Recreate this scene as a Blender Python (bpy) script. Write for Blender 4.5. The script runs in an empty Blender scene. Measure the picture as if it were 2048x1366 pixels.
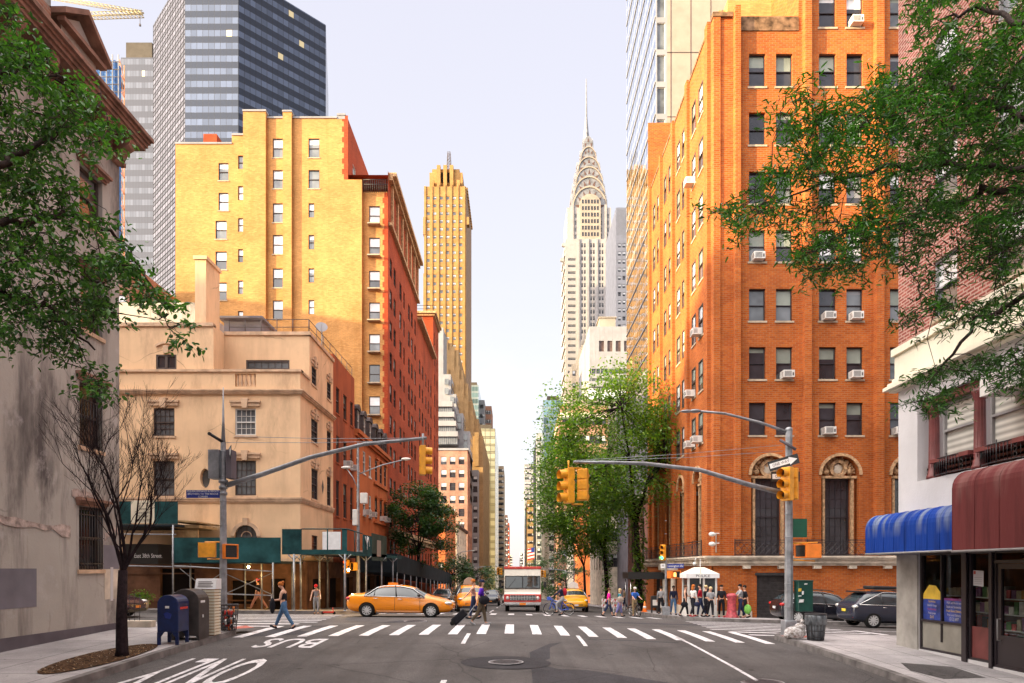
EXPO, VEIL = 1.6, 0.39
import bpy, bmesh, math, random
from mathutils import Vector, Matrix, noise
C = bpy.context.scene.collection
FO, VX, HY, CZ = 1365.0, 1028.0, 1137.0, 2.06
R = math.radians
rnd = random.Random(7)
def X_(px, d): return (px - VX) * d / FO
def Z_(py, d): return CZ + (HY - py) * d / FO
def P(px, py, d): return Vector((X_(px, d), d, Z_(py, d)))
PR = [(-400, -16), (-60, -4.6), (0, -2.75), (13, -2.33), (16, -2.2), (20, -2.08), (22.5, -2.055), (25, -2.07), (30, -2.2), (35, -2.38), (39, -2.57), (45, -2.8), (110, -5.5), (400, -16.6), (900, -32), (6000, -60)]
def G(x, y):
    for (a, za), (b, zb) in zip(PR, PR[1:]):
        if y <= b:
            t = (y - a) / (b - a); z = za + (zb - za) * max(t, 0); break
    else: z = PR[-1][1]
    xx = max(-40, min(30, x))
    return CZ + z - (0.028 * xx if xx > 0 else 0.008 * xx)
# ---------------------------------------------------------------- materials
M = {}
def nt(name, rough=.8, metal=0.0, spec=None):
    m = bpy.data.materials.new(name); m.use_nodes = True
    b = m.node_tree.nodes['Principled BSDF']; b.inputs['Roughness'].default_value = rough
    b.inputs['Metallic'].default_value = metal
    if spec is None and rough >= .7: spec = .12
    if spec is not None: b.inputs['Specular IOR Level'].default_value = spec
    M[name] = m
    return m, m.node_tree, b
def nd(t, typ, **kw):
    n = t.nodes.new(typ)
    for k, v in kw.items():
        if k.startswith('i_'): n.inputs[int(k[2:])].default_value = v
        else: setattr(n, k, v)
    return n
def lk(t, a, ao, b, bi): t.links.new(a.outputs[ao], b.inputs[bi])
def mixc(t, fac, a, b, mode='MIX'):
    n = t.nodes.new('ShaderNodeMix'); n.data_type = 'RGBA'; n.blend_type = mode
    for sock, v in ((n.inputs[0], fac), (n.inputs[6], a), (n.inputs[7], b)):
        if isinstance(v, bpy.types.NodeSocket): t.links.new(v, sock)
        elif isinstance(v, (int, float)): sock.default_value = v
        else: sock.default_value = (*v[:3], 1)
    return n.outputs[2]
def ramp(t, src, a, b, ca=(0, 0, 0), cb=(1, 1, 1)):
    n = t.nodes.new('ShaderNodeValToRGB'); e = n.color_ramp.elements
    e[0].position = a; e[1].position = b; e[0].color = (*ca, 1); e[1].color = (*cb, 1)
    t.links.new(src, n.inputs[0]); return n.outputs[0]
def coord(t, scale=(1, 1, 1), wall=False):
    g = t.nodes.new('ShaderNodeNewGeometry'); src = g.outputs['Position']
    if wall:
        s = t.nodes.new('ShaderNodeSeparateXYZ'); t.links.new(src, s.inputs[0])
        a = t.nodes.new('ShaderNodeMath'); t.links.new(s.outputs[0], a.inputs[0]); t.links.new(s.outputs[1], a.inputs[1])
        c = t.nodes.new('ShaderNodeCombineXYZ'); t.links.new(a.outputs[0], c.inputs[0]); t.links.new(s.outputs[2], c.inputs[1]); src = c.outputs[0]
    m = t.nodes.new('ShaderNodeMapping'); m.inputs['Scale'].default_value = scale
    t.links.new(src, m.inputs[0]); return m.outputs[0]
def nz(t, vec, scale, detail=4, rough=.55):
    n = nd(t, 'ShaderNodeTexNoise'); n.inputs['Scale'].default_value = scale
    n.inputs['Detail'].default_value = detail; n.inputs['Roughness'].default_value = rough
    if vec is not None: t.links.new(vec, n.inputs[0])
    return n.outputs[0]
def bump(t, b, h, dist=.01, strength=.6):
    n = t.nodes.new('ShaderNodeBump'); n.inputs['Distance'].default_value = dist; n.inputs['Strength'].default_value = strength
    t.links.new(h, n.inputs['Height']); t.links.new(n.outputs[0], b.inputs['Normal'])
def plain(name, col, rough=.7, var=.12, sc=3.0, metal=0.0, spec=None, bd=0.0, obj=False):
    m, t, b = nt(name, rough, metal, spec)
    if obj:
        tc = t.nodes.new('ShaderNodeTexCoord'); v = tc.outputs['Object']
    else: v = coord(t)
    n = nz(t, v, sc); d = tuple(c * (1 - var * 2) for c in col); l = tuple(min(1, c * (1 + var)) for c in col)
    t.links.new(ramp(t, n, .3, .7, d, l), b.inputs['Base Color'])
    if bd: bump(t, b, nz(t, v, sc * 6), bd)
    return m
def stucco(name, col, stain, amt=.5, crack=True, wet=None, streak=1.0):
    m, t, b = nt(name, .9)
    v = coord(t); v2 = coord(t, (.9, .9, .12)); v3 = coord(t, (1, 1, .3))
    c = mixc(t, ramp(t, nz(t, v, .5, 6), .4, .65), col, tuple(x * .86 for x in col))
    c = mixc(t, mixc(t, 1, ramp(t, nz(t, v2, 1.1, 6, .65), .5, .72), (amt * streak,) * 3, 'MULTIPLY'), c, stain)
    c = mixc(t, mixc(t, 1, ramp(t, nz(t, v3, .45, 8, .7), .52, .66), (amt,) * 3, 'MULTIPLY'), c, stain)
    if wet: c = mixc(t, mixc(t, 1, ramp(t, nz(t, v, .9, 7, .7), .56, .68), (.7,) * 3, 'MULTIPLY'), c, wet)
    if crack:
        vo = nd(t, 'ShaderNodeTexVoronoi', feature='DISTANCE_TO_EDGE'); vo.inputs['Scale'].default_value = .38
        nn = nd(t, 'ShaderNodeTexNoise'); nn.inputs['Scale'].default_value = 1.4; nn.inputs['Detail'].default_value = 6
        t.links.new(v, nn.inputs[0]); t.links.new(mixc(t, .25, v, nn.outputs[1]), vo.inputs[0])
        k = mixc(t, 1, ramp(t, vo.outputs[0], .0, .008, (1, 1, 1), (0, 0, 0)), ramp(t, nz(t, v, .33, 3), .5, .6), 'MULTIPLY')
        c = mixc(t, mixc(t, 1, k, (.6,) * 3, 'MULTIPLY'), c, tuple(x * .35 for x in stain))
    t.links.new(c, b.inputs['Base Color']); bump(t, b, nz(t, v, 14, 8, .7), .012)
    return m
def brick(name, c1, c2, mortar, scale=1.0, var=.25, msize=.012, bumpd=.006, rh=.075, bw=.22, stain=None):
    m, t, b = nt(name, .88)
    w = coord(t, wall=True); v = coord(t)
    br = nd(t, 'ShaderNodeTexBrick'); br.inputs['Scale'].default_value = 1
    t.links.new(w, br.inputs[0])
    br.inputs['Color1'].default_value = (*c1, 1); br.inputs['Color2'].default_value = (*c2, 1); br.inputs['Mortar'].default_value = (*mortar, 1)
    br.inputs['Mortar Size'].default_value = msize * scale; br.inputs['Brick Width'].default_value = bw * scale; br.inputs['Row Height'].default_value = rh * scale
    br.inputs['Mortar Smooth'].default_value = .3
    c = br.outputs[0]
    lo, hi = 1 - var * 1.4, 1 + var * .6
    c = mixc(t, 1, c, ramp(t, nz(t, v, .35, 8, .65), .3, .7, (lo,) * 3, (hi,) * 3), 'MULTIPLY')
    c = mixc(t, 1, c, ramp(t, nz(t, coord(t, (3, 3, 9)), 1.2, 3), .25, .75, (.84,) * 3, (1.12,) * 3), 'MULTIPLY')
    if stain: c = mixc(t, mixc(t, 1, ramp(t, nz(t, coord(t, (1.3, 1.3, .14)), .8, 6, .7), .55, .75), (.55,) * 3, 'MULTIPLY'), c, stain)
    t.links.new(c, b.inputs['Base Color']); bump(t, b, br.outputs[1], bumpd, .5); b.inputs['Normal'].links[0].from_node.invert = True
    return m
def glass(name, col, rough=.06, spec=.8, metal=0.0, wob=0.0):
    m, t, b = nt(name, rough, metal, spec)
    v = coord(t); c = ramp(t, nz(t, v, .8, 2), .35, .65, tuple(x * .6 for x in col), tuple(x * 1.3 for x in col))
    t.links.new(c, b.inputs['Base Color'])
    if wob: bump(t, b, nz(t, v, .5, 2), wob, 1)
    return m
def curtain(name, glassc, spand, mull, mw=1.5, mh=3.6, band=.42, metal=.5, rough=.12, lit=.0, mt=.05, spread=.5, wob=.012, spec=.5):
    """a glazed curtain wall read from the UV map (metres)"""
    m, t, b = nt(name, rough, metal, spec)
    uv = nd(t, 'ShaderNodeUVMap'); s = nd(t, 'ShaderNodeSeparateXYZ'); lk(t, uv, 0, s, 0)
    def mth(op, a, bb=None, c=None):
        n = nd(t, 'ShaderNodeMath', operation=op)
        for i, q in enumerate((a, bb, c)):
            if q is None: continue
            if isinstance(q, (int, float)): n.inputs[i].default_value = q
            else: t.links.new(q, n.inputs[i])
        return n.outputs[0]
    u = mth('DIVIDE', s.outputs[0], mw); v = mth('DIVIDE', s.outputs[1], mh)
    fu, fv = mth('FRACT', u), mth('FRACT', v); iu, iv = mth('FLOOR', u), mth('FLOOR', v)
    cb = nd(t, 'ShaderNodeCombineXYZ'); t.links.new(iu, cb.inputs[0]); t.links.new(iv, cb.inputs[1])
    wn = nd(t, 'ShaderNodeTexWhiteNoise', noise_dimensions='2D'); t.links.new(cb.outputs[0], wn.inputs[0])
    g = mixc(t, ramp(t, wn.outputs[0], 0, 1), tuple(x * (1 - spread) for x in glassc), tuple(min(1, x * (1 + spread)) for x in glassc))
    if lit:
        g = mixc(t, mth('GREATER_THAN', wn.outputs[0], 1 - lit), g, (.75, .62, .35))
    isb = mth('LESS_THAN', fv, band); ism = mth('LESS_THAN', fu, mt / mw); isf = mth('LESS_THAN', fv, mt / mh)
    isf2 = mth('LESS_THAN', mth('ABSOLUTE', mth('SUBTRACT', fv, band)), mt * .5 / mh)
    c = mixc(t, isb, g, spand)
    k = mth('MAXIMUM', ism, mth('MAXIMUM', isf, isf2))
    c = mixc(t, k, c, mull)
    t.links.new(c, b.inputs['Base Color'])
    t.links.new(mth('MULTIPLY', mth('SUBTRACT', 1.0, k), metal), b.inputs['Metallic'])
    bump(t, b, nz(t, coord(t), .25, 2), wob, 1)
    return m
# ---------------------------------------------------------------- mesh building
LOC = {}
class MB:
    def __init__(s): s.v = []; s.f = []; s.m = []; s.uv = {}; s.sm = set()
    def quad(s, a, b, c, d, m=0, uv=None):
        i = len(s.v); s.v += [a, b, c, d]; s.f.append((i, i + 1, i + 2, i + 3)); s.m.append(m)
        if uv: s.uv[len(s.f) - 1] = uv
    def poly(s, pts, m=0, uv=None):
        i = len(s.v); s.v += list(pts); s.f.append(tuple(range(i, i + len(pts)))); s.m.append(m)
        if uv: s.uv[len(s.f) - 1] = uv
    def box(s, x0, y0, z0, x1, y1, z1, m=0):
        x0, x1 = sorted((x0, x1)); y0, y1 = sorted((y0, y1)); z0, z1 = sorted((z0, z1))
        i = len(s.v)
        s.v += [(x0, y0, z0), (x1, y0, z0), (x1, y1, z0), (x0, y1, z0), (x0, y0, z1), (x1, y0, z1), (x1, y1, z1), (x0, y1, z1)]
        for f in ((0, 3, 2, 1), (4, 5, 6, 7), (0, 1, 5, 4), (1, 2, 6, 5), (2, 3, 7, 6), (3, 0, 4, 7)):
            s.f.append(tuple(i + k for k in f)); s.m.append(m)
    def prism(s, poly, axis, a0, a1, m=0, smooth=False):
        """polygon of 2-D points pushed along an axis; axis 0: (y,z)  1: (x,z)  2: (x,y)"""
        def p(q, a):
            return (a, q[0], q[1]) if axis == 0 else ((q[0], a, q[1]) if axis == 1 else (q[0], q[1], a))
        n = len(poly); i = len(s.v)
        s.v += [p(q, a0) for q in poly] + [p(q, a1) for q in poly]
        s.f.append(tuple(i + k for k in range(n))[::-1]); s.m.append(m)
        s.f.append(tuple(i + n + k for k in range(n))); s.m.append(m)
        for k in range(n):
            s.f.append((i + k, i + (k + 1) % n, i + n + (k + 1) % n, i + n + k)); s.m.append(m)
            if smooth: s.sm.add(len(s.f) - 1)
    def tube(s, pts, r, n=8, m=0, cap=True, smooth=True):
        pts = [Vector(p) for p in pts]
        if not hasattr(r, '__len__'): r = [r] * len(pts)
        up = Vector((0, 0, 1)); base = len(s.v); prev = None
        for k, p in enumerate(pts):
            d = (pts[min(k + 1, len(pts) - 1)] - pts[max(k - 1, 0)])
            if d.length < 1e-9: d = Vector((0, 0, 1))
            d.normalize()
            if prev is None:
                a = d.cross(up if abs(d.z) < .95 else Vector((0, 1, 0)))
            else: a = prev - d * prev.dot(d)
            a.normalize(); prev = a; b = d.cross(a)
            for j in range(n):
                t = 2 * math.pi * j / n
                s.v.append(tuple(p + (a * math.cos(t) + b * math.sin(t)) * r[k]))
        for k in range(len(pts) - 1):
            for j in range(n):
                s.f.append((base + k * n + j, base + k * n + (j + 1) % n, base + (k + 1) * n + (j + 1) % n, base + (k + 1) * n + j)); s.m.append(m)
                if smooth: s.sm.add(len(s.f) - 1)
        if cap:
            s.f.append(tuple(base + j for j in range(n))[::-1]); s.m.append(m)
            s.f.append(tuple(base + (len(pts) - 1) * n + j for j in range(n))); s.m.append(m)
    def lathe(s, prof, c=(0, 0, 0), n=16, m=0, smooth=True, axis=2, sx=1, sy=1, cap=True):
        i = len(s.v)
        for r, h in prof:
            for j in range(n):
                t = 2 * math.pi * j / n; a, b = r * math.cos(t) * sx, r * math.sin(t) * sy
                q = (a, b, h) if axis == 2 else ((h, a, b) if axis == 0 else (a, h, b))
                s.v.append((c[0] + q[0], c[1] + q[1], c[2] + q[2]))
        for k in range(len(prof) - 1):
            for j in range(n):
                s.f.append((i + k * n + j, i + k * n + (j + 1) % n, i + (k + 1) * n + (j + 1) % n, i + (k + 1) * n + j)); s.m.append(m)
                if smooth: s.sm.add(len(s.f) - 1)
        if not cap: return
        s.f.append(tuple(i + j for j in range(n))[::-1]); s.m.append(m)
        s.f.append(tuple(i + (len(prof) - 1) * n + j for j in range(n))); s.m.append(m)
    def ball(s, c, r, m=0, n=12, k=8):
        if not hasattr(r, '__len__'): r = (r, r, r)
        prof = [(max(1e-4, math.sin(math.pi * i / k)), -math.cos(math.pi * i / k)) for i in range(k + 1)]
        i0 = len(s.v); s.lathe(prof, (0, 0, 0), n, m)
        for i in range(i0, len(s.v)):
            x, y, z = s.v[i]; s.v[i] = (c[0] + x * r[0], c[1] + y * r[1], c[2] + z * r[2])
    def build(s, name, mats, parent=None, world=True, bevel=0, data_only=False):
        me = bpy.data.meshes.new(name)
        off = Vector(LOC.get(parent.name, (0, 0, 0))) if (parent and world) else Vector((0, 0, 0))
        me.from_pydata([tuple(Vector(p) - off) for p in s.v], [], s.f)
        if not isinstance(mats, (list, tuple)): mats = [mats]
        for mm in mats: me.materials.append(M[mm] if isinstance(mm, str) else mm)
        me.polygons.foreach_set('material_index', [min(q, len(mats) - 1) for q in s.m])
        if s.sm: me.polygons.foreach_set('use_smooth', [k in s.sm for k in range(len(s.f))])
        if s.uv:
            ul = me.uv_layers.new(name='UVMap')
            for k, uv in s.uv.items():
                for li, q in zip(me.polygons[k].loop_indices, uv): ul.data[li].uv = q
        me.update()
        if data_only: return me
        o = bpy.data.objects.new(name, me); C.objects.link(o)
        if parent: o.parent = parent; LOC[o.name] = tuple(off)
        else: LOC[o.name] = (0, 0, 0)
        if bevel:
            bv = o.modifiers.new('bevel', 'BEVEL'); bv.width = bevel; bv.segments = 2; bv.limit_method = 'ANGLE'; bv.angle_limit = R(40)
        return o
def islands(mb):
    par = list(range(len(mb.v)))
    def f(a):
        while par[a] != a: par[a] = par[par[a]]; a = par[a]
        return a
    for q in mb.f:
        for k in q[1:]: par[f(k)] = f(q[0])
    out = {}
    for i, q in enumerate(mb.f): out.setdefault(f(q[0]), []).append(i)
    res = []
    for ids in out.values():
        n = MB(); mp = {}
        for i in ids:
            fc = []
            for k in mb.f[i]:
                if k not in mp: mp[k] = len(n.v); n.v.append(mb.v[k])
                fc.append(mp[k])
            n.f.append(tuple(fc)); n.m.append(mb.m[i])
            if i in mb.sm: n.sm.add(len(n.f) - 1)
        res.append(n)
    return res
def each(mb, name, mats, parent):
    """every separate piece becomes a part of its own"""
    return [n.build(name, mats, parent) for n in islands(mb)]
def tag(o, label=None, cat=None, group=None, kind=None):
    if label: o['label'] = label
    if cat: o['category'] = cat
    if group: o['group'] = group
    if kind: o['kind'] = kind
    return o
def thing(name, label, cat, loc=(0, 0, 0), rz=0, group=None):
    o = bpy.data.objects.new(name, None); C.objects.link(o); o.location = loc; o.rotation_euler = (0, 0, rz); o.empty_display_size = .2
    LOC[o.name] = tuple(loc); return tag(o, label, cat, group)
def copy_tree(o, parent=None):
    c = o.copy(); C.objects.link(c)
    if parent: c.parent = parent
    for ch in [q for q in bpy.data.objects if q.parent == o]: copy_tree(ch, c)
    return c
def text_mesh(s, size=1, ext=0.0, bold=0.0, ax='CENTER'):
    cu = bpy.data.curves.new('t', 'FONT'); cu.body = s; cu.size = size; cu.extrude = ext; cu.offset = bold; cu.align_x = ax; cu.align_y = 'CENTER'; cu.resolution_u = 3
    o = bpy.data.objects.new('t', cu); C.objects.link(o); dg = bpy.context.evaluated_depsgraph_get()
    me = bpy.data.meshes.new_from_object(o.evaluated_get(dg)); C.objects.unlink(o); bpy.data.objects.remove(o); bpy.data.curves.remove(cu)
    return me
def lettering(s, size, mat, parent, loc, rot=(R(90), 0, 0), name='lettering', bold=0.0, sx=1.0, ext=0.0):
    me = text_mesh(s, size, ext, bold); me.materials.append(M[mat]); o = bpy.data.objects.new(name, me); C.objects.link(o)
    if parent:
        o.parent = parent; off = Vector(LOC.get(parent.name, (0, 0, 0)))
    else: off = Vector((0, 0, 0))
    o.location = Vector(loc) - off; o.rotation_euler = rot; o.scale = (sx, 1, 1); return o
# ---------------------------------------------------------------- camera, light, sky
cam = bpy.data.cameras.new('camera'); co = bpy.data.objects.new('camera', cam); C.objects.link(co)
co.location = (0, 0, CZ); co.rotation_euler = (R(90), 0, 0)
cam.sensor_width = 36; cam.lens = 36 * FO / 2048; cam.shift_x = -(VX - 1024) / 2048; cam.shift_y = (HY - 683) / 2048; cam.clip_end = 12000; cam.clip_start = .1
S = bpy.context.scene; S.camera = co
S.view_settings.view_transform = 'Standard'; S.view_settings.look = 'None'; S.view_settings.exposure = EXPO if 'EXPO' in globals() else 0.9
S.cycles.use_denoising = True; S.cycles.max_bounces = 6; S.cycles.diffuse_bounces = 4; S.cycles.glossy_bounces = 3; S.cycles.transparent_max_bounces = 4; S.cycles.sample_clamp_indirect = 6
EL, AZ = R(9.5), math.atan2(-.927, -.375)      # AZ measured from +Y towards +X
sd = Vector((math.sin(AZ) * math.cos(EL), math.cos(AZ) * math.cos(EL), math.sin(EL)))
sl = bpy.data.lights.new('sun', 'SUN'); sl.energy = 5.0; sl.angle = R(1.2); sl.color = (1, .77, .40)
so = bpy.data.objects.new('sun', sl); C.objects.link(so); so.rotation_euler = sd.to_track_quat('Z', 'Y').to_euler()
W = bpy.data.worlds.new('World'); S.world = W; W.use_nodes = True; t = W.node_tree; t.nodes.clear()
sky = nd(t, 'ShaderNodeTexSky', sky_type='NISHITA', sun_disc=False, sun_elevation=EL, sun_rotation=AZ, dust_density=2.0, air_density=1.0)
bg1 = nd(t, 'ShaderNodeBackground'); bg1.inputs[1].default_value = .15; lk(t, sky, 0, bg1, 0)
# pale cloud veil, with added out-of-view fill light sunward and overhead
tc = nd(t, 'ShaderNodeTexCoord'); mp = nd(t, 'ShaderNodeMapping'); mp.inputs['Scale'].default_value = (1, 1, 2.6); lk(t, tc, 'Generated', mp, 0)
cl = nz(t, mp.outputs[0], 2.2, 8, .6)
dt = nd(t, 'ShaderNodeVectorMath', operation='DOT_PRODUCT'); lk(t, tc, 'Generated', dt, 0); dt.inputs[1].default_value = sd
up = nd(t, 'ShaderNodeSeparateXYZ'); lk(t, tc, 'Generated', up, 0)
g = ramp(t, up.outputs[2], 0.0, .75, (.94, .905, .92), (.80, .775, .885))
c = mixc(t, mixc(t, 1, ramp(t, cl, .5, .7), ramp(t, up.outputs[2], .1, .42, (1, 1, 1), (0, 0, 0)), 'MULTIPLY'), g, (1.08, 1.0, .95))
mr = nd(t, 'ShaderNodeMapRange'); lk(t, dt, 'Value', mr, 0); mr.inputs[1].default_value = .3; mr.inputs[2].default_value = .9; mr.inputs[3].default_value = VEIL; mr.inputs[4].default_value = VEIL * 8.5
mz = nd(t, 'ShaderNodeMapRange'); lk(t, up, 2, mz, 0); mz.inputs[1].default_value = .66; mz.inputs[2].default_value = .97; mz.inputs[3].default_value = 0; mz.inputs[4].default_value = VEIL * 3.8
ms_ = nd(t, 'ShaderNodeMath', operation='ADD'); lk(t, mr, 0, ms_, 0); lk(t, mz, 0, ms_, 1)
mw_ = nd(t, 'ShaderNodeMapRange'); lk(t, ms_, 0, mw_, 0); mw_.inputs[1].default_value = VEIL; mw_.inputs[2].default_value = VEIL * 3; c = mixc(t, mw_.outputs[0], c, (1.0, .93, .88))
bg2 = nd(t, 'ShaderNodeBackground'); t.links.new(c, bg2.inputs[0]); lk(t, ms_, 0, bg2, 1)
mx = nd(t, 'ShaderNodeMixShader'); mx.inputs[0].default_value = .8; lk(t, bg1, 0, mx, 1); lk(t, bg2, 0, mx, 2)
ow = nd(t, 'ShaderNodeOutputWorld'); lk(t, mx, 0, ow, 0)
# ---------------------------------------------------------------- ground
def asphalt(name, base, sc=1.0):
    m, t, b = nt(name, .82)
    v = coord(t)
    c = ramp(t, nz(t, v, .35, 8, .65), .3, .72, tuple(x * .66 for x in base), tuple(x * 1.38 for x in base))
    c = mixc(t, 1, c, ramp(t, nz(t, coord(t, (1, .12, 1)), 1.1, 5), .3, .75, (.82,) * 3, (1.12,) * 3), 'MULTIPLY')
    c = mixc(t, 1, c, ramp(t, nz(t, v, 38, 4, .85), .33, .7, (.5,) * 3, (1.6,) * 3), 'MULTIPLY')
    c = mixc(t, mixc(t, 1, ramp(t, nz(t, coord(t, (1, .05, 1)), 1.7, 4), .55, .7), (.4,) * 3, 'MULTIPLY'), c, tuple(x * .5 for x in base))
    c = mixc(t, ramp(t, nz(t, v, 2.3, 2), .70, .74), c, tuple(x * .45 for x in base))
    vo = nd(t, 'ShaderNodeTexVoronoi', feature='DISTANCE_TO_EDGE'); vo.inputs['Scale'].default_value = .3
    nn = nd(t, 'ShaderNodeTexNoise'); nn.inputs['Scale'].default_value = .9; nn.inputs['Detail'].default_value = 8; t.links.new(v, nn.inputs[0])
    t.links.new(mixc(t, .2, v, nn.outputs[1]), vo.inputs[0])
    c = mixc(t, mixc(t, 1, ramp(t, vo.outputs[0], 0, .005, (1, 1, 1), (0, 0, 0)), (.5,) * 3, 'MULTIPLY'), c, (.015, .015, .016))
    t.links.new(c, b.inputs['Base Color']); bump(t, b, nz(t, v, 70, 4, .8), .012, .8)
asphalt('asphalt', (.088, .081, .08)); asphalt('asphalt_dark', (.05, .048, .053))
def paving():
    m, t, b = nt('concrete', .85)
    v = coord(t)
    br = nd(t, 'ShaderNodeTexBrick', offset=0.0); br.inputs['Scale'].default_value = 1; t.links.new(v, br.inputs[0])
    br.inputs['Color1'].default_value = (.40, .375, .375, 1); br.inputs['Color2'].default_value = (.34, .32, .322, 1); br.inputs['Mortar'].default_value = (.11, .10, .105, 1)
    br.inputs['Mortar Size'].default_value = .012; br.inputs['Brick Width'].default_value = 1.5; br.inputs['Row Height'].default_value = 1.5
    c = mixc(t, 1, br.outputs[0], ramp(t, nz(t, v, .5, 9, .7), .3, .7, (.62,) * 3, (1.2,) * 3), 'MULTIPLY')
    c = mixc(t, 1, c, ramp(t, nz(t, v, 40, 3, .7), .3, .7, (.8,) * 3, (1.15,) * 3), 'MULTIPLY')
    vo = nd(t, 'ShaderNodeTexVoronoi'); vo.inputs['Scale'].default_value = 2.2; t.links.new(v, vo.inputs[0])
    c = mixc(t, ramp(t, vo.outputs[0], .03, .06, (1, 1, 1), (0, 0, 0)), c, (.07, .065, .065))
    t.links.new(c, b.inputs['Base Color']); bump(t, b, nz(t, v, 30, 5, .7), .006)
paving()
plain('kerb_stone', (.17, .155, .15), .85, .25, 2.5, bd=.01)
def roadpaint(name, col):
    m, t, b = nt(name, .6); v = coord(t)
    c = mixc(t, ramp(t, nz(t, v, 6, 9, .8), .47, .66), col, (.16, .15, .155))
    c = mixc(t, 1, c, ramp(t, nz(t, v, 1.2, 4), .3, .7, (.75,) * 3, (1.05,) * 3), 'MULTIPLY')
    t.links.new(c, b.inputs['Base Color'])
roadpaint('road_paint', (.72, .70, .72))
plain('iron', (.09, .08, .085), .5, .25, 20, metal=.3, bd=.01)
plain('red_pad', (.42, .13, .10), .8, .15, 8)
plain('brick_dark', (.10, .085, .085), .8, .2, 4)
plain('earth', (.08, .075, .07), .95, .2, .2)
ys = [-120 + 4 * i for i in range(30)] + [i * 1.0 for i in range(0, 60)] + [60 + 5 * i for i in range(20)] + [160 + 20 * i for i in range(18)] + [520, 600, 700, 900, 1200, 1600, 2400, 4000]
xs = [-160, -90, -60, -40, -30, -24, -20, -16, -13, -11, -9, -7, -5, -3, -1, 1, 3, 5, 7, 9, 11, 13, 16, 20, 25, 30, 40, 60, 90, 160]
mb = MB()
for x in xs:
    for y in ys: mb.v.append((x, y, G(x, y)))
n = len(ys)
for i in range(len(xs) - 1):
    for j in range(n - 1):
        mb.f.append((i * n + j, (i + 1) * n + j, (i + 1) * n + j + 1, i * n + j + 1)); mb.m.append(0); mb.sm.add(len(mb.f) - 1)
tag(mb.build('road', 'asphalt'), kind='structure')
mb = MB(); gy = [-3000, -400, 0, 400, 900, 2000, 6000, 9000]
gx = [-6000, -2000, -160, 0, 160, 2000, 6000]
for i in range(len(gx) - 1):
    for j in range(len(gy) - 1):
        q = [(gx[a], gy[b_]) for a, b_ in ((i, j), (i + 1, j), (i + 1, j + 1), (i, j + 1))]
        mb.quad(*[(x, y, G(x, y) - 1.5) for x, y in q])
tag(mb.build('ground', 'earth'), kind='structure')
KX = 8.4
def sidewalk(side, y0, y1, name, r0=0, r1=0, xf=46):
    """side -1 left, +1 right; raised pavement from the kerb to far behind the building line, rounded corners"""
    line = []
    if r0:
        line += [(xf, y0)] + [(KX + r0 - r0 * math.sin(a), y0 + r0 - r0 * math.cos(a)) for a in [R(q) for q in range(0, 90, 15)]]
    else: line += [(KX, y0)]
    a, b_ = y0 + r0, y1 - r1; nn = max(1, int((b_ - a) / (2 if y1 < 130 else 12)))
    line += [(KX, a + (b_ - a) * k / nn) for k in range(nn + 1)]
    if r1: line += [(KX + r1 - r1 * math.cos(a), y1 - r1 + r1 * math.sin(a)) for a in [R(q) for q in range(15, 91, 15)]] + [(xf, y1)]
    mb = MB(); kb = MB(); H = .15
    pts = [(side * x, y) for x, y in line]
    for (xa, ya), (xb, yb) in zip(pts, pts[1:]):
        L = math.hypot(xb - xa, yb - ya)
        if L < 1e-5: continue
        if not (abs(xa) > xf - 1 or abs(xb) > xf - 1):
            for k in range(8):
                f0, f1 = (k / 8) ** 1.6, ((k + 1) / 8) ** 1.6
                q = [(xa + (side * xf - xa) * f0, ya), (xa + (side * xf - xa) * f1, ya), (xb + (side * xf - xb) * f1, yb), (xb + (side * xf - xb) * f0, yb)]
                mb.quad(*[(x, y, G(x, y) + H) for x, y in q])
        # kerb stones: split in ~1.8 m pieces along the line
        ns = max(1, int(L / 3)) if (ya < 140) else 1
        dx, dy = (xb - xa) / L, (yb - ya) / L; nx, ny = (-dy, dx) if side > 0 else (dy, -dx)   # outward
        if side > 0: nx, ny = -dy, dx
        if (nx * side) > .01: nx, ny = -nx, -ny
        if abs(nx) < .01: ny = (1 if ya > (y0 + y1) / 2 else -1)
        for k in range(ns):
            p0 = (xa + dx * L * k / ns, ya + dy * L * k / ns); p1 = (xa + dx * L * (k + 1) / ns, ya + dy * L * (k + 1) / ns)
            def c(p, o, h): return (p[0] + nx * o, p[1] + ny * o, G(*p) + h)
            kb.quad(c(p0, .02, H + .006), c(p1, .02, H + .006), c(p1, -.16, H + .006), c(p0, -.16, H + .006))
            kb.quad(c(p0, .02, H + .006), c(p1, .02, H + .006), c(p1, .04, -.05), c(p0, .04, -.05))
    o = tag(mb.build(name, 'concrete'), kind='structure')
    k = tag(kb.build('kerb', 'kerb_stone'), kind='structure')
Y1, Y2 = 23.2, 33.6
sidewalk(-1, -40, Y1 - .5, 'sidewalk', 0, 2.6); sidewalk(1, -40, Y1, 'sidewalk', 0, 1.5)
blocks = [(Y2, 103), (117, 179), (193, 262), (276, 340), (356, 420), (436, 600), (616, 1000)]
for a, b_ in blocks:
    sidewalk(-1, a, b_, 'sidewalk', 3.2, 3); sidewalk(1, a, b_, 'sidewalk', 3.2, 3)
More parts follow.
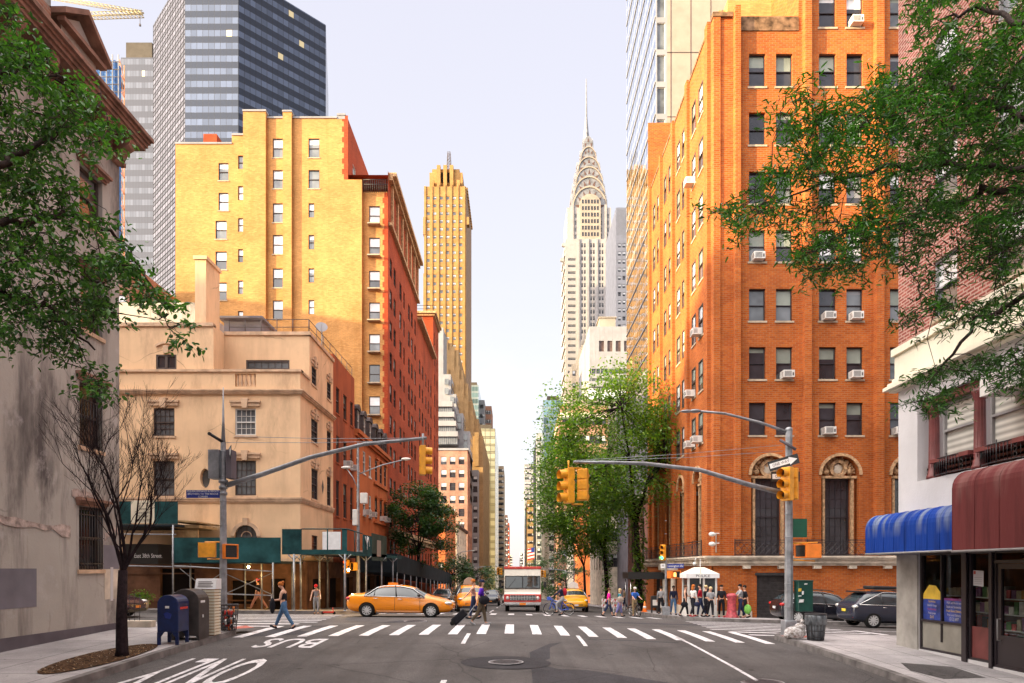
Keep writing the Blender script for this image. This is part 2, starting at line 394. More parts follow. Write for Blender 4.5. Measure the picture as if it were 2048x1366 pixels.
# painted markings
def sheet(mb, pts, h=.008, m=0): mb.poly([(x, y, G(x, y) + h) for x, y in pts], m)
def strip(mb, x0, y0, x1, y1, h=.009, n=4):
    for k in range(n):
        a, b_ = y0 + (y1 - y0) * k / n, y0 + (y1 - y0) * (k + 1) / n
        sheet(mb, [(x0, a), (x1, a), (x1, b_), (x0, b_)], h)
mb = MB()
for k in range(-9, 10):
    x = -.15 + .88 * k; y0 = 21.6 + (.21 * x if x < 0 else -.12 * x); w = .15
    y1 = y0 + 3.7
    strip(mb, x - w, y0, x + w, y1)
tag(mb.build('crosswalk_marking', 'road_paint'), kind='structure')
mb = MB()
for k in range(-8, 9): strip(mb, -.15 + .95 * k - .16, 34.9, -.15 + .95 * k + .16, 38.0)
tag(mb.build('crosswalk_marking', 'road_paint'), kind='structure')
for sx in (-1, 1):
    mb = MB()
    for k in range(9):
        y = 23.3 + k * 1.12; xa, xb = 8.1 - (.35 * k if k < 3 else .9 - .12 * k), 13.4
        for q in range(4):
            a, b_ = sx * (xa + (xb - xa) * q / 4), sx * (xa + (xb - xa) * (q + 1) / 4); sheet(mb, [(a, y), (b_, y), (b_, y + .32), (a, y + .32)], .009)
    tag(mb.build('crosswalk_marking', 'road_paint'), kind='structure')
mb = MB()
for xx in (-1.42, 2.0):
    for a in (19.0, 11.4, 3.4, -4.6): strip(mb, xx - .06, a, xx + .06, a + 2.5)
    for a in range(44, 300, 12): strip(mb, xx - .07, a, xx + .07, a + 3)
    strip(mb, xx - .06, 40.5, xx + .06, 43)
for y in range(-2, 22): strip(mb, 5.15, y + .2 if y > -2 else y, 5.25, y + 1.2, n=1)
strip(mb, -2.6, 40.2, 1.9, 40.42, n=1); strip(mb, -8, 31.2, -7.4, 31.3, n=1)
tag(mb.build('lane_marking', 'road_paint'), kind='structure')
mb = MB()
for sx in (9, 14):
    pass
strip(mb, 13.6, 22.9, 13.9, 27.6); 
for q in range(6): sheet(mb, [(14.5 + q * 5, 27.6), (19.5 + q * 5, 27.6), (19.5 + q * 5, 27.72), (14.5 + q * 5, 27.72)], .009)
tag(mb.build('lane_marking', 'road_paint'), kind='structure')
for word, xc, yc, sx, sy in (('BUS', -6.15, 18.95, 1.0, 2.5), ('ONLY', -6.7, 14.75, .82, 4.4)):
    me = text_mesh(word, 1.0, bold=.012); o = bpy.data.objects.new('road_lettering', me); me.materials.append(M['road_paint']); C.objects.link(o)
    bm = bmesh.new(); bm.from_mesh(me); bmesh.ops.subdivide_edges(bm, edges=[e for e in bm.edges if e.calc_length() > .3], cuts=3); bm.to_mesh(me); bm.free()
    for v in me.vertices:
        x, y = xc - v.co.x * sx, yc - v.co.y * sy; v.co = (x, y, G(x, y) + .011)
    tag(o, kind='structure')
# dark repair patches on the carriageway
mb = MB()
def blob(pts, h): sheet(mb, pts, h)
blob([(-8.2, 19.9), (-6.2, 21.1), (-3.2, 24.2), (-3.4, 27), (-4.6, 27.4), (-5.4, 25.2), (-8.0, 22.6)], .004)
blob([(.35, 9), (.4, 17.6), (1.0, 19.3), (2.5, 20.8), (4.9, 20.4), (5.0, 9)], .004)
blob([(3.0, 9), (3.0, 13.5), (7.9, 14.4), (7.9, 9)], .0055)
blob([(4, 28.5), (4.4, 29.4), (8.5, 29.2), (8.3, 28.2)], .004)
tag(mb.build('road_patch', 'asphalt_dark'), kind='structure')
def manhole(x, y, r, label, patch=0):
    z = G(x, y); t_ = thing('manhole_cover', label, 'manhole cover', (x, y, z))
    mb = MB()
    mb.lathe([(r * 1.09, .004), (r * 1.09, .014), (r, .014), (r, .008)], (x, y, z), 32, 0, smooth=False)
    mb.build('rim', 'iron_rim', t_)
    mb = MB(); mb.lathe([(r * .99, .004), (r * .99, .016)], (x, y, z), 32, 0, smooth=False)
    for a in range(-4, 5):
        w = math.sqrt(max(0, .8 - (a / 5) ** 2)) * r * .9
        mb.box(x - w, y + a * r / 5.2 - .015, z + .016, x + w, y + a * r / 5.2 + .015, z + .022)
    mb.build('lid', 'iron', t_)
    if patch:
        mb = MB(); mb.poly([(x + patch * math.cos(a) * 1.25, y + patch * math.sin(a), G(x + patch * math.cos(a) * 1.25, y + patch * math.sin(a)) + .0068) for a in [k * math.pi / 12 for k in range(24)]])
        tag(mb.build('road_patch', 'asphalt_dark'), kind='structure')
plain('iron_rim', (.3, .29, .3), .6, .2, 20)
manhole(-.19, 16.0, .38, 'round iron manhole cover with pale rim in the middle of the avenue', .85)
manhole(5.25, 14.45, .42, 'dark iron manhole cover on the white line near the right kerb')
manhole(-3.9, 27.0, .42, 'iron manhole cover in the dark patch in front of the orange sedan taxi')
# ---------------------------------------------------------------- facades
class Fc:
    def __init__(s, k, c): s.k, s.c = k, c
    def pt(s, u, z, n=0.0):
        return (u, s.c - n, z) if s.k == 'F' else ((s.c - n, u, z) if s.k == 'R' else (s.c + n, u, z))
    def u(s, px): return X_(px, s.c) if s.k == 'F' else s.c * FO / (px - VX)
    def z(s, py, px=None): return Z_(py, s.c if s.k == 'F' else s.u(px))
    def box(s, mb, u0, u1, z0, z1, n0, n1, m=0):
        a, b = s.pt(u0, z0, n0), s.pt(u1, z1, n1); mb.box(*a, *b, m)
    def rz(s): return 0 if s.k == 'F' else (R(90) if s.k == 'L' else R(-90))
    def wall(s, mb, u0, u1, z0, z1, holes=(), depth=.25, m=0, mr=None, n=0.0):
        mr = m if mr is None else mr
        us = sorted({u0, u1, *[h[0] for h in holes if u0 < h[0] < u1], *[h[1] for h in holes if u0 < h[1] < u1]})
        zs = sorted({z0, z1, *[h[2] for h in holes if z0 < h[2] < z1], *[h[3] for h in holes if z0 < h[3] < z1]})
        for j in range(len(zs) - 1):
            i = 0; zc = (zs[j] + zs[j + 1]) / 2
            row = [h for h in holes if h[2] <= zc <= h[3]]
            while i < len(us) - 1:
                uc = (us[i] + us[i + 1]) / 2
                if any(h[0] <= uc <= h[1] for h in row): i += 1; continue
                k = i + 1
                while k < len(us) - 1 and not any(h[0] <= (us[k] + us[k + 1]) / 2 <= h[1] for h in row): k += 1
                mb.quad(s.pt(us[i], zs[j], n), s.pt(us[k], zs[j], n), s.pt(us[k], zs[j + 1], n), s.pt(us[i], zs[j + 1], n), m); i = k
        for a, b, c, d in holes:
            mb.quad(s.pt(a, c, n), s.pt(a, d, n), s.pt(a, d, n - depth), s.pt(a, c, n - depth), mr)
            mb.quad(s.pt(b, c, n), s.pt(b, d, n), s.pt(b, d, n - depth), s.pt(b, c, n - depth), mr)
            mb.quad(s.pt(a, d, n), s.pt(b, d, n), s.pt(b, d, n - depth), s.pt(a, d, n - depth), mr)
            mb.quad(s.pt(a, c, n), s.pt(b, c, n), s.pt(b, c, n - depth), s.pt(a, c, n - depth), mr)
    def arch(s, mb, uc, r, zs, n, depth, m=0, seg=14, top=None, mr=None):
        """fills the corners between a half circle on the spring line zs and the square hole round it, plus the soffit"""
        top = zs + r if top is None else top; mr = m if mr is None else mr
        P_ = [(uc - r * math.cos(math.pi * k / seg), zs + r * math.sin(math.pi * k / seg)) for k in range(seg + 1)]
        for (a, za), (b, zb) in zip(P_, P_[1:]):
            mb.quad(s.pt(a, za, n), s.pt(b, zb, n), s.pt(b, top, n), s.pt(a, top, n), m)
            mb.quad(s.pt(a, za, n), s.pt(b, zb, n), s.pt(b, zb, n - depth), s.pt(a, za, n - depth), mr)
    def ring(s, mb, uc, zc, r0, r1, n0, n1, a0=0, a1=180, seg=16, m=0):
        for k in range(seg):
            t0, t1 = R(a0 + (a1 - a0) * k / seg), R(a0 + (a1 - a0) * (k + 1) / seg)
            c = [(uc + r * math.cos(t), zc + r * math.sin(t)) for r, t in ((r0, t0), (r1, t0), (r1, t1), (r0, t1))]
            mb.quad(*[s.pt(u, z, n1) for u, z in c], m)
            mb.quad(s.pt(*c[1], n0), s.pt(*c[2], n0), s.pt(*c[2], n1), s.pt(*c[1], n1), m)
            mb.quad(s.pt(*c[0], n0), s.pt(*c[3], n0), s.pt(*c[3], n1), s.pt(*c[0], n1), m)
WM = {}
def win_mesh(w, h, fr='black_frame', gl='pane_dark', blind=0.0, bl='blind', fw=.05, cols=0, rows=0, mid=True, far=False, double=False):
    """sash window in its own axes: x across, z up, outside towards -y; the frame and the pane are two meshes"""
    key = (round(w, 2), round(h, 2), fr, gl, blind, bl, fw, cols, rows, mid, far, double)
    if key in WM: return WM[key]
    a = MB(); x0, x1 = -w / 2, w / 2
    def bar(xa, za, xb, zb, y0=.06, y1=.14): a.box(xa, y0, za, xb, y1, zb)
    bar(x0, 0, x0 + fw, h); bar(x1 - fw, 0, x1, h); bar(x0 + fw, h - fw, x1 - fw, h); bar(x0 + fw, 0, x1 - fw, fw * 1.2)
    if mid: bar(x0 + fw, h * .5 - fw * .45, x1 - fw, h * .5 + fw * .45, .05, .13)
    if double: bar(-fw * .8, fw * 1.2, fw * .8, h - fw, .04, .15)
    for i in range(1, cols): q = x0 + fw + (w - 2 * fw) * i / cols; bar(q - .012, fw, q + .012, h - fw, .1, .13)
    for i in range(1, rows): q = fw + (h - 2 * fw) * i / rows; bar(x0 + fw, q - .012, x1 - fw, q + .012, .1, .13)
    g = MB(); p = a if far else g; k = 1 if far else 0
    zb = h - (h) * blind
    p.quad((x0, .135, 0), (x1, .135, 0), (x1, .135, zb), (x0, .135, zb), k)
    if blind > 0: p.quad((x0, .135, zb), (x1, .135, zb), (x1, .135, h), (x0, .135, h), k + 1)
    # room lining behind so the recess is closed
    me = a.build('window', [fr, gl, bl] if far else [fr], data_only=True)
    pm = None if far else g.build('pane', [gl, bl], data_only=True)
    WM[key] = (me, pm); return WM[key]
plain('ac_white', (.62, .6, .56), .5, .06, 5); plain('ac_grille', (.10, .09, .09), .6, .1, 30)
def ac_mesh():
    a = MB(); w, h, d = .62, .4, .5
    a.box(-w / 2, -d, 0, w / 2, .1, h, 0); a.box(-w / 2 + .05, -d - .004, .05, w / 2 - .17, -d, h - .05, 1)
    for k in range(6): a.box(-w / 2 + .05, -d - .012, .07 + k * .05, w / 2 - .17, -d - .004, .085 + k * .05, 0)
    a.box(w / 2 - .13, -d - .004, .08, w / 2 - .04, -d, h - .14, 1)
    for sx in (-1, 1):
        for k in range(5): a.box(sx * w / 2, -d + .06, .08 + k * .055, sx * (w / 2 + .004), -d + .3, .1 + k * .055, 1)
    return a.build('air_conditioner', ['ac_white', 'ac_grille'], data_only=True)
AC = ac_mesh()
class Bld:
    def __init__(s, name, label, cat='building', loc=(0, 0, 0), group=None, dist=None):
        s.root = thing(name, label, cat, loc, 0, group); s.w = []; s.loc = loc
    def part(s, mb, name, mats, label=None):
        o = mb.build(name, mats, s.root); 
        if label: o['label'] = label
        return o
    def window(s, fc, u0, u1, z0, z1, n=-.12, ac=0, sill='sill', sub=True, **kw):
        me, pm = win_mesh(u1 - u0, z1 - z0, far=not sub, **kw)
        u = (u0 + u1) / 2; p = fc.pt(u, z0, n + .14); d = max(1, p[1])
        s.w.append((-(u1 - u0) * (z1 - z0) / d / d, len(s.w), me, pm, p, fc.rz(), ac, sill, sub, u1 - u0, n))
    def done(s):
        s.w.sort(key=lambda q: q[:2]); off = Vector(s.loc); rest = MB(); rm = []
        for i, (_, _, me, pm, p, rz, ac, sill, sub, w, nn) in enumerate(s.w):
            if i < 98:
                o = bpy.data.objects.new('window', me); C.objects.link(o); o.parent = s.root; o.location = Vector(p) - off; o.rotation_euler = (0, 0, rz)
                if pm:
                    q = bpy.data.objects.new('pane', pm); C.objects.link(q); q.parent = o
                if sill and sub:
                    key = ('sill', round(w, 2), sill, round(nn, 3))
                    if key not in WM:
                        a = MB(); a.box(-w / 2 - .08, nn + .09, -.11, w / 2 + .08, .16, 0); WM[key] = a.build('sill', [sill], data_only=True)
                    q = bpy.data.objects.new('sill', WM[key]); C.objects.link(q); q.parent = o
                if ac:
                    q = bpy.data.objects.new('air_conditioner', AC); C.objects.link(q); q.parent = o; q.location = (ac if isinstance(ac, float) else 0.0, 0, .02)
            else:
                T = Matrix.Translation(Vector(p)) @ Matrix.Rotation(rz, 4, 'Z')
                for mm in (me, pm):
                    if not mm: continue
                    b0 = len(rest.v); rest.v += [tuple(T @ v.co) for v in mm.vertices]
                    mi = []
                    for q in mm.materials:
                        if q.name not in rm: rm.append(q.name)
                        mi.append(rm.index(q.name))
                    for f in mm.polygons: rest.f.append(tuple(b0 + j for j in f.vertices)); rest.m.append(mi[f.material_index])
        if rest.f: tag(rest.build('windows', rm, s.root), kind='stuff')
        return s.root
def shell(mb, x0, x1, y0, y1, z0, z1, m=0, skip='', top=True, mt=None):
    """the remaining walls and roof of a block; skip names the sides built elsewhere: f front, b back, l low x, r high x"""
    if 'f' not in skip: mb.quad((x0, y0, z0), (x1, y0, z0), (x1, y0, z1), (x0, y0, z1), m)
    if 'b' not in skip: mb.quad((x1, y1, z0), (x0, y1, z0), (x0, y1, z1), (x1, y1, z1), m)
    if 'l' not in skip: mb.quad((x0, y1, z0), (x0, y0, z0), (x0, y0, z1), (x0, y1, z1), m)
    if 'r' not in skip: mb.quad((x1, y0, z0), (x1, y1, z0), (x1, y1, z1), (x1, y0, z1), m)
    if top: mb.quad((x0, y0, z1 - .02), (x1, y0, z1 - .02), (x1, y1, z1 - .02), (x0, y1, z1 - .02), m if mt is None else mt)
plain('black_frame', (.022, .016, .02), .4, .1); plain('bronze_frame', (.06, .04, .035), .5, .1); plain('white_frame', (.62, .6, .57), .5, .06); plain('grey_frame', (.25, .24, .24), .5, .1)
plain('sill', (.42, .33, .24), .8, .15, 3); plain('stone', (.52, .42, .30), .85, .15, 2, bd=.005); plain('roofing', (.10, .095, .095), .9, .2, .6)
glass('pane_dark', (.035, .035, .042), .05); glass('pane_mid', (.12, .13, .14), .08); glass('pane_warm', (.10, .06, .045), .1)
def blindmat(name, col, spec=.9, sc=6, lo=.88):
    m, t, b = nt(name, .12, 0, spec)
    w = coord(t, wall=True); wv = nd(t, 'ShaderNodeTexWave', wave_type='BANDS', bands_direction='Y'); wv.inputs['Scale'].default_value = sc; t.links.new(w, wv.inputs[0])
    c = mixc(t, 1, ramp(t, wv.outputs[0], 0, 1, tuple(x * lo for x in col), col), ramp(t, nz(t, coord(t), .6, 3), .3, .7, (.7,) * 3, (1.15,) * 3), 'MULTIPLY')
    t.links.new(c, b.inputs['Base Color'])
blindmat('blind', (.25, .275, .235), .5); blindmat('blind_white', (.66, .66, .67)); blindmat('blind_grey', (.2, .2, .21)); blindmat('blind_slat', (.62, .60, .54), .3, 1.9, .55)
# ---------------------------------------------------------------- buildings round the crossing
brick('brick_orange', (.47, .118, .018), (.34, .068, .011), (.33, .15, .07), 1.5, .2, stain=(.22, .06, .02))
brick('brick_yellow', (.60, .30, .10), (.48, .225, .07), (.40, .23, .1), 1.5, .22, stain=(.36, .16, .045))
brick('brick_red', (.44, .078, .026), (.34, .052, .02), (.28, .07, .035), 1, .25)
brick('brick_plum', (.30, .085, .065), (.20, .055, .045), (.40, .25, .2), 1.25, .2, msize=.018)
brick('brick_rough', (.42, .20, .13), (.32, .14, .09), (.35, .25, .2), 1.3, .28)
brick('brick_tan', (.42, .27, .13), (.34, .21, .10), (.3, .2, .11), 1.3, .2)
stucco('stucco_grey', (.42, .39, .35), (.10, .088, .085), 1.0, wet=(.46, .43, .42))
stucco('stucco_peach', (.76, .52, .32), (.36, .23, .15), .6, streak=.6); stucco('stucco_orange', (.50, .15, .055), (.26, .07, .03), .6, crack=False); stucco('stucco_rust', (.36, .095, .04), (.16, .05, .03), .8, crack=False)
stucco('paint_white', (.55, .535, .54), (.40, .38, .38), .35, crack=False); stucco('cream', (.72, .66, .52), (.5, .45, .36), .3, crack=False)
stucco('white_panel', (.29, .285, .30), (.20, .195, .20), .4, crack=False)
plain('peach_trim', (.58, .40, .27), .85, .16, 2, bd=.004); plain('brown_cornice', (.27, .15, .11), .7, .25, 2.5, bd=.006); plain('cornice_dark', (.12, .07, .06), .7, .2, 3)
plain('grey_paint', (.185, .175, .20), .75, .1, 1.2); plain('band_paint', (.12, .105, .12), .8, .12, 1.5); plain('burgundy', (.15, .035, .033), .45, .15, 3)
plain('terracotta', (.50, .31, .17), .8, .3, 6, bd=.02); plain('medallion', (.62, .55, .45), .7, .12, 4); plain('wrought_iron', (.018, .014, .016), .5, .15, 8)
plain('shutter', (.05, .045, .045), .5, .2, 5, metal=.3); plain('dark_void', (.012, .009, .009), .9, .1)
plain('slate', (.07, .055, .055), .7, .2, 4); plain('limestone', (.60, .52, .42), .85, .22, 1.6, bd=.006)
# ---- orange brick block on the right corner
YF, XR = 38.9, 11.35
gl_ = G(14, 39) - .6
b = Bld('brick_building', 'tall orange brick apartment block with arched ground windows on the far right corner', 'apartment building', (18, 44, G(18, 44)))
F = Fc('F', YF); S_ = Fc('R', XR)
cols = [(1498, 1531), (1552, 1585), (1638, 1672), (1693, 1726), (1780, 1813), (1833, 1866), (1918, 1951), (1972, 2005)]
rows = [(-127, -62), (-10, 55), (107.6, 173.5), (225, 290), (343, 408), (460, 523.5), (577.6, 642), (694, 758.5), (805, 870.5)]
ZB, ZT = Z_(1112, YF), Z_(36, YF); ZTT = Z_(-190, YF)
XL = XR; XE = 42
holes = []; aset = {(3, 1), (0, 5), (2, 6), (3, 6), (1, 7), (3, 7), (2, 8), (4, 8), (6, 7)}
arches = [F.u(1540), F.u(1680.5), F.u(1821), F.u(1961)]
for ci, (a, c) in enumerate(cols):
    for ri, (t0, t1) in enumerate(rows):
        if ri < 2 and ci < 2: continue
        h = (F.u(a), F.u(c), Z_(t1, YF), Z_(t0, YF)); holes.append(h)
        bl = [0, .5, .35, 0.15, .5, .75][rnd.randrange(6)]
        b.window(F, *h, n=-.22, blind=bl, bl=('blind', 'blind', 'blind_grey', 'blind_white')[rnd.randrange(4)], gl=('pane_dark', 'pane_mid')[rnd.random() < .3], ac=(.001 if rnd.random() < .5 else .12) if (ci, ri) in aset else 0)
AZ0, AZS = Z_(1112, YF), Z_(950, YF); AR = 1.08
wall = MB(); low = [h for h in holes if h[3] < ZT]
ah = [(u - AR, u + AR, AZ0, AZS + AR) for u in arches]
xs_ = F.u(1597)
F.wall(wall, XL, xs_, ZB, ZT, [h for h in low + ah if h[0] < xs_], .3)
F.wall(wall, xs_, XE, ZB, ZTT, [h for h in holes + ah if h[0] > xs_], .3)
wall.quad((xs_, YF, ZT), (xs_, YF + 12, ZT), (xs_, YF + 12, ZTT), (xs_, YF, ZTT))
for u in arches: F.arch(wall, u, AR, AZS, 0, .45)
srows = [(Z_(t1, YF), Z_(t0, YF)) for t0, t1 in rows[2:]]
sw = [(40.95, 41.9), (42.6, 43.5), (45.15, 46.0), (46.6, 47.55), (49.3, 50.05), (50.75, 51.55), (53.3, 54.05), (54.75, 55.6)]
sh = []
for ci, (a, c) in enumerate(sw):
    for ri, (z0, z1) in enumerate(srows):
        sh.append((a, c, z0, z1)); b.window(S_, a, c, z0, z1, n=-.05, blind=[.4, .6, .75, .5][rnd.randrange(4)], bl='blind_white' if rnd.random() < .6 else 'blind', fr='bronze_frame', gl='pane_warm', ac=.001 if (ci, ri) in {(0, 4), (4, 3), (1, 5), (0, 6), (5, 4), (2, 5), (1, 1), (6, 3), (7, 5), (1, 6), (6, 1)} else 0)
sarch = [42.2, 46.4, 50.4, 54.4]
for u in sarch: sh.append((u - .85, u + .85, AZ0, AZS + .85))
YE = 57.9
S_.wall(wall, YF, YE, ZB, ZT, sh, .14)
for u in sarch: S_.arch(wall, u, .85, AZS, 0, .45)
# lower storey
zlo = Z_(1205, YF)
g0, g1 = F.u(1512), F.u(1571); gz0, gz1 = gl_ + .3, Z_(1146, YF)
F.wall(wall, XL - .02, XE, gl_, ZB, [(g0, g1, gl_, gz1)], .3, n=.12)
S_.wall(wall, YF - .12, YE, gl_, ZB, [(44.2, 45.4, gl_, gl_ + 3.2), (47.2, 49.6, gl_, gl_ + 3.4), (52.5, 54.8, gl_, gl_ + 3.3)], .3, n=.12)
wall.quad((XL, YE, gl_), (XE, YE, gl_), (XE, YE, ZTT), (XL, YE, ZTT)); wall.quad((XL, YF, ZT - .5), (XE, YF, ZT - .5), (XE, YE, ZT - .5), (XL, YE, ZT - .5))
b.part(wall, 'wall', 'brick_orange')
pl = MB()
for px0, px1, top in ((1466, 1477, 22), (1604.5, 1617.5, -190), (1746, 1761, -190), (1887, 1902, -190), (2028, 2042, -190)):
    F.box(pl, F.u(px0), F.u(px1), ZB, Z_(top, YF), .002, .42)
for a, c in ((YF + .5, YF + 1.1), (44.1, 44.7), (48.1, 48.65), (52.1, 52.6), (56.3, 56.9)): S_.box(pl, a, c, ZB, ZT + .2, .002, .2)
F.box(pl, XL - .002, F.u(1440), ZB + .001, ZT + .15, .002, .1)
each(pl, 'pilaster', 'brick_orange', b.root)
cp = MB(); F.box(cp, XL - .05, F.u(1465), ZT, ZT + .25, -.3, .14); F.box(cp, F.u(1478), xs_, ZT - .75, ZT + .05, -.3, .06); S_.box(cp, YF + 1.2, YE, ZT, ZT + .18, -.3, .05)
each(cp, 'coping', plain('coping_brown', (.20, .115, .065), .9, .4, 2.5).name, b.root)
# setback crown behind the parapet
cr = MB(); shell(cr, F.u(1500), xs_ + .5, 43, 55, ZT - .5, ZTT - 2); cr.prism([(F.u(1452), ZT - .5), (F.u(1500), ZT - .5), (F.u(1500), ZT + 4.2), (F.u(1486), ZT + 4.2)], 1, 43.5, 44); 
for k in range(5): cr.box(12.6, 45 + k * 2.6, ZT - .5, 13.0, 46.2 + k * 2.6, ZT + .9)
b.part(cr, 'penthouse', 'brick_yellow')
ra = MB(); pts = [S_.pt(u, ZT + .75, -.25) for u in (YF + 1, 45, 50, YE)]; ra.tube(pts, .03, 5)
for k in range(12): u = YF + 1 + k * 1.6; ra.tube([S_.pt(u, ZT, -.25), S_.pt(u, ZT + .75, -.25)], .025, 4)
ra.tube([(XL + .4, 40, ZT + .75), (F.u(1490), 43, ZT + 3.8)], .03, 5)
b.part(ra, 'roof_railing', 'wrought_iron')
# belt cornice above the ground storey
co_ = MB(); z = ZB
for (a, c, n) in ((-.42, -.2, .42), (-.2, -.1, .55), (-.1, 0, .62), (-.55, -.42, .3)):
    F.box(co_, XL - n, XE, z + a, z + c, .1, n); S_.box(co_, YF, YE, z + a, z + c, .1, n)
for k in range(14): F.box(co_, XL + 1.6 + k * 2.0, XL + 2.0 + k * 2.0, z - .72, z - .55, .12, .4); 
b.part(co_, 'cornice', 'limestone')
bs = MB(); F.box(bs, XL - .2, g0 - .3, gl_, gl_ + 1.15, .12, .24); F.box(bs, g1 + .3, XE, gl_, gl_ + 1.15, .12, .24); S_.box(bs, YF - .2, 44.1, gl_, gl_ + 1.15, .12, .2); S_.box(bs, 45.5, 47.1, gl_, gl_ + 1.1, .12, .2); S_.box(bs, 49.7, 52.4, gl_, gl_ + 1.1, .12, .2); each(bs, 'plinth', 'limestone', b.root)
# entrance portal on the avenue side
po = MB()
for u in (47.1, 49.7): 
    p = S_.pt(u, 0, .35); po.lathe([(.26, gl_), (.26, gl_ + .5), (.2, gl_ + .55), (.18, gl_ + 3.1), (.26, gl_ + 3.25), (.3, gl_ + 3.45)], (p[0], p[1], 0), 14)
S_.box(po, 46.7, 50.1, gl_ + 3.45, gl_ + 3.95, .12, .75); each(po, 'portal', 'limestone', b.root)
dr = MB()
for (u0, u1, t_) in ((44.2, 45.4, 3.2), (47.2, 49.6, 3.4), (52.5, 54.8, 3.3)): dr.quad(S_.pt(u0, gl_, -.1), S_.pt(u1, gl_, -.1), S_.pt(u1, gl_ + t_, -.1), S_.pt(u0, gl_ + t_, -.1))
each(dr, 'door', 'dark_void', b.root)
st = MB(); st.quad(F.pt(g0, gl_, -.1), F.pt(g1, gl_, -.1), F.pt(g1, gz1, -.1), F.pt(g0, gz1, -.1))
for k in range(22): F.box(st, g0, g1, gl_ + k * .15, gl_ + k * .15 + .11, -.1, -.06)
F.box(st, g0 - .1, g1 + .1, gz1 - .14, gz1 + .02, -.05, .2); b.part(st, 'roller_shutter', 'shutter')
def arched(fc, u, r, depth, wfr=1.0):
    n0 = -depth
    sp = MB()   # infill round the door and in the tympanum
    w = r * .70; zt = AZS - .12
    fc.wall(sp, u - r, u + r, AZ0, AZS + r, [(u - w, u + w, AZ0 + .02, zt)], .25, n=n0); b.part(sp, 'niche', 'brick_orange')
    tr = MB(); fc.ring(tr, u, AZS, r, r + .16, .002, .1, seg=18); 
    for k in range(17):
        a = R(10 + k * 10); fc.ring(tr, u, AZS, r * .80, r * .95, n0, n0 + .12 + .05 * (k % 2), 8 + k * 10, 15 + k * 10, 1)
    fc.ring(tr, u, AZS + r * .38, r * .30, r * .46, n0, n0 + .26, 0, 360, 18)
    fc.box(tr, u - r * .98, u + r * .98, AZS - .16, AZS - .02, n0, n0 + .25)
    fc.box(tr, u - w - .14, u - w, AZ0 + .02, AZS - .16, n0, n0 + .2); fc.box(tr, u + w, u + w + .14, AZ0 + .02, AZS - .16, n0, n0 + .2)
    random.seed(int(u * 100))
    for k in range(26):
        a = R(random.uniform(5, 175)); q = r * random.uniform(.45, .8); c = fc.pt(u + q * math.cos(a), AZS + .02 + max(.06, q * math.sin(a)), n0 + .08); rr = random.uniform(.06, .13); tr.ball(c, rr, 0, 7, 5)
    for sx in (-1, 1):
        for (du, dz, rr) in ((.62, .12, .17), (.66, .3, .1), (.5, .62, .13), (.2, .85, .1)): tr.ball(fc.pt(u + sx * r * du, AZS + .1 + r * dz, n0 + .12), rr, 0, 8, 6)
    b.part(tr, 'arch_ornament', 'terracotta')
    md = MB(); c = fc.pt(u, AZS + r * .38, n0 + .04); rr = r * .31
    md.ball(c, (rr, .1, rr) if fc.k == 'F' else (.1, rr, rr), 0, 16, 8); b.part(md, 'medallion', 'medallion')
    b.window(fc, u - w, u + w, AZ0 + .02, zt, n=n0 - .2, cols=4, rows=8, fw=.1, gl='pane_dark', sill=None)
for u in arches[:3]: arched(F, u, AR, .45)
for u in sarch: arched(S_, u, .85, .45)
def lattice_rail(fc, u0, u1, z0, z1, n, rt, mat='wrought_iron', step=.17):
    m_ = MB(); fc.box(m_, u0, u1, z1 - .05, z1, n - .025, n + .025); fc.box(m_, u0, u1, z0 + .02, z0 + .07, n - .02, n + .02); fc.box(m_, u0, u1, z1 - .16, z1 - .13, n - .015, n + .015)
    k = 0; u = u0; H = z1 - z0 - .2
    while u < u1 - .01:
        e = min(u + step * 2, u1)
        for (ua, ub) in ((u, e), (e, u)):
            for q in range(2):
                za, zb = z0 + .07 + H * q / 2, z0 + .07 + H * (q + 1) / 2
                s0, s1 = fc.pt(ua, za, n), fc.pt(ub, zb, n); m_.tube([s0, s1], .011, 4, cap=False, smooth=False)
        if k % 6 == 0: fc.box(m_, u - .02, u + .02, z0, z1 + .04, n - .02, n + .02)
        u = e; k += 1
    o = b.part(m_, rt, mat); return o
lattice_rail(F, F.u(1464), F.u(1900), ZB + .01, Z_(1080, YF), .5, 'balcony_railing')
lattice_rail(S_, YF + .6, YE - .2, ZB + .01, Z_(1080, YF), .5, 'balcony_railing')
cm = MB()      # security cameras on the corner
p0 = F.pt(F.u(1431), Z_(1068, YF), .1)
cm.tube([(p0[0], p0[1], Z_(1105, YF)), p0, (p0[0], p0[1] - .5, p0[2]), (p0[0] - .35, p0[1] - .6, p0[2])], .03, 6)
for dz in (0, -.55): cm.ball((p0[0] - .4, p0[1] - .6, p0[2] + dz - .05), (.2, .16, .13), 0, 10, 6); cm.box(p0[0] - .3, p0[1] - .62, p0[2] + dz - .03, p0[0], p0[1] - .55, p0[2] + dz + .03)
b.part(cm, 'security_camera', 'ac_white')
b.done()
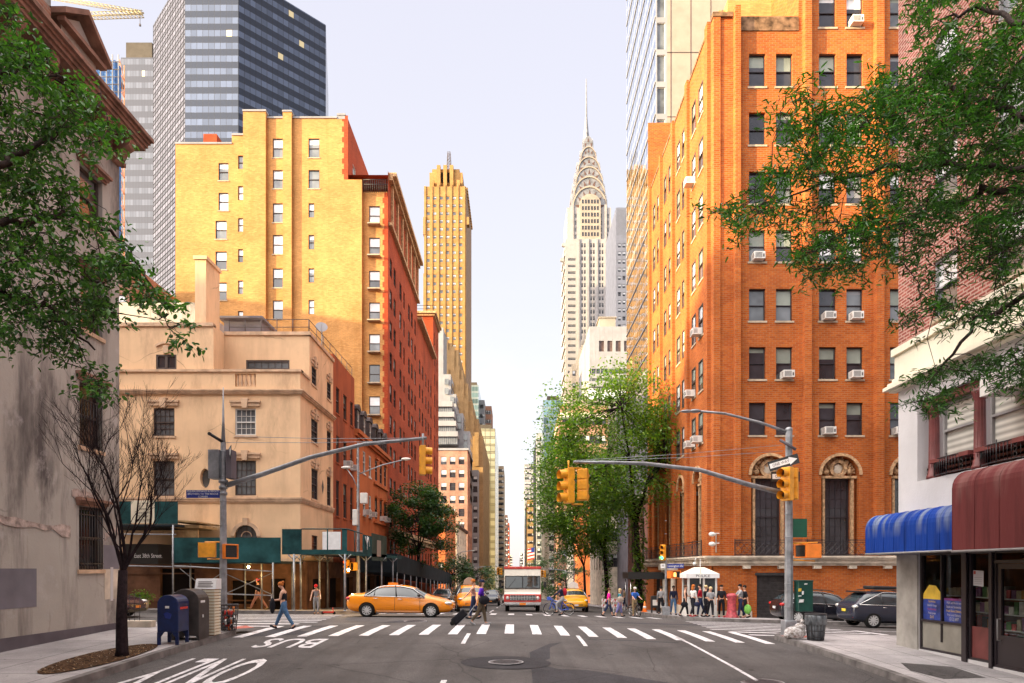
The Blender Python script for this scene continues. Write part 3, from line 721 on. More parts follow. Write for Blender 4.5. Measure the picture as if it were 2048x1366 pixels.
# ---- yellow brick slab with the dark red avenue front
YY, XLF = 64.4, -11.9
b = Bld('brick_building', 'tall yellow brick apartment block with red brick avenue front and stepped top', 'apartment building', (-20, 70, G(-20, 70)))
F = Fc('F', YY); zb = G(-20, 64) - 1
A_ = [(326, 361), (385.6, 421)]; A2 = [(441.5, 478), (503, 539), (565, 600)]
Bs = [(311, 338), (372, 400), (436, 463.6), (498, 524.5), (561, 588), (622, 650)]
Cs = [(277, 315), (340, 377), (406.5, 444.6), (470, 508), (537, 575), (600.7, 638), (664, 702)]
Ds = [(406.5, 435), (470, 498.6), (536.7, 565), (600, 628.5)]
Es = [(406.5, 444.6), (470, 508), (537, 575), (600.7, 638), (664.6, 701.5), (726, 764), (790, 828)]
def hz(px0, px1, lst): return [(F.u(px0), F.u(px1), Z_(q, YY), Z_(p, YY)) for p, q in lst]
wall = MB()
strips = [(351, 463.7, 288.5, 0, hz(437, 457, A_) + hz(431, 453.5, A2)), (463.7, 489, 271, 0, hz(476, 487.5, Bs)), (489, 534, 228, .35, []),
          (534, 568, 237, 0, hz(545.6, 566, Cs)), (568, 585.5, 229, .35, []), (585.5, 690, 237, 0, hz(617, 639, Cs[:2]) + hz(617, 628.5, Ds)), (690, 723.7, 359, 0, []), (723.7, 775.8, 378, -.5, hz(736, 758, Es))]
for (p0, p1, tp, n, hs) in strips:
    F.wall(wall, F.u(p0), F.u(p1), zb, Z_(tp, YY), hs, .28, n=n)
    for (a, c, z0, z1) in hs:
        kw = dict(blind=[0, .5, .5, 1, .5, 1, .3][rnd.randrange(7)], bl='blind_white', fr='bronze_frame')
        if rnd.random() < .5: kw['gl'] = 'pane_mid'
        b.window(F, a, c, z0, z1, n=n - .14, **kw)
for px, n, tp in ((489, .35, 228), (534, .35, 228), (568, .35, 229), (585.5, .35, 229), (723.7, -.5, 359)):
    wall.quad(F.pt(F.u(px), zb, 0), F.pt(F.u(px), zb, n), F.pt(F.u(px), Z_(tp, YY), n), F.pt(F.u(px), Z_(tp, YY), 0))
# upper storeys stand back from the avenue side: roofs and flank
wall.quad((F.u(351), YY, zb), (F.u(351), 90, zb), (F.u(351), 90, Z_(288, YY)), (F.u(351), YY, Z_(288, YY)))
for (p0, p1, tp) in ((351, 463.7, 290), (463.7, 489, 272), (489, 690, 239)): wall.quad((F.u(p0), YY, Z_(tp, YY)), (F.u(p1), YY, Z_(tp, YY)), (F.u(p1), 92, Z_(tp, YY)), (F.u(p0), 92, Z_(tp, YY)))
b.part(wall, 'wall', 'brick_yellow')
cp = MB()
for (p0, p1, tp, n) in ((351, 464, 288.5, 0), (464, 489, 271, 0), (534, 568, 237, 0), (585.5, 674, 237, 0), (488, 535, 228, .35), (567, 586.5, 229, .35), (674, 691, 231, 0)):
    F.box(cp, F.u(p0), F.u(p1), Z_(tp, YY), Z_(tp, YY) + .16, -.3, n + .08)
F.box(cp, F.u(674), F.u(690), Z_(238, YY), Z_(231, YY), -.3, .02); b.part(cp, 'coping', 'white_panel')
# red brick flank of the set-back top, and the avenue front
XS = F.u(696)
rb = MB(); zt = Z_(231, YY)
rb.quad((F.u(690), YY - .01, Z_(359, YY)), (XS, YY - .01, Z_(359, YY)), (XS, YY - .01, zt), (F.u(690), YY - .01, zt))
SU = Fc('L', XS)
uh = [(66.3 + k * 3.1, 67.5 + k * 3.1, Z_(340, YY) - q, Z_(302, YY) - q) for k in range(5) for q in (0, 3.1)]
SU.wall(rb, YY, 83.5, Z_(378, YY), zt - .3, uh, .2)
for h in uh: b.window(SU, *h, n=-.1, fr='white_frame', blind=.4)
ztA = 39.6; SA = Fc('L', XLF)
zg = G(-12, 70)
ah = []
nz_ = 11; H0 = 7.6; pit = (ztA - H0 - 1.2) / 9.6
uu = [66.0, 68.1, 71.6, 73.9, 77.4, 79.6, 82.2]
for ui, u in enumerate(uu):
    for k in range(10):
        z0 = 3.0 + k * 3.02; w_ = .45 if ui in (3,) else .62
        if z0 + 1.9 < ztA - 1.5: ah.append((u - w_, u + w_, z0, z0 + 1.75))
SA.wall(rb, YY, 83.9, zg - 1, ztA, ah, .28)
for i, h in enumerate(ah): b.window(SA, *h, n=-.14, fr='bronze_frame', blind=[.5, 0, .6, 1][rnd.randrange(4)], bl='blind_white' if i % 3 else 'blind', sub=False)
ztB = 33.0; bh = []
for u in (86.2, 88.8, 92.2, 94.8, 97.8):
    for k in range(9): bh.append((u - .6, u + .6, 2.4 + k * 3.02, 4.15 + k * 3.02))
SA.wall(rb, 83.9, 100, zg - 2, ztB, bh, .28)
for i, h in enumerate(bh): b.window(SA, *h, n=-.14, fr='bronze_frame', blind=[.5, 0, .6][rnd.randrange(3)], bl='blind_white', sub=False)
rb.quad((XLF, 83.9, ztB), (XLF - 8, 83.9, ztB), (XLF - 8, 83.9, ztA), (XLF, 83.9, ztA)); rb.quad((XLF, YY, ztA - .4), (XLF, 83.9, ztA - .4), (-16, 83.9, ztA - .4), (-16, YY, ztA - .4)); rb.quad((XLF, 83.9, ztB - .1), (XLF, 100, ztB - .1), (-20, 100, ztB - .1), (-20, 83.9, ztB - .1))
rb.quad((XS, 83.5, ztA - 1), (-26, 83.5, ztA - 1), (-26, 83.5, zt - .3), (XS, 83.5, zt - .3))
b.part(rb, 'avenue_wall', 'brick_red', 'dark red brick front along the avenue')
# toothed joint where the two bricks meet, and cornices
q = MB()
for k in range(74):
    z = zg + 3 + k * .5; w_ = .28 if k % 2 else .12
    if z < Z_(378, YY) - .4: F.box(q, F.u(775.8) - .32 - w_, F.u(775.8) + .004, z, z + .5, -.49, -.485)
for k in range(12): z = Z_(359, YY) + k * .5; F.box(q, F.u(690) - (.28 if k % 2 else .1), F.u(690), z, z + .5, .004, .008)
b.part(q, 'quoin_joint', 'brick_red')
cn = MB()
SA.box(cn, YY + .3, 83.9, ztA - .35, ztA, 0, .75); SA.box(cn, YY + .3, 83.9, ztA - .7, ztA - .35, 0, .4); SA.box(cn, YY + .3, 83.9, ztA - 5.0, ztA - 4.7, 0, .35)
for k in range(7): u = YY + 1.5 + k * 2.9; SA.box(cn, u, u + .5, ztA - 4.7, ztA - .7, 0, .22)
SA.box(cn, 83.9, 100, ztB - .3, ztB, 0, .6); SA.box(cn, YY + .4, 100, 5.4, 5.9, 0, .5); SA.box(cn, YY + .4, 100, 4.9, 5.4, 0, .25)
each(cn, 'cornice', 'terracotta', b.root)
ra = MB()
for (a, c) in (((F.u(726), YY + .1), (F.u(775), YY + .1)), ((F.u(775), YY + .1), (F.u(775), YY + 16))):
    for hh in (.95, .5): ra.tube([(a[0], a[1], Z_(378, YY) + hh), (c[0], c[1], Z_(378, YY) + hh)], .03, 5)
    for k in range(14): x, y = a[0] + (c[0] - a[0]) * k / 13, a[1] + (c[1] - a[1]) * k / 13; ra.tube([(x, y, Z_(378, YY) - .3), (x, y, Z_(378, YY) + .95)], .025, 4)
b.part(ra, 'roof_railing', 'wrought_iron')
vb = MB(); p = P(421, 280, YY + 2); vb.box(p[0] - .7, p[1], p[2] - 2, p[0] + .6, p[1] + 1.2, p[2] + .6); b.part(vb, 'roof_vent', 'brick_red')
# street awning shed belongs to the shops, built further below
b.done()
# red cornered house behind it
def simple_box(name, label, x0, x1, y0, y1, z1, mat, face, loc_z=None, cat='building', group=None, side=None, cornice=None, trim='terracotta', **wk):
    """face / side: (first u, last u, columns, first z, top z, rows, window w, window h)"""
    zb_ = G((x0 + x1) / 2, y0) - 2
    b = Bld(name, label, cat, ((x0 + x1) / 2, y0, zb_ + 2), group)
    m_ = MB(); sk = ''; fF = Fc('F', y0); fS = Fc('L', x1) if x1 < 0 else Fc('R', x0)
    for key, spec, fc, ua, ub in (('f', face, fF, x0, x1), ('s', side, fS, y0, y1)):
        if not spec: continue
        ua_, ub_, nc, za, zt_, nr, ww, wh = spec; hs = []
        for i in range(nc):
            u = ua_ + (ub_ - ua_) * (i + .5) / nc
            for j in range(nr):
                z = za + (zt_ - za) * (j + .5) / nr; hs.append((u - ww / 2, u + ww / 2, z - wh / 2, z + wh / 2))
        fc.wall(m_, ua, ub, zb_, z1, hs, .25); sk += 'f' if key == 'f' else ('r' if x1 < 0 else 'l')
        for h in hs:
            kk = dict(wk); kk.setdefault('blind', [0, .5, .3, .6][rnd.randrange(4)]); kk.setdefault('bl', 'blind_white'); kk.setdefault('fr', 'bronze_frame')
            b.window(fc, *h, n=-.16, sub=False, **kk)
    shell(m_, x0, x1, y0, y1, zb_, z1, 0, sk, mt=1)
    b.part(m_, 'wall', [mat, 'roofing'])
    if cornice:
        c_ = MB()
        for (dz0, dz1, n) in cornice:
            fF.box(c_, x0, x1 + (n if x1 < 0 else 0), z1 + dz0, z1 + dz1, 0, n)
            fS.box(c_, y0, y1, z1 + dz0, z1 + dz1, 0, n)
        b.part(c_, 'cornice', trim)
    return b
C1 = [(-.3, .02, .5), (-.6, -.3, .25)]
b = simple_box('brick_building', 'narrow dark red brick house with roof railing beyond the yellow block', -20, XLF, 100.4, 107.5, Z_(622, 100), 'brick_red', (-16.2, -12.4, 2, 6, 38, 10, 1.1, 1.9), side=(101, 107, 2, 4, 38, 11, 1.1, 1.9), cornice=C1)
ra = MB()
for hh in (.5, 1.0): ra.tube([(-17, 100.5, 39.8 + hh), (-12, 100.5, 39.8 + hh), (-12, 106, 39.8 + hh)], .035, 4)
b.part(ra, 'roof_railing', 'wrought_iron'); b.done()
# ---- peach stucco corner house
YP = 38.0; F = Fc('F', YP); F2 = Fc('F', 39.7); S_ = Fc('L', XLF)
b = Bld('corner_house', 'peach stucco corner house with round window, keystone lintels and roof terrace', 'house', (-20, 42, G(-20, 42)))
zg = G(-14, 38) - .5; zc = Z_(791, YP); zp = Z_(744, YP); zu = 15.72; XA, XB = -30.5, XLF
wall = MB()
hf = [(F.u(307), F.u(349), Z_(872, YP), Z_(816, YP)), (F.u(307), F.u(349), Z_(992, YP), Z_(922, YP)), (F.u(470), F.u(512), Z_(871, YP), Z_(817, YP)), (F.u(470), F.u(512), Z_(991, YP), Z_(921, YP))]
ac_, ar = F.u(492), .62; hA = (ac_ - ar, ac_ + ar, Z_(1100, YP), Z_(1073, YP) + ar)
ov = (F.u(400), F.u(420), Z_(976, YP), Z_(937, YP)); ov2 = (F.u(238), F.u(250), Z_(976, YP), Z_(937, YP))
F.wall(wall, XA, XB, zg, zc, hf + [hA, ov], .26); F.arch(wall, ac_, ar, Z_(1073, YP), 0, .26)
# the round window: corners of its square hole filled
uc, zc_, ru, rv = (ov[0] + ov[1]) / 2, (ov[2] + ov[3]) / 2, (ov[1] - ov[0]) / 2, (ov[3] - ov[2]) / 2
for k in range(24):
    t0, t1 = 2 * math.pi * k / 24, 2 * math.pi * (k + 1) / 24
    def e(t_, q=1): return (uc + ru * q * math.cos(t_), zc_ + rv * q * math.sin(t_))
    def sq(t_): c, s = math.cos(t_), math.sin(t_); m_ = max(abs(c), abs(s)); return (uc + ru * c / m_, zc_ + rv * s / m_)
    wall.quad(F.pt(*e(t0)), F.pt(*e(t1)), F.pt(*sq(t1)), F.pt(*sq(t0))); wall.quad(F.pt(*e(t0)), F.pt(*e(t1)), F.pt(*e(t1), -.3), F.pt(*e(t0), -.3))
sh_px = [(622.5, 635.5, 835, 889), (653.7, 662, 859.6, 905.6), (623, 635.5, 935.5, 1001), (654, 661.6, 951.7, 1013), (623.5, 635, 1070, 1110)]
sh = [(S_.u(a), S_.u(c), S_.z(q, c), S_.z(p, a)) for a, c, p, q in sh_px]
S_.wall(wall, YP, 44.9, zg, zc, sh, .22)
up = [(S_.u(623.5), S_.u(633), S_.z(775, 633), S_.z(730, 623.5)), (S_.u(654), S_.u(662), S_.z(802.6, 662), S_.z(761.6, 654))]
# parapet storey
bal = (F.u(470), F.u(512), Z_(773, YP), Z_(748, YP))
F.wall(wall, XA, XB, zc, zp, [bal], .25); wall.quad((XA, YP + .3, zp), (XB, YP + .3, zp), (XB, YP, zp), (XA, YP, zp)); wall.quad((XA, YP + .25, zc), (bal[0], YP + .25, zc), (bal[0], YP + .25, zp), (XA, YP + .25, zp)); wall.quad((bal[1], YP + .25, zc), (XB, YP + .25, zc), (XB, YP + .25, zp), (bal[1], YP + .25, zp))
wall.quad((XA, YP, zc + .05), (XB, YP, zc + .05), (XB, 39.8, zc + .05), (XA, 39.8, zc + .05))
xk = X_(427, 38.25); FU = Fc('F', 38.25)
FU.wall(wall, XA, xk, zc, zu, [(FU.u(312), FU.u(353), Z_(739, 38.25), Z_(709, 38.25))], .22)
wall.quad((xk, 38.25, zc), (xk, 39.7, zc), (xk, 39.7, zu), (xk, 38.25, zu))
F2.wall(wall, xk, XB, zc, zu, [(F2.u(492), F2.u(579), Z_(740, 39.7), Z_(720, 39.7))], .22)
S_.wall(wall, YP, 39.7, zc, zp, [], .2); S_.wall(wall, 39.7, 44.9, zc, zu, up, .22)
wall.quad((XA, 38.25, zu), (xk, 38.25, zu), (xk, 44.9, zu), (XA, 44.9, zu)); wall.quad((xk, 39.7, zu), (XB, 39.7, zu), (XB, 44.9, zu), (xk, 44.9, zu))
b.part(wall, 'wall', 'stucco_peach')
cp = MB()
for fc, u0, u1, z0 in ((FU, XA, xk, zu), (F2, xk, XB + .06, zu), (S_, 39.6, 44.9, zu)): fc.box(cp, u0, u1, z0 - .1, z0 + .1, -.3, .09)
F.box(cp, XA, XB + .08, zp, zp + .13, -.3, .1); S_.box(cp, YP, 39.7, zp - .002, zp + .128, -.3, .08)
b.part(cp, 'coping', 'peach_trim')
for a0, a1, n in ((Z_(789, YP), Z_(780, YP), .22), (Z_(1005, YP), Z_(995, YP), .12)):
    bt = MB(); h = (a1 - a0)
    for (f0, f1, nn) in ((0, .3, .5), (.3, .68, .75), (.68, 1, 1)):
        F.box(bt, XA, XB + n * nn, a0 + h * f0, a0 + h * f1, 0, n * nn); S_.box(bt, YP, 44.9, a0 + h * f0, a0 + h * f1, 0, n * nn - .002)
    b.part(bt, 'belt_course', 'peach_trim')
for i, h in enumerate(hf):
    b.window(F, *h, n=-.14, fr='white_frame' if i == 2 else 'bronze_frame', cols=4, rows=4, fw=.07, gl='pane_mid', sill='peach_trim', blind=.0)
    li = MB(); u0, u1, z = h[0] - .22, h[1] + .22, h[3] + .12; F.box(li, u0, u1, z, z + .2, .0, .1); F.box(li, u0 - .05, u1 + .05, z + .2, z + .3, 0, .16)
    uc = (u0 + u1) / 2; li.prism([(uc - .13, z - .12), (uc + .13, z - .12), (uc + .2, z + .42), (uc - .2, z + .42)], 1, YP - .2, YP); b.part(li, 'lintel', 'peach_trim')
b.window(FU, FU.u(312), FU.u(353), Z_(739, 38.25), Z_(709, 38.25), n=-.1, double=True, mid=False, fw=.09, fr='bronze_frame', sill='peach_trim')
b.window(F2, F2.u(492), F2.u(579), Z_(740, 39.7), Z_(720, 39.7), n=-.1, cols=6, mid=False, fw=.09, fr='bronze_frame', gl='pane_mid', sill='peach_trim')
li = MB(); FU.ring(li, FU.u(333), Z_(718, 38.25), .85, .97, 0, .1, 50, 130, 8); FU.box(li, FU.u(328), FU.u(338), Z_(707, 38.25), Z_(692, 38.25), 0, .14); b.part(li, 'lintel', 'peach_trim')
for i, h in enumerate(sh[:4] + up):
    b.window(S_, *h, n=-.12, fr='bronze_frame', cols=4, rows=4, sill='peach_trim'); li = MB(); u0, u1, z = h[0] - .15, h[1] + .15, h[3] + .12
    S_.box(li, u0, u1, z, z + .16, 0, .06); S_.box(li, u0 + .05, u1 - .05, z + .2, z + .3, 0, .1); S_.box(li, (u0 + u1) / 2 - .1, (u0 + u1) / 2 + .1, z - .1, z + .5, 0, .13); b.part(li, 'lintel', 'peach_trim')
b.window(S_, *sh[4], n=-.12, fr='bronze_frame', cols=3, rows=3)
b.window(F, *hA, n=-.14, fr='bronze_frame', mid=False, cols=4, rows=3, gl='pane_mid', sill=None)
rg = MB(); F.ring(rg, ac_, Z_(1073, YP), ar, ar + .2, 0, .09, seg=18); F.box(rg, ac_ - .14, ac_ + .14, Z_(1073, YP) + ar + .0, Z_(1036, YP), 0, .16)
b.part(rg, 'arch_ornament', 'peach_trim'); rg = MB(); F.ring(rg, ac_, Z_(1073, YP), ar * .42, ar * .5, -.1, -.06); b.part(rg, 'tracery', 'peach_trim')
og = MB(); og.quad(F.pt(ov[0], ov[2], -.28), F.pt(ov[1], ov[2], -.28), F.pt(ov[1], ov[3], -.28), F.pt(ov[0], ov[3], -.28)); b.part(og, 'round_window', 'pane_mid')
dm = MB(); u, z0, z1 = S_.u(645), S_.z(988, 645), S_.z(959, 645); q = [S_.pt(u - .25, (z0 + z1) / 2, .02), S_.pt(u, z0, .02), S_.pt(u + .25, (z0 + z1) / 2, .02), S_.pt(u, z1, .02)]; dm.quad(*q); b.part(dm, 'wall_ornament', 'bronze_frame')
bl = MB()
for k in range(5):
    u = bal[0] + (bal[1] - bal[0]) * (k + .5) / 5; h = bal[3] - bal[2]
    bl.lathe([(.05, 0), (.05, h * .08), (.03, h * .12), (.085, h * .32), (.035, h * .7), (.06, h * .86), (.06, h)], (u, YP + .12, bal[2]), 10)
b.part(bl, 'balustrade', 'peach_trim')
ch = MB(); x0, x1 = X_(390, 38.6), X_(412, 38.6); ch.box(x0, 38.6, zu - 3, x1, 40.4, Z_(519, 38.6)); ch.box(x0 - .08, 38.52, Z_(519, 38.6), x1 + .08, 40.48, Z_(512, 38.6)); b.part(ch, 'chimney', 'stucco_peach')
ra = MB(); 
for hh in (.45, .9):
    ra.tube([(xk + .2, 39.9, zu + hh), (XB - .1, 39.9, zu + hh), (XB - .1, 50.5, zu + hh + .3)], .022, 5)
for k in range(6): x = xk + .2 + (XB - .1 - xk - .2) * k / 5; ra.tube([(x, 39.9, zu), (x, 39.9, zu + .9)], .022, 5)
for k in range(8): ra.tube([(XB - .1, 40 + k * 1.5, zu), (XB - .1, 40 + k * 1.5, zu + .93 + .03 * k)], .022, 5)
b.part(ra, 'roof_railing', 'bronze_frame')
rs = MB(); rs.box(X_(455, 42), 41.5, zu, X_(528, 42), 43.5, Z_(645, 42)); rs.box(X_(447, 42), 41.2, Z_(645, 42), X_(534, 42), 43.7, Z_(641, 42)); rs.box(X_(474, 41.4), 41.4, zu + .1, X_(504, 41.4), 41.5, zu + .5, 1); b.part(rs, 'roof_shed', ['grey_paint', 'dark_void'])
rv_ = MB(); rv_.box(X_(535, 42), 41.5, zu, X_(548, 42), 42, zu + .55); rv_.box(X_(532, 42), 41.4, zu + .55, X_(551, 42), 42.1, zu + .65); b.part(rv_, 'roof_vent', 'white_panel')
b.done()
tp = MB(); plain('tarp_blue', (.02, .14, .42), .4, .3, 2, bd=.05)
xa, xb = X_(300, 40.5), X_(380, 40.5)
for i in range(8):
    for j in range(3):
        def q(i, j): return (xa + (xb - xa) * i / 8, 40 + j * .7, zu + .62 + .08 * math.sin(i * 2.1 + j) - j * .02 + (.0 if j else -.45))
        tp.quad(q(i, j), q(i + 1, j), q(i + 1, j + 1), q(i, j + 1))
tp.box(xa + .1, 40.1, zu, xb - .1, 42, zu + .45, 1)
tag(tp.build('tarpaulin', ['tarp_blue', 'roofing']), 'bright blue tarpaulin over a heap on the peach house roof', 'tarpaulin')
ds = thing('satellite_dish', 'white satellite dish on the roof edge of the peach corner house', 'satellite dish', (X_(643, 42.5), 42.5, zu))
d_ = MB(); i0 = len(d_.v)
prof = [(r, -.28 * r * r) for r in (.02, .12, .22, .31, .37)]
d_.lathe([(r, .28 * r * r * 1.6) for r in (.37, .3, .2, .1, .01)], (0, 0, 0), 20)
T = Matrix.Translation((X_(643, 42.5), 42.5, Z_(655, 42.5))) @ Matrix.Rotation(R(65), 4, 'X') @ Matrix.Rotation(R(15), 4, 'Y')
d_.v = [tuple(T @ Vector(v)) for v in d_.v]; d_.build('dish', 'white_panel', ds)
d_ = MB(); d_.tube([(X_(643, 42.5), 42.6, zu - .1), (X_(643, 42.5), 42.6, Z_(658, 42.5))], .04, 6); d_.tube([T @ Vector((.0, -.3, .05)), T @ Vector((0, 0, .45))], .015, 5); d_.build('mast', 'grey_frame', ds)
# ---- rust stucco house, and the two orange mansard houses
b = Bld('town_house', 'narrow rust stained stucco house between the peach corner house and the mansard houses', 'house', (-16, 48, G(-16, 48)))
wall = MB(); hs = []
for (u0, u1) in ((45.65, 46.5), (47.6, 48.55), (49.6, 50.4)):
    for (z0, z1) in ((12.5, 14.25), (9.2, 11.0), (5.6, 8.0)): hs.append((u0, u1, z0, z1))
S_.wall(wall, 44.9, 50.9, G(-12, 48) - 1, 16.2, hs, .3); wall.quad((-22, 44.9, 10), (XLF, 44.9, 10), (XLF, 44.9, 16.2), (-22, 44.9, 16.2)); wall.quad((-22, 50.9, 10), (XLF, 50.9, 10), (XLF, 50.9, 16.2), (-22, 50.9, 16.2)); wall.quad((-22, 44.9, 16.18), (XLF, 44.9, 16.18), (XLF, 50.9, 16.18), (-22, 50.9, 16.18))
b.part(wall, 'wall', 'stucco_rust')
for i, h in enumerate(hs): b.window(S_, *h, n=-.14, fr='bronze_frame', gl='pane_warm', blind=[0, .3][i % 2], ac=(.001 if i in (4, 7) else 0), sill='stucco_rust')
b.done()
def mansard(name, label, u0, u1, us, wmat, wh, ornate):
    b = Bld(name, label, 'house', (-16, (u0 + u1) / 2, G(-16, 55)), group='orange mansard houses on the avenue'); wall = MB(); hs = []
    for u in us:
        for z0 in (9.6, 6.3, 3.0): hs.append((u - wh, u + wh, z0, z0 + 1.75))
    S_.wall(wall, u0, u1, G(-12, 55) - 1, 12.4, hs, .25); b.part(wall, 'wall', wmat)
    for i, h in enumerate(hs): b.window(S_, *h, n=-.1, fr='white_frame' if not ornate else 'bronze_frame', blind=[.2, .5, 0][i % 3], fw=.08, ac=(.001 if i in (2, 4, 7) else 0), sill='white_frame' if not ornate else 'stucco_orange')
    rf = MB(); zt = 14.55
    rf.quad((XLF, u0, 12.5), (XLF, u1, 12.5), (XLF - .8, u1, zt), (XLF - .8, u0, zt)); rf.quad((XLF - .8, u0, zt), (XLF - .8, u1, zt), (-20, u1, zt), (-20, u0, zt)); rf.quad((XLF, u0, 12.4), (XLF - .8, u0, zt), (-20, u0, zt), (-20, u0, 12.4)); b.part(rf, 'roof', 'slate')
    cn = MB(); S_.box(cn, u0, u1, 12.2, 12.5, 0, .35); S_.box(cn, u0, u1, 12.0, 12.2, 0, .2); 
    if ornate:
        for z0 in (9.4, 6.1, 2.8): S_.box(cn, u0 + .2, u1 - .2, z0 - .15, z0 + .02, 0, .16); 
        for u in us:
            for z0 in (9.6, 6.3): S_.box(cn, u - .5, u + .5, z0 + 1.85, z0 + 2.0, 0, .18)
    b.part(cn, 'cornice', 'stucco_orange')
    for u in us:
        dm = MB(); S_.box(dm, u - .55, u - .4, 12.5, 14.1, -.9, .05); S_.box(dm, u + .4, u + .55, 12.5, 14.1, -.9, .05)
        pr = [(u - .66, 14.1)] + [(u - .66 * math.cos(a), 14.1 + .45 * math.sin(a)) for a in [R(30), R(60), R(90), R(120), R(150)]] + [(u + .66, 14.1)]
        dm.prism(pr, 0, XLF - .9, XLF + .12); b.part(dm, 'dormer', 'slate')
        b.window(S_, u - .4, u + .4, 12.5, 14.1, n=-.08, fr='white_frame' if not ornate else 'bronze_frame', blind=.3, sill=None)
    b.done(); return b
mansard('mansard_house', 'orange house with white framed windows and dormers in a slate mansard', 50.9, 57.6, (52.0, 54.2, 56.4), 'stucco_orange', .45, False)
mansard('mansard_house', 'ornate orange house with stone sills, mansard and window boxes beside the red brick', 57.6, 64.3, (58.9, 61.0, 63.0), 'stucco_orange', .48, True)
# ---- grey stucco house on the near left corner
XG = -12.0; S_ = Fc('L', XG); YG = 20.75
b = Bld('stucco_house', 'stained grey stucco house with bracketed brown cornice on the near left corner', 'house', (-16, 10, .1))
hw = [(18.83, 19.9, 2.03, 3.8), (18.85, 19.9, 5.46, 7.27), (18.9, 19.9, 8.75, 10.4), (18.85, 19.9, 11.8, 13.3)]
wall = MB(); S_.wall(wall, -12, YG, -.9, 14.5, hw, .34); wall.quad((XG, YG, -.9), (-28, YG, -.9), (-28, YG, 14.5), (XG, YG, 14.5)); wall.quad((XG, -12, -.9), (-28, -12, -.9), (-28, -12, 14.5), (XG, -12, 14.5))
b.part(wall, 'wall', 'stucco_grey')
bd_ = MB(); S_.box(bd_, -12, YG + .02, -.9, .42, -.1, .035); b.part(bd_, 'base_band', 'band_paint')
for i, (u0, u1, z0, z1) in enumerate(hw):
    b.window(S_, u0, u1, z0, z1, n=-.2, fr='bronze_frame', gl='pane_warm' if i else 'pane_dark', blind=.3 if i > 1 else 0, bl='blind_grey', sill='peach_trim', fw=.08)
    li = MB(); z = z1
    for (a, c, n) in ((0, .07, .06), (.07, .14, .12), (.14, .22, .2)): S_.box(li, u0 - .1 - n * .4, u1 + .1 + n * .4, z + a, z + c, 0, n)
    b.part(li, 'lintel', 'brown_cornice')
gr = MB(); u0, u1, z0, z1 = hw[0]
for k in range(9): u = u0 + .05 + (u1 - u0 - .1) * k / 8; gr.tube([S_.pt(u, z0 + .02, .03), S_.pt(u, z1 - .04, .03)], .014, 5)
for z in (z0 + .15, (z0 + z1) / 2, z1 - .25): S_.box(gr, u0, u1, z, z + .03, .012, .045)
b.part(gr, 'window_grille', 'wrought_iron')
plain('plaster_pale', (.46, .37, .33), .9, .3, 5, bd=.02); random.seed(4)
for lab_, pts_ in (('ragged pale band where the render has fallen off', [(13 + k * .34, 3.42 - .022 * k) for k in range(17)]), ('pale plaster scar left of the corner', [(20.0 + k * .1, 3.0 + .03 * k) for k in range(8)]), ('pale plaster over the barred window', [(18.5 + k * .13, 4.12 + .02 * (k % 3)) for k in range(10)])):
    up_e = [(u, z + random.uniform(.03, .16)) for u, z in pts_]; lo_e = [(u, z - random.uniform(.02, .2)) for u, z in pts_][::-1]; q = MB(); q.prism(up_e + lo_e, 0, XG + .001, XG + .02); b.part(q, 'plaster_scar', 'plaster_pale', lab_)
gr = MB(); u0, u1, z0, z1 = hw[1]
for k in range(8): u = u0 + .05 + (u1 - u0 - .1) * k / 7; gr.tube([S_.pt(u, z0 + .02, .02), S_.pt(u, z1 - .5, .02)], .011, 5)
S_.box(gr, u0, u1, z1 - .52, z1 - .49, .0, .04); b.part(gr, 'window_grille', 'wrought_iron')
cn = MB()
S_.box(cn, -12, YG + .12, 14.3, 14.42, 0, .14); S_.box(cn, -12, YG + .06, 14.42, 14.95, 0, .05)
for (a, c, n) in ((14.95, 15.05, .62), (15.05, 15.16, .68), (15.16, 15.25, .74), (15.25, 15.36, .82)): S_.box(cn, -12, YG + n * .55, a, c, 0, n)
for k in range(26):
    u = YG - .25 - k * 1.15
    pr = [(0, 14.95), (.55, 14.95), (.56, 14.8), (.5, 14.68), (.36, 14.6), (.27, 14.45), (.2, 14.3), (.08, 14.22), (0, 14.22)]
    cn.prism([(XG + x, z) for x, z in pr], 1, u - .16, u + .16)
b.part(cn, 'cornice', 'brown_cornice')
us_ = MB(); us_.quad((-12.35, -12, 15.3), (-12.35, 18.2, 15.3), (-12.35, 18.2, 17.0), (-12.35, -12, 17.0), 1); us_.quad((-12.4, -12, 17.0), (-12.4, 18.2, 17.0), (-12.4, 18.2, 21), (-12.4, -12, 21)); us_.quad((-12.35, 18.2, 15.3), (-26, 18.2, 15.3), (-26, 18.2, 21), (-12.35, 18.2, 21)); us_.quad((-12.3, -12, 15.35), (-12.3, YG, 15.35), (-26, YG, 15.35), (-26, -12, 15.35))
b.part(us_, 'upper_storey', ['stucco_grey', 'brick_rough'])
dm = MB(); SD = Fc('L', -12.25); c = 19.2
SD.wall(dm, 18.45, 20.0, 15.35, 16.85, [(18.72, 19.7, 15.5, 16.6)], .25); dm.poly([SD.pt(18.3, 16.85, .02), SD.pt(20.15, 16.85, .02), SD.pt(c, 17.45, .02)]); dm.quad(SD.pt(20.0, 15.35), SD.pt(20.0, 15.35, -3), SD.pt(20.0, 16.85, -3), SD.pt(20.0, 16.85))
b.part(dm, 'dormer', 'stucco_grey')
pd = MB()
for (ua, za, ub, zb_) in ((18.2, 16.9, c, 17.62), (20.3, 16.9, c, 17.62)):
    n_ = Vector((0, -(zb_ - za), ub - ua)).normalized() * (.16 if ub > ua else -.16)
    pts = [(ua, za), (ub, zb_), (ub, zb_ + .16), (ua, za + .16)]
    i = len(pd.v); pd.prism([(u, z) for u, z in pts], 0, -15.5, -11.95)
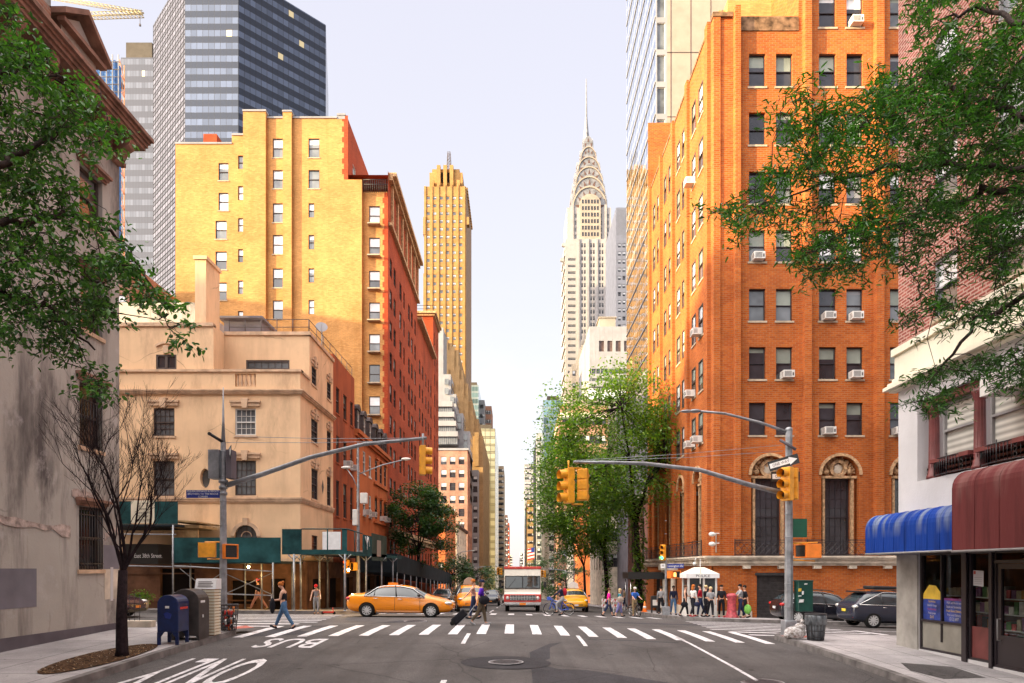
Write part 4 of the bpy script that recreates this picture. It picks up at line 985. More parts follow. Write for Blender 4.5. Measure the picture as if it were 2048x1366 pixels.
SD.box(pd, 18.3, 20.2, 16.78, 16.9, 0, .2); b.part(pd, 'pediment', 'brown_cornice')
b.window(SD, 18.72, 19.7, 15.5, 16.6, n=-.1, fr='bronze_frame', gl='pane_warm', sill=None, cols=3, double=True)
pt_ = MB()
for (u0, u1, z0, z1) in ((14.5, 17.15, 1.1, 2.06), (19.95, 20.73, 2.05, 2.75)): S_.box(pt_, u0, u1, z0, z1, 0, .006)
each(pt_, 'paint_patch', 'grey_paint', b.root)
pt_ = MB(); S_.box(pt_, 20.0, 20.72, 1.15, 2.04, 0, .005); b.part(pt_, 'paint_patch', 'limestone', 'pale beige paint patch near the corner')
pt_ = MB(); S_.box(pt_, 20.28, 20.42, 1.1, 2.1, .006, .011); 
n0 = len(pt_.v); pt_.prism([(20.2, 4.05), (20.4, 4.35), (20.5, 4.35), (20.3, 4.05)], 0, XG + .001, XG + .008)
each(pt_, 'paint_patch', 'paint_white', b.root)
b.done()
# ---- white shop building on the near right corner
XW = 11.3; YW = 20.06; S_ = Fc('R', XW); zg = G(12, 18) + .1
b = Bld('shop_building', 'white painted corner shop building with cream cornice and plum brick above', 'shop building', (16, 8, zg))
def W_(px): return XW * FO / (px - VX)
wall = MB()
# ground storey
sf = [(17.17, 19.04, zg + .14, 2.5), (16.2, 17.0, zg + .12, 2.5), (14.95, 16.1, zg + .06, 2.5), (12.4, 14.6, zg + .42, 2.5), (8, 12, zg + .42, 2.5), (2, 7, zg + .42, 2.5)]
S_.wall(wall, -6, YW, -1.2, 4.42, sf, .2); wall.quad((XW, YW, -1.2), (30, YW, -1.2), (30, YW, 7.4), (XW, YW, 7.4)); 
bays = [(16.95, 19.12), (14.6, 16.8), (12.2, 14.4), (9.8, 12)]
bay = (8.6, 19.12, 4.5, 6.72)
S_.wall(wall, -6, YW, 4.42, 7.4, [bay], .45)
b.part(wall, 'wall', 'paint_white')
pr_ = MB(); S_.box(pr_, 19.06, YW + .03, -1.2, 2.45, 0, .04); b.part(pr_, 'pier', 'stone_pier' if 'stone_pier' in M else (plain('stone_pier', (.33, .31, .28), .85, .15, 2).name))
up_ = MB(); ub = []
for k in range(9):
    for z in (8.75, 11.7, 14.7, 17.7): ub.append((17.4 - k * 2.4, 18.4 - k * 2.4, z, z + 1.55))
S_.wall(up_, -6, YW, 8.35, 22, ub, .25); up_.quad((XW, YW, 8.35), (30, YW, 8.35), (30, YW, 22), (XW, YW, 22)); b.part(up_, 'upper_wall', 'brick_plum')
for h in ub: b.window(S_, *h, n=-.14, fr='grey_frame', blind=.5, gl='pane_mid', bl='blind_white', sub=h[0] > 12)
cn = MB(); n_ = .12
S_.box(cn, -6, YW + .06, 7.4, 8.3, 0, .08)
for (a, c, n) in ((8.3, 8.5, .16), (7.55, 7.62, .14), (7.4, 7.5, .24), (7.3, 7.4, .34), (7.24, 7.3, .2)): S_.box(cn, -6, YW + n * .7, a, c, 0, n)
b.part(cn, 'cornice', 'cream')
# bay of burgundy columns and blinds
bk = MB(); S_.box(bk, 8.6, 19.12, 6.5, 6.72, -.44, -.12); S_.box(bk, 8.6, 19.12, 4.5, 4.95, -.44, -.3)
for k in range(6):
    for j in range(3): S_.box(bk, 8.6, 19.12, 4.55 + j * .13, 4.6 + j * .13, -.3, -.27)
b.part(bk, 'window_surround', 'burgundy')
colu = [18.63, 16.8, 14.95, 13.1, 11.25, 9.4]
for u in colu:
    cb = MB(); p = S_.pt(u, 0, -.17)
    n = 20; 
    cb.lathe([(.19, 4.5), (.19, 4.58), (.155, 4.64), (.155, 4.72), (.13, 4.76), (.118, 6.2), (.15, 6.26), (.15, 6.32), (.18, 6.38), (.18, 6.5)], (p[0], p[1], 0), 20)
    for k in range(12):
        a = 2 * math.pi * k / 12; cb.tube([(p[0] + .125 * math.cos(a), p[1] + .125 * math.sin(a), 4.8), (p[0] + .115 * math.cos(a), p[1] + .115 * math.sin(a), 6.18)], .013, 4, smooth=False)
    b.part(cb, 'column', 'burgundy')
for u0, u1 in zip(colu[1:], colu[:-1]):
    b.window(S_, u0 + .2, u1 - .2, 5.0, 6.5, n=-.36, fr='grey_frame', blind=1.0, bl='blind_slat', sill='burgundy', fw=.07)
ac_ = MB(); S_.box(ac_, 14.9, 15.9, 6.05, 6.5, -.3, .45); 
for k in range(7): S_.box(ac_, 14.95, 15.6, 6.1 + k * .05, 6.125 + k * .05, .45, .456, 1)
b.part(ac_, 'air_conditioner', ['ac_white', 'ac_grille'])
for u0, u1 in zip(colu[1:], colu[:-1]):
    bal_ = MB(); a, c = u0 + .12, u1 - .12; z0, z1 = 4.5, 4.98
    for z in (z0 + .05, z1): bal_.tube([S_.pt(a + (c - a) * k / 8, z, -.12 + .2 * math.sin(math.pi * k / 8) ** .5) for k in range(9)], .014, 5)
    for k in range(15):
        t_ = (k + .5) / 15; p = S_.pt(a + (c - a) * t_, 0, -.12 + .2 * math.sin(math.pi * t_) ** .5); bal_.tube([(p[0], p[1], z0 + .05), (p[0], p[1], z1)], .009, 4)
    for k in (0, 4, 8): t_ = k / 8; p = S_.pt(a + (c - a) * t_, 0, -.12 + .2 * math.sin(math.pi * t_) ** .5); bal_.tube([(p[0], p[1], z0), (p[0], p[1], z1 + .08)], .018, 6)
    for q in range(3): p = S_.pt(a + .28, z0 + .14 + q * .12, .03); bal_.lathe([(.06, -.006), (.06, .006), (.045, .006), (.045, -.006)], p, 10, axis=0)
    b.part(bal_, 'balcony_railing', 'wrought_iron')
# shop front
plain('panel_grey', (.25, .235, .2), .5, .15, 1.5); plain('counter_wood', (.28, .1, .03), .6, .2, 3)
fr = MB()
for u0, u1, z0, z1 in sf:
    for (a, c, e, f) in ((u0, u0 + .07, z0, z1), (u1 - .07, u1, z0, z1), (u0 + .07, u1 - .07, z1 - .08, z1), (u0 + .07, u1 - .07, z0, z0 + .06)): S_.box(fr, a, c, e, f, -.16, -.02)
S_.box(fr, 17.0, 17.17, zg - .2, 2.5, -.18, .05); S_.box(fr, 14.95, 16.1, 2.18, 2.26, -.16, .0); S_.box(fr, 14.6, 14.95, zg, 2.5, -.19, .04); S_.box(fr, 16.1, 16.2, zg, 2.5, -.19, .04)
S_.box(fr, 17.2, 19.0, zg + .92, zg + .98, -.16, -.01); S_.box(fr, 18.08, 18.12, zg + .42, 2.5, -.16, -.02)
b.part(fr, 'shopfront_frame', 'black_frame')
pn = MB(); S_.box(pn, 17.24, 18.97, zg + .2, zg + .92, -.12, -.06); S_.box(pn, 16.27, 16.93, zg + .18, zg + .95, -.12, -.06, 1); b.part(pn, 'stall_riser', ['panel_grey', 'burgundy'])
m_, t_, b_ = nt('shop_glass', .02); b_.inputs['Transmission Weight'].default_value = 1; b_.inputs['IOR'].default_value = 1.3; b_.inputs['Base Color'].default_value = (.75, .78, .8, 1)
for u0, u1, z0, z1 in sf[:2]:
    gp = MB(); S_.box(gp, u0 + .07, u1 - .07, z0 + .5, z1 - .08, -.1, -.09); b.part(gp, 'shop_window', 'shop_glass')
for u0, u1, z0, z1 in sf[3:]:
    gp = MB(); gp.quad(S_.pt(u0 + .07, z0, -.1), S_.pt(u1 - .07, z0, -.1), S_.pt(u1 - .07, z1, -.1), S_.pt(u0 + .07, z1, -.1)); b.part(gp, 'shop_window', 'pane_mid')
dr = MB(); u0, u1, z0, z1 = 15.02, 16.03, zg + .07, 2.17
for (a, c, e, f) in ((u0, u0 + .13, z0, z1), (u1 - .13, u1, z0, z1), (u0 + .13, u1 - .13, z1 - .12, z1), (u0 + .13, u1 - .13, z0, z0 + .75)): S_.box(dr, a, c, e, f, -.13, -.05)
dr = b.part(dr, 'door', 'black_frame')
dh = MB(); dh.tube([S_.pt(15.9, zg + .7, -.03), S_.pt(15.9, zg + .7, .04), S_.pt(15.9, zg + 1.2, .04), S_.pt(15.9, zg + 1.2, -.03)], .015, 6); dh.build('handle', 'grey_frame', dr)
gp = MB(); S_.box(gp, u0 + .13, u1 - .13, z0 + .75, z1 - .12, -.1, -.09); gp.build('door_glass', 'shop_glass', dr)
# interior: back wall, counter, wares, warm lamps
inn = MB(); inn.quad((13.6, 20, -1), (13.6, 4, -1), (13.6, 4, 2.6), (13.6, 20, 2.6)); inn.quad((XW + .2, 20, 2.55), (13.6, 20, 2.55), (13.6, 4, 2.55), (XW + .2, 4, 2.55)); inn.quad((XW + .2, 20, zg), (13.6, 20, zg), (13.6, 4, zg), (XW + .2, 4, zg)); inn.quad((XW + .2, 19.9, zg), (13.6, 19.9, zg), (13.6, 19.9, 2.6), (XW + .2, 19.9, 2.6))
b.part(inn, 'interior', 'counter_wood')
random.seed(5)
gd = MB(); gm = []
for i, c_ in enumerate([(.55, .25, .06), (.5, .06, .04), (.6, .5, .3), (.12, .25, .08), (.35, .15, .25), (.75, .7, .6), (.08, .08, .1)]): plain('ware%d' % i, c_, .5, .15, 6); gm.append('ware%d' % i)
for sh_ in range(4):
    z = zg + .5 + sh_ * .38
    for k in range(26):
        u = 14.7 + k * .17; w_ = random.uniform(.06, .085); h = random.uniform(.14, .33); gd.box(11.95 + sh_ * .06, u - w_, z, 12.2 + sh_ * .06, u + w_, z + h, random.randrange(7))
    gd.box(11.9 + sh_ * .06, 14.5, z - .03, 12.5, 19.3, z, 5)
b.part(gd, 'shop_display', gm)
aw = MB()
def awning(name, u0, u1, zt, zb_, pj, mat, mat2, label, ribs):
    a = MB(); pf = [(0, zt)] + [(pj - .42 + .42 * math.sin(q), zt - .42 + .42 * math.cos(q)) for q in [R(15 * i) for i in range(7)]] + [(pj, zb_), (0, zb_ + .01)]
    a.prism([(XW - x, z) for x, z in pf], 1, u0, u1)
    root = thing(name, label, 'awning', (XW, (u0 + u1) / 2, zb_)); a.build('canopy', mat, root)
    e = MB(); e.tube([(XW - pj, u0, zb_), (XW - pj, u1, zb_)], .03, 6); e.tube([(XW, u1, zb_), (XW - pj, u1, zb_)], .025, 6); e.build('frame', 'grey_frame', root)
    r_ = MB()
    for k in range(ribs + 1):
        u = u0 + (u1 - u0) * k / ribs; u = min(max(u, u0 + .01), u1 - .01)
        r_.tube([(XW - x - .002, u, z + .002) for x, z in pf[1:-2]] + [(XW - pj - .002, u, zb_ + .02)], .007, 5)
    r_.build('rib', mat, root); return root
def canvas(name, col, worn):
    m, t, b = nt(name, .75, 0, .2); v = coord(t)
    c = mixc(t, ramp(t, nz(t, coord(t, (.6, 1.5, .2)), 2.2, 5), .5, .72), col, tuple(x * .6 for x in col))
    s = nd(t, 'ShaderNodeSeparateXYZ'); t.links.new(v, s.inputs[0]); 
    w = ramp(t, nz(t, coord(t, (.3, 2.0, .5)), 1.6, 2, .4), .48, .62)
    zz = nd(t, 'ShaderNodeMapRange'); lk(t, s, 2, zz, 0); zz.inputs[1].default_value = worn[1]; zz.inputs[2].default_value = worn[2]
    c = mixc(t, mixc(t, 1, mixc(t, 1, w, zz.outputs[0], 'MULTIPLY'), (.75,) * 3, 'MULTIPLY'), c, worn[0]); t.links.new(c, b.inputs['Base Color'])
    bump(t, b, nz(t, coord(t, (1, 3, .5)), 2.5, 3), .03)
canvas('canvas_blue', (.002, .035, .24), ((.22, .26, .3), 2.9, 3.45)); canvas('canvas_maroon', (.13, .028, .028), ((.2, .1, .09), 3.5, 4.2))
awning('awning', 16.1, 20.1, 3.62, 2.48, .95, 'canvas_blue', None, 'blue barrel awning with faded spots over the corner shop window', 8)
awning('awning', 9.0, 16.05, 4.35, 2.46, 1.0, 'canvas_maroon', None, 'taller maroon awning with dirty ribs over the shop door', 9)
plain('poster_blue', (.03, .06, .3), .4, .35, 4); plain('poster_yellow', (.75, .5, .05), .5, .1, 5); plain('poster_plum', (.2, .03, .16), .5, .3, 3)
for (u0, u1, z0, z1, lab, up_m) in ((18.15, 18.98, zg + .98, zg + 1.95, 'blue shop poster with a large burger picture nearest the corner', 1), (17.22, 18.05, zg + .98, zg + 1.6, 'blue and plum shop poster with rows of white and orange lettering', 0)):
    r_ = thing('poster', lab, 'poster', S_.pt((u0 + u1) / 2, z0, -.07)); p_ = MB()
    p_.quad(S_.pt(u1, z0, -.075), S_.pt(u0, z0, -.075), S_.pt(u0, z0 + .56, -.075), S_.pt(u1, z0 + .56, -.075), 0)
    if up_m: p_.prism([(u, z) for u, z in [(u1, z0 + .56), (u0, z0 + .56), (u0 + .05, z0 + .75), (u0 + .25, z0 + .93), (u0 + .55, z0 + .95), (u1 - .02, z0 + .7)]], 0, XW + .075, XW + .08, 1)
    else: p_.quad(S_.pt(u1, z0 + .56, -.075), S_.pt(u0, z0 + .56, -.075), S_.pt(u0, z1, -.075), S_.pt(u1, z1, -.075), 2)
    p_.build('sheet', ['poster_blue', 'poster_yellow', 'poster_plum'], r_)
    lines = [('poster_yellow', 'Sandwiches'), ('paint_white', 'Salads & Soups'), ('ware1', 'Hot Breakfast'), ('paint_white', 'Fresh Juices'), ('poster_yellow', 'Grill')] if up_m else [('paint_white', 'MILK and Pie for two'), ('paint_white', 'Salads and Sandwiches'), ('poster_yellow', 'Fresh Donut Delivery'), ('paint_white', 'Free Local Delivery'), ('paint_white', '(212) 697')]
    for k, (mt_, s) in enumerate(lines): lettering(s, .085 if k < 4 else .12, mt_, r_, S_.pt((u0 + u1) / 2, z0 + .5 - k * .105, -.066), (R(90), 0, R(-90)), sx=.8)
r_ = thing('notice', 'white paper notice with a red symbol taped inside the shop window', 'notice', S_.pt(16.75, 1.7, -.08)); p_ = MB()
p_.quad(S_.pt(16.55, 1.62, -.085), S_.pt(16.92, 1.64, -.085), S_.pt(16.92, 2.02, -.085), S_.pt(16.55, 2.0, -.085), 0); p_.quad(S_.pt(16.82, 1.92, -.08), S_.pt(16.9, 1.92, -.08), S_.pt(16.9, 2.0, -.08), S_.pt(16.82, 2.0, -.08), 1)
for k in range(4): p_.quad(S_.pt(16.6, 1.68 + k * .05, -.08), S_.pt(16.88, 1.68 + k * .05, -.08), S_.pt(16.88, 1.69 + k * .05, -.08), S_.pt(16.6, 1.69 + k * .05, -.08), 2)
p_.build('sheet', ['paint_white', 'ware1', 'grey_frame'], r_)
b.done()
# ---------------------------------------------------------------- towers and the rows down the avenue
def uvwall(mb, x0, y0, x1, y1, z0, z1, m=0, u0=0.0):
    L = math.hypot(x1 - x0, y1 - y0); mb.quad((x0, y0, z0), (x1, y1, z0), (x1, y1, z1), (x0, y0, z1), m, uv=[(u0, z0), (u0 + L, z0), (u0 + L, z1), (u0, z1)])
curtain('curtain_dark', (.09, .11, .16), (.025, .03, .045), (.012, .012, .015), 1.55, 3.35, .5, metal=.35, rough=.15, lit=.008, mt=.1, spread=.22)
curtain('curtain_white', (.12, .125, .17), (.085, .09, .12), (.012, .011, .013), 2.0, 2.6, .5, metal=.0, spec=0.0, rough=.8, mt=.3, spread=.15)
curtain('curtain_grey', (.10, .105, .125), (.06, .06, .07), (.035, .03, .035), 1.0, 3.95, .5, metal=.3, rough=.2, lit=.008, mt=.1, spread=.25)
curtain('curtain_mirror', (.60, .68, .80), (.58, .66, .76), (.50, .52, .55), 1.4, 3.35, .1, metal=1.0, rough=.03, mt=.07, spread=.06, wob=.03)
curtain('curtain_gold', (.50, .45, .27), (.36, .31, .17), (.12, .10, .06), 2.4, 3.6, .3, metal=.55, rough=.15, mt=.3, spread=.25)
curtain('curtain_teal', (.22, .34, .37), (.42, .48, .5), (.3, .35, .36), 1.8, 3.8, .25, metal=.5, rough=.15, mt=.12)
curtain('stripes_brown', (.36, .21, .11), (.33, .19, .1), (.16, .09, .05), 1.7, 3.9, .45, metal=0, rough=.8, mt=.7, spread=.2)
plain('mech', (.10, .085, .07), .8, .12, .4)
def octo(name, label, pts, z1, mats, cap=None):
    zb_ = G(0, pts[0][1]) - 3; cx = sum(p[0] for p in pts) / len(pts); cy = sum(p[1] for p in pts) / len(pts)
    r_ = thing(name, label, 'skyscraper', (cx, cy, zb_)); m_ = MB(); n = len(pts); u = 0
    for k in range(n):
        a, c = pts[k], pts[(k + 1) % n]; uvwall(m_, *a, *c, zb_, z1, mats[k][1], u)
    m_.build('facade', sorted({q[0] for q in mats}, key=lambda s: [q[1] for q in mats if q[0] == s][0]), r_)
    t_ = MB(); t_.poly([(x, y, z1) for x, y in pts]); 
    t_.build('roof', 'mech', r_)
    if cap: c = MB(); c.box(*cap); c.build('plant_room', 'mech', r_)
    return r_
D, Wt = ('curtain_dark', 0), ('curtain_white', 1)
octo('glass_skyscraper', 'tall dark glass skyscraper with a white reflecting facet behind the yellow block', [(-104.6, 197.8), (-86.8, 180), (-72.7, 180), (-54.5, 197.7), (-62, 228), (-75, 243), (-90, 243), (-108, 225)], 159.5, [Wt, D, D, D, D, D, D, D])
octo('glass_skyscraper', 'slimmer grey glass skyscraper with brown plant room behind the grey stucco house', [(X_(242, 230), 230), (X_(308, 230), 230), (X_(308, 230) + 4.5, 234.5), (X_(308, 230) + 4.5, 262), (X_(242, 230), 262)], Z_(115, 230), [('curtain_grey', 0)] * 5, cap=(X_(252, 232), 232, Z_(116, 230), X_(304, 232), 250, Z_(85, 232)))
# glass tower on the right
r_ = thing('glass_tower', 'mirror glass residential tower with tan panels rising behind the orange brick block', 'skyscraper', (20, 79, G(15, 79)))
m_ = MB(); zt = 112; zb_ = 22.0; uvwall(m_, 14.6, 88.5, 14.6, 70.2, zb_, zt); uvwall(m_, 40, 88.5, 14.6, 88.5, zb_, zt, 0); m_.build('glass_facade', 'curtain_mirror', r_)
m_ = MB()
for k in range(27): z = zb_ + k * 3.35 + .05; m_.box(14.53, 70.3, z, 14.597, 88.5, z + .12)
m_.build('floor_band', 'white_panel', r_)
tw = MB(); fc = Fc('F', 70.2); hs = [(14.7, 15.55, zb_ + k * 3.31 + .35, zb_ + k * 3.31 + 3.1) for k in range(27)]
fc.wall(tw, 14.6, 15.75, zb_, zt, hs, .2, m=1)
tw.quad((15.75, 70.2, zb_), (40, 70.2, zb_), (40, 70.2, zt), (15.75, 70.2, zt), 0); tw.quad((14.6, 70.2, zt), (40, 70.2, zt), (40, 88, zt), (14.6, 88, zt))
for k in range(12): x = 15.75 + .35 + k * 2.05; tw.box(x, 70.17, zb_, x + .06, 70.2, zt, 2)
for k in range(14): tw.box(15.75, 70.17, zb_ + k * 6.62, 40, 70.2, zb_ + k * 6.62 + .07, 2)
plain('tan_panel', (.33, .265, .22), .7, .06, 1); tw.build('wall', ['tan_panel', 'white_panel', 'bronze_frame'], r_)
bw_ = Bld.__new__(Bld); bw_.root = r_; bw_.w = []; bw_.loc = tuple(r_.location)
for h in hs: bw_.window(fc, *h, n=-.16, fr='white_frame', mid=False, gl='pane_mid', rows=0, sub=False)
bw_.done()
m_ = MB(); m_.box(13.4, 69, G(14, 70) - 1, 40, 89, 22.0); m_.box(13.3, 68.9, 20.9, 13.4, 89, 22.2); m_.build('podium', 'grey_paint', r_)
# Chrysler-like spire tower
YC = 427.0; kx = YC / FO
def cx(px): return X_(px, YC)
def cz(py): return Z_(py, YC)
c0 = cx(1178.5)
stucco('chrysler_wall', (.32, .30, .30), (.24, .23, .225), .3, crack=False); plain('chrysler_steel', (.22, .215, .22), .4, .25, .4, metal=.3); plain('chrysler_gold', (.31, .265, .22), .7, .1, .3)
b = Bld('art_deco_skyscraper', 'pale art deco skyscraper with a stepped sunburst crown and needle spire', 'skyscraper', (c0, YC + 15, G(40, YC)))
m_ = MB(); zb_ = G(40, YC) - 3; fc = Fc('F', YC); x0, x1 = cx(1131), cx(1226); zs = cz(478)
hs = []
for i in range(14):
    for px in (1163, 1168.5, 1181, 1186.5, 1199, 1204.5):
        pass
for j in range(23):
    z = zs - 5.2 - j * 4.15
    for px in (1162.5, 1168, 1180.5, 1186, 1198, 1203.5): hs.append((cx(px), cx(px + 3.8), z, z + 2.5))
    if j > 1: hs.append((cx(1136), cx(1151.5), z, z + 1.5))
fc.wall(m_, x0, x1, zb_, zs, hs, .6); m_.quad((x0, YC, zb_), (x0, YC + 30, zb_), (x0, YC + 30, zs), (x0, YC, zs)); m_.quad((x1, YC, zb_), (x1, YC + 30, zb_), (x1, YC + 30, zs), (x1, YC, zs)); m_.quad((x0, YC, zs), (x1, YC, zs), (x1, YC + 30, zs), (x0, YC + 30, zs))
for px in (1156, 1175, 1192.5, 1209.5): m_.box(cx(px) - .5, YC - .7, zb_, cx(px) + .9, YC + .1, zs)
for j in range(23): m_.box(x0 - 1.0 if j % 2 else x0 - .5, YC + 1, zs - 6 - j * 4.15, x0 + .2, YC + 24, zs - 4 - j * 4.15)
# shoulder storeys
Ym = YC + 3; xa, xb = cx(1135), cx(1223.5); zm = cz(410)
hs2 = []
for j in range(7):
    z = cz(466) + j * 4.3 - 2
    for px in (1146, 1151, 1166, 1171, 1178, 1183, 1196, 1202, 1211, 1216): hs2.append((cx(px), cx(px + 3.2), z, z + 2.6))
f2 = Fc('F', Ym); f2.wall(m_, xa, xb, zs, zm, [h for h in hs2 if h[3] < zm - .5], .5); m_.quad((xa, Ym, zs), (xa, Ym + 26, zs), (xa, Ym + 26, zm), (xa, Ym, zm)); m_.quad((xb, Ym, zs), (xb, Ym + 26, zs), (xb, Ym + 26, zm), (xb, Ym, zm)); m_.quad((xa, Ym, zm), (xb, Ym, zm), (xb, Ym + 26, zm), (xa, Ym + 26, zm))
m_.box(cx(1143.5), Ym - .8, zs, cx(1148), Ym, zm + 1.5); m_.box(cx(1210), Ym - .8, zs, cx(1214.5), Ym, zm + 1.5)
b.part(m_, 'wall', 'chrysler_wall')
for h in hs: b.window(fc, *h, n=-.4, fr='grey_frame', gl='pane_dark', blind=.3, bl='blind_grey', sub=False, fw=.1)
for h in hs2:
    if h[3] < zm - .5: b.window(f2, *h, n=-.35, fr='grey_frame', gl='pane_mid', blind=0, sub=False, fw=.1)
# golden arch bay
ga = MB(); ca = cx(1181); rr = 21 * kx; zsp = cz(405)
pr = [(ca - rr, zs), (ca + rr, zs), (ca + rr, zsp)] + [(ca + rr * math.cos(R(a)), zsp + 20 * kx * math.sin(R(a))) for a in range(15, 180, 15)] + [(ca - rr, zsp)]
ga.prism(pr, 1, Ym - 1.6, Ym + 20, 0)
for j in range(8):
    for dx in (-15, -9, -3.2, 3.2, 9, 15):
        z = zs + 2.5 + j * 4.1
        if z + 2 < zsp + 20 * kx * math.sqrt(max(0, 1 - (dx / 19) ** 2)) - 1: ga.box(ca + (dx - 1.8) * kx, Ym - 1.7, z, ca + (dx + 1.8) * kx, Ym - 1.6, z + 2.4, 1)
b.part(ga, 'arched_bay', ['chrysler_gold', 'pane_dark'])
ym = Ym + 13
cw = MB()
tiers = [(36, 412, 364), (32.5, 384, 342), (28.5, 357, 320), (23.5, 328, 297), (16.5, 300, 272), (10.5, 274, 246)]
for ti, (hw_, ps, pt_) in enumerate(tiers):
    w, z0, z1 = hw_ * kx, cz(ps), cz(pt_); n = 18
    pr = [(-w, z0 - 9), (w, z0 - 9)] + [(w * math.cos(math.pi * k / n), z0 + (z1 - z0) * math.sin(math.pi * k / n)) for k in range(n + 1)]
    d = w * 1.02
    cw.prism([(ca + x, z) for x, z in pr], 1, ym - d - .0, ym + d, 0); cw.prism([(ym + x, z) for x, z in pr], 0, ca - w * 1.0, ca + w * 1.0, 0)
    for f in (.93,):
        fc2 = Fc('F', ym - d)
        fc2.ring(cw, ca, z0, w * .0, .01, 0, .01, 0, 180, 1)
    nt_ = 7 if ti < 3 else (5 if ti < 5 else 3)
    for k in range(nt_):
        a = math.pi * (k + .5) / nt_; ux, uz = math.cos(a), math.sin(a); h = z1 - z0
        rm_, ro = .60, .86; hw2 = .5 * math.pi / nt_ * .62
        def q(r, aa): return (ca + w * r * math.cos(aa), ym - d - .12, z0 + h * r * math.sin(aa))
        cw.poly([q(rm_, a - hw2), q(rm_, a + hw2), q(ro, a)], 1)
        def q2(r, aa): return (ca - w - .12, ym + w * r * math.cos(aa), z0 + h * r * math.sin(aa))
        cw.poly([q2(rm_, a - hw2), q2(rm_, a + hw2), q2(ro, a)], 1)
    if ti < 5:   # bright rim of each arch
        for k in range(n):
            a0, a1 = math.pi * k / n, math.pi * (k + 1) / n
            c = [(ca + w * r * math.cos(a), z0 + (z1 - z0) * r * math.sin(a)) for r, a in ((.93, a0), (1.0, a0), (1.0, a1), (.93, a1))]
            cw.quad(*[(x, ym - d - .5, z) for x, z in c], 2); cw.quad((c[0][0], ym - d - .5, c[0][1]), (c[3][0], ym - d - .5, c[3][1]), (c[3][0], ym - d, c[3][1]), (c[0][0], ym - d, c[0][1]), 1)
b.part(cw, 'crown', ['chrysler_steel', 'cornice_dark', 'chrysler_gold'])
sp = MB(); sp.lathe([(8 * kx, cz(262)), (6.5 * kx, cz(246)), (4.6 * kx, cz(228)), (3.2 * kx, cz(214)), (2.1 * kx, cz(200)), (1.8 * kx, cz(180)), (1.3 * kx, cz(150)), (.7 * kx, cz(121))], (cx(1178), ym, 0), 8, smooth=False)
b.part(sp, 'spire', 'chrysler_steel')
eg = MB()
for (px, py) in ((1131, 492), (1128, 522)): eg.prism([(cx(px), cz(py)), (cx(px) - 2.2, cz(py) + .8), (cx(px) - 2.2, cz(py) + 2), (cx(px), cz(py) + 3)], 1, YC + 1, YC + 3)
b.part(eg, 'gargoyle', 'chrysler_wall')
b.done()
# slab tower left of the avenue with lattice mast
YN = 345.0; kn = YN / FO; b = Bld('art_deco_tower', 'golden brick art deco tower with buttressed crown and lattice mast', 'skyscraper', (X_(890, YN), YN + 20, G(0, YN)))
fc = Fc('F', YN); x0, x1 = X_(849, YN), X_(932, YN); zt = Z_(373, YN); zb_ = G(0, YN) - 2
hs = [(X_(853.5 + 13 * i, YN), X_(860 + 13 * i, YN), Z_(393 + 15.6 * j + 6.3, YN), Z_(393 + 15.6 * j, YN)) for i in range(6) for j in range(25)]
m_ = MB(); fc.wall(m_, x0, x1, zb_, zt, hs, .5); brick('brick_gold', (.46, .255, .10), (.38, .205, .075), (.34, .19, .07), 3, .2)
for i in range(7): x = X_(850.2 + 13 * i, YN); m_.box(x - .5, YN - .35, zb_, x + .5, YN + .1, zt + (2 if i % 6 else 0))
m_.quad((x0, YN, zb_), (x0, YN + 44, zb_), (x0, YN + 44, zt), (x0, YN, zt)); m_.quad((x0, YN, zt), (x1, YN, zt), (x1, YN + 44, zt), (x0, YN + 44, zt))
for (px, py0, py1) in ((846.5, 470, 435), (933.5, 450, 435)): m_.box(X_(px, YN), YN - .6, Z_(py0, YN), X_(px, YN) + 1.2, YN + 3, Z_(py1, YN))
m_.box(X_(846, YN), YN + 1, zb_, x0, YN + 30, Z_(545, YN))
b.part(m_, 'wall', 'brick_gold')
sd_ = MB(); uvwall(sd_, x1, YN, x1, YN + 44, zb_, zt); b.part(sd_, 'side_wall', 'stripes_brown')
cr = MB(); p0, p1 = X_(859, YN + 4), X_(925, YN + 4)
cr.box(p0, YN + 4, zt, p1, YN + 30, Z_(336, YN)); cr.box(X_(864, YN + 4), YN + 4.5, zt, X_(919, YN + 4), YN + 27, Z_(328, YN))
for i in range(5):
    px = 866.5 + i * 13 - 2; x = X_(px, YN + 2); cr.box(x - .7, YN + 1.2, zt - 1, x + .9, YN + 5, Z_(357, YN)); 
    if 1 <= i <= 3: cr.box(X_(876 + (i - 1) * 13, YN) - .9, YN + 2.5, zt, X_(876 + (i - 1) * 13, YN) + .9, YN + 5, Z_(324, YN))
for i in range(2): cr.box(X_(880.5 + i * 12.5, YN), YN + 3.9, Z_(357, YN), X_(886 + i * 12.5, YN), YN + 4.0, Z_(336, YN), 1)
for i in range(14): cr.box(x1 - .1, YN + 2 + i * 3, zt - 1 - i * 0.0, x1 + .8, YN + 3 + i * 3, zt + .6)
b.part(cr, 'crown', ['brick_gold', 'dark_void'])
for h in hs: b.window(fc, *h, n=-.2, fr='bronze_frame', blind=[0, .5, .7, .3][rnd.randrange(4)], bl='blind_white', gl='pane_mid', sub=False, fw=.12)
ms = MB(); zc0, zc1 = Z_(330, YN), Z_(276, YN); X0 = X_(893.5, YN); Y0 = YN + 12
def w_(f): return 1.35 - .65 * f
for sx, sy in ((-1, -1), (1, -1), (1, 1), (-1, 1)): ms.tube([(X0 + sx * w_(0), Y0 + sy * w_(0), zc0), (X0 + sx * w_(1), Y0 + sy * w_(1), zc1)], .14, 4)
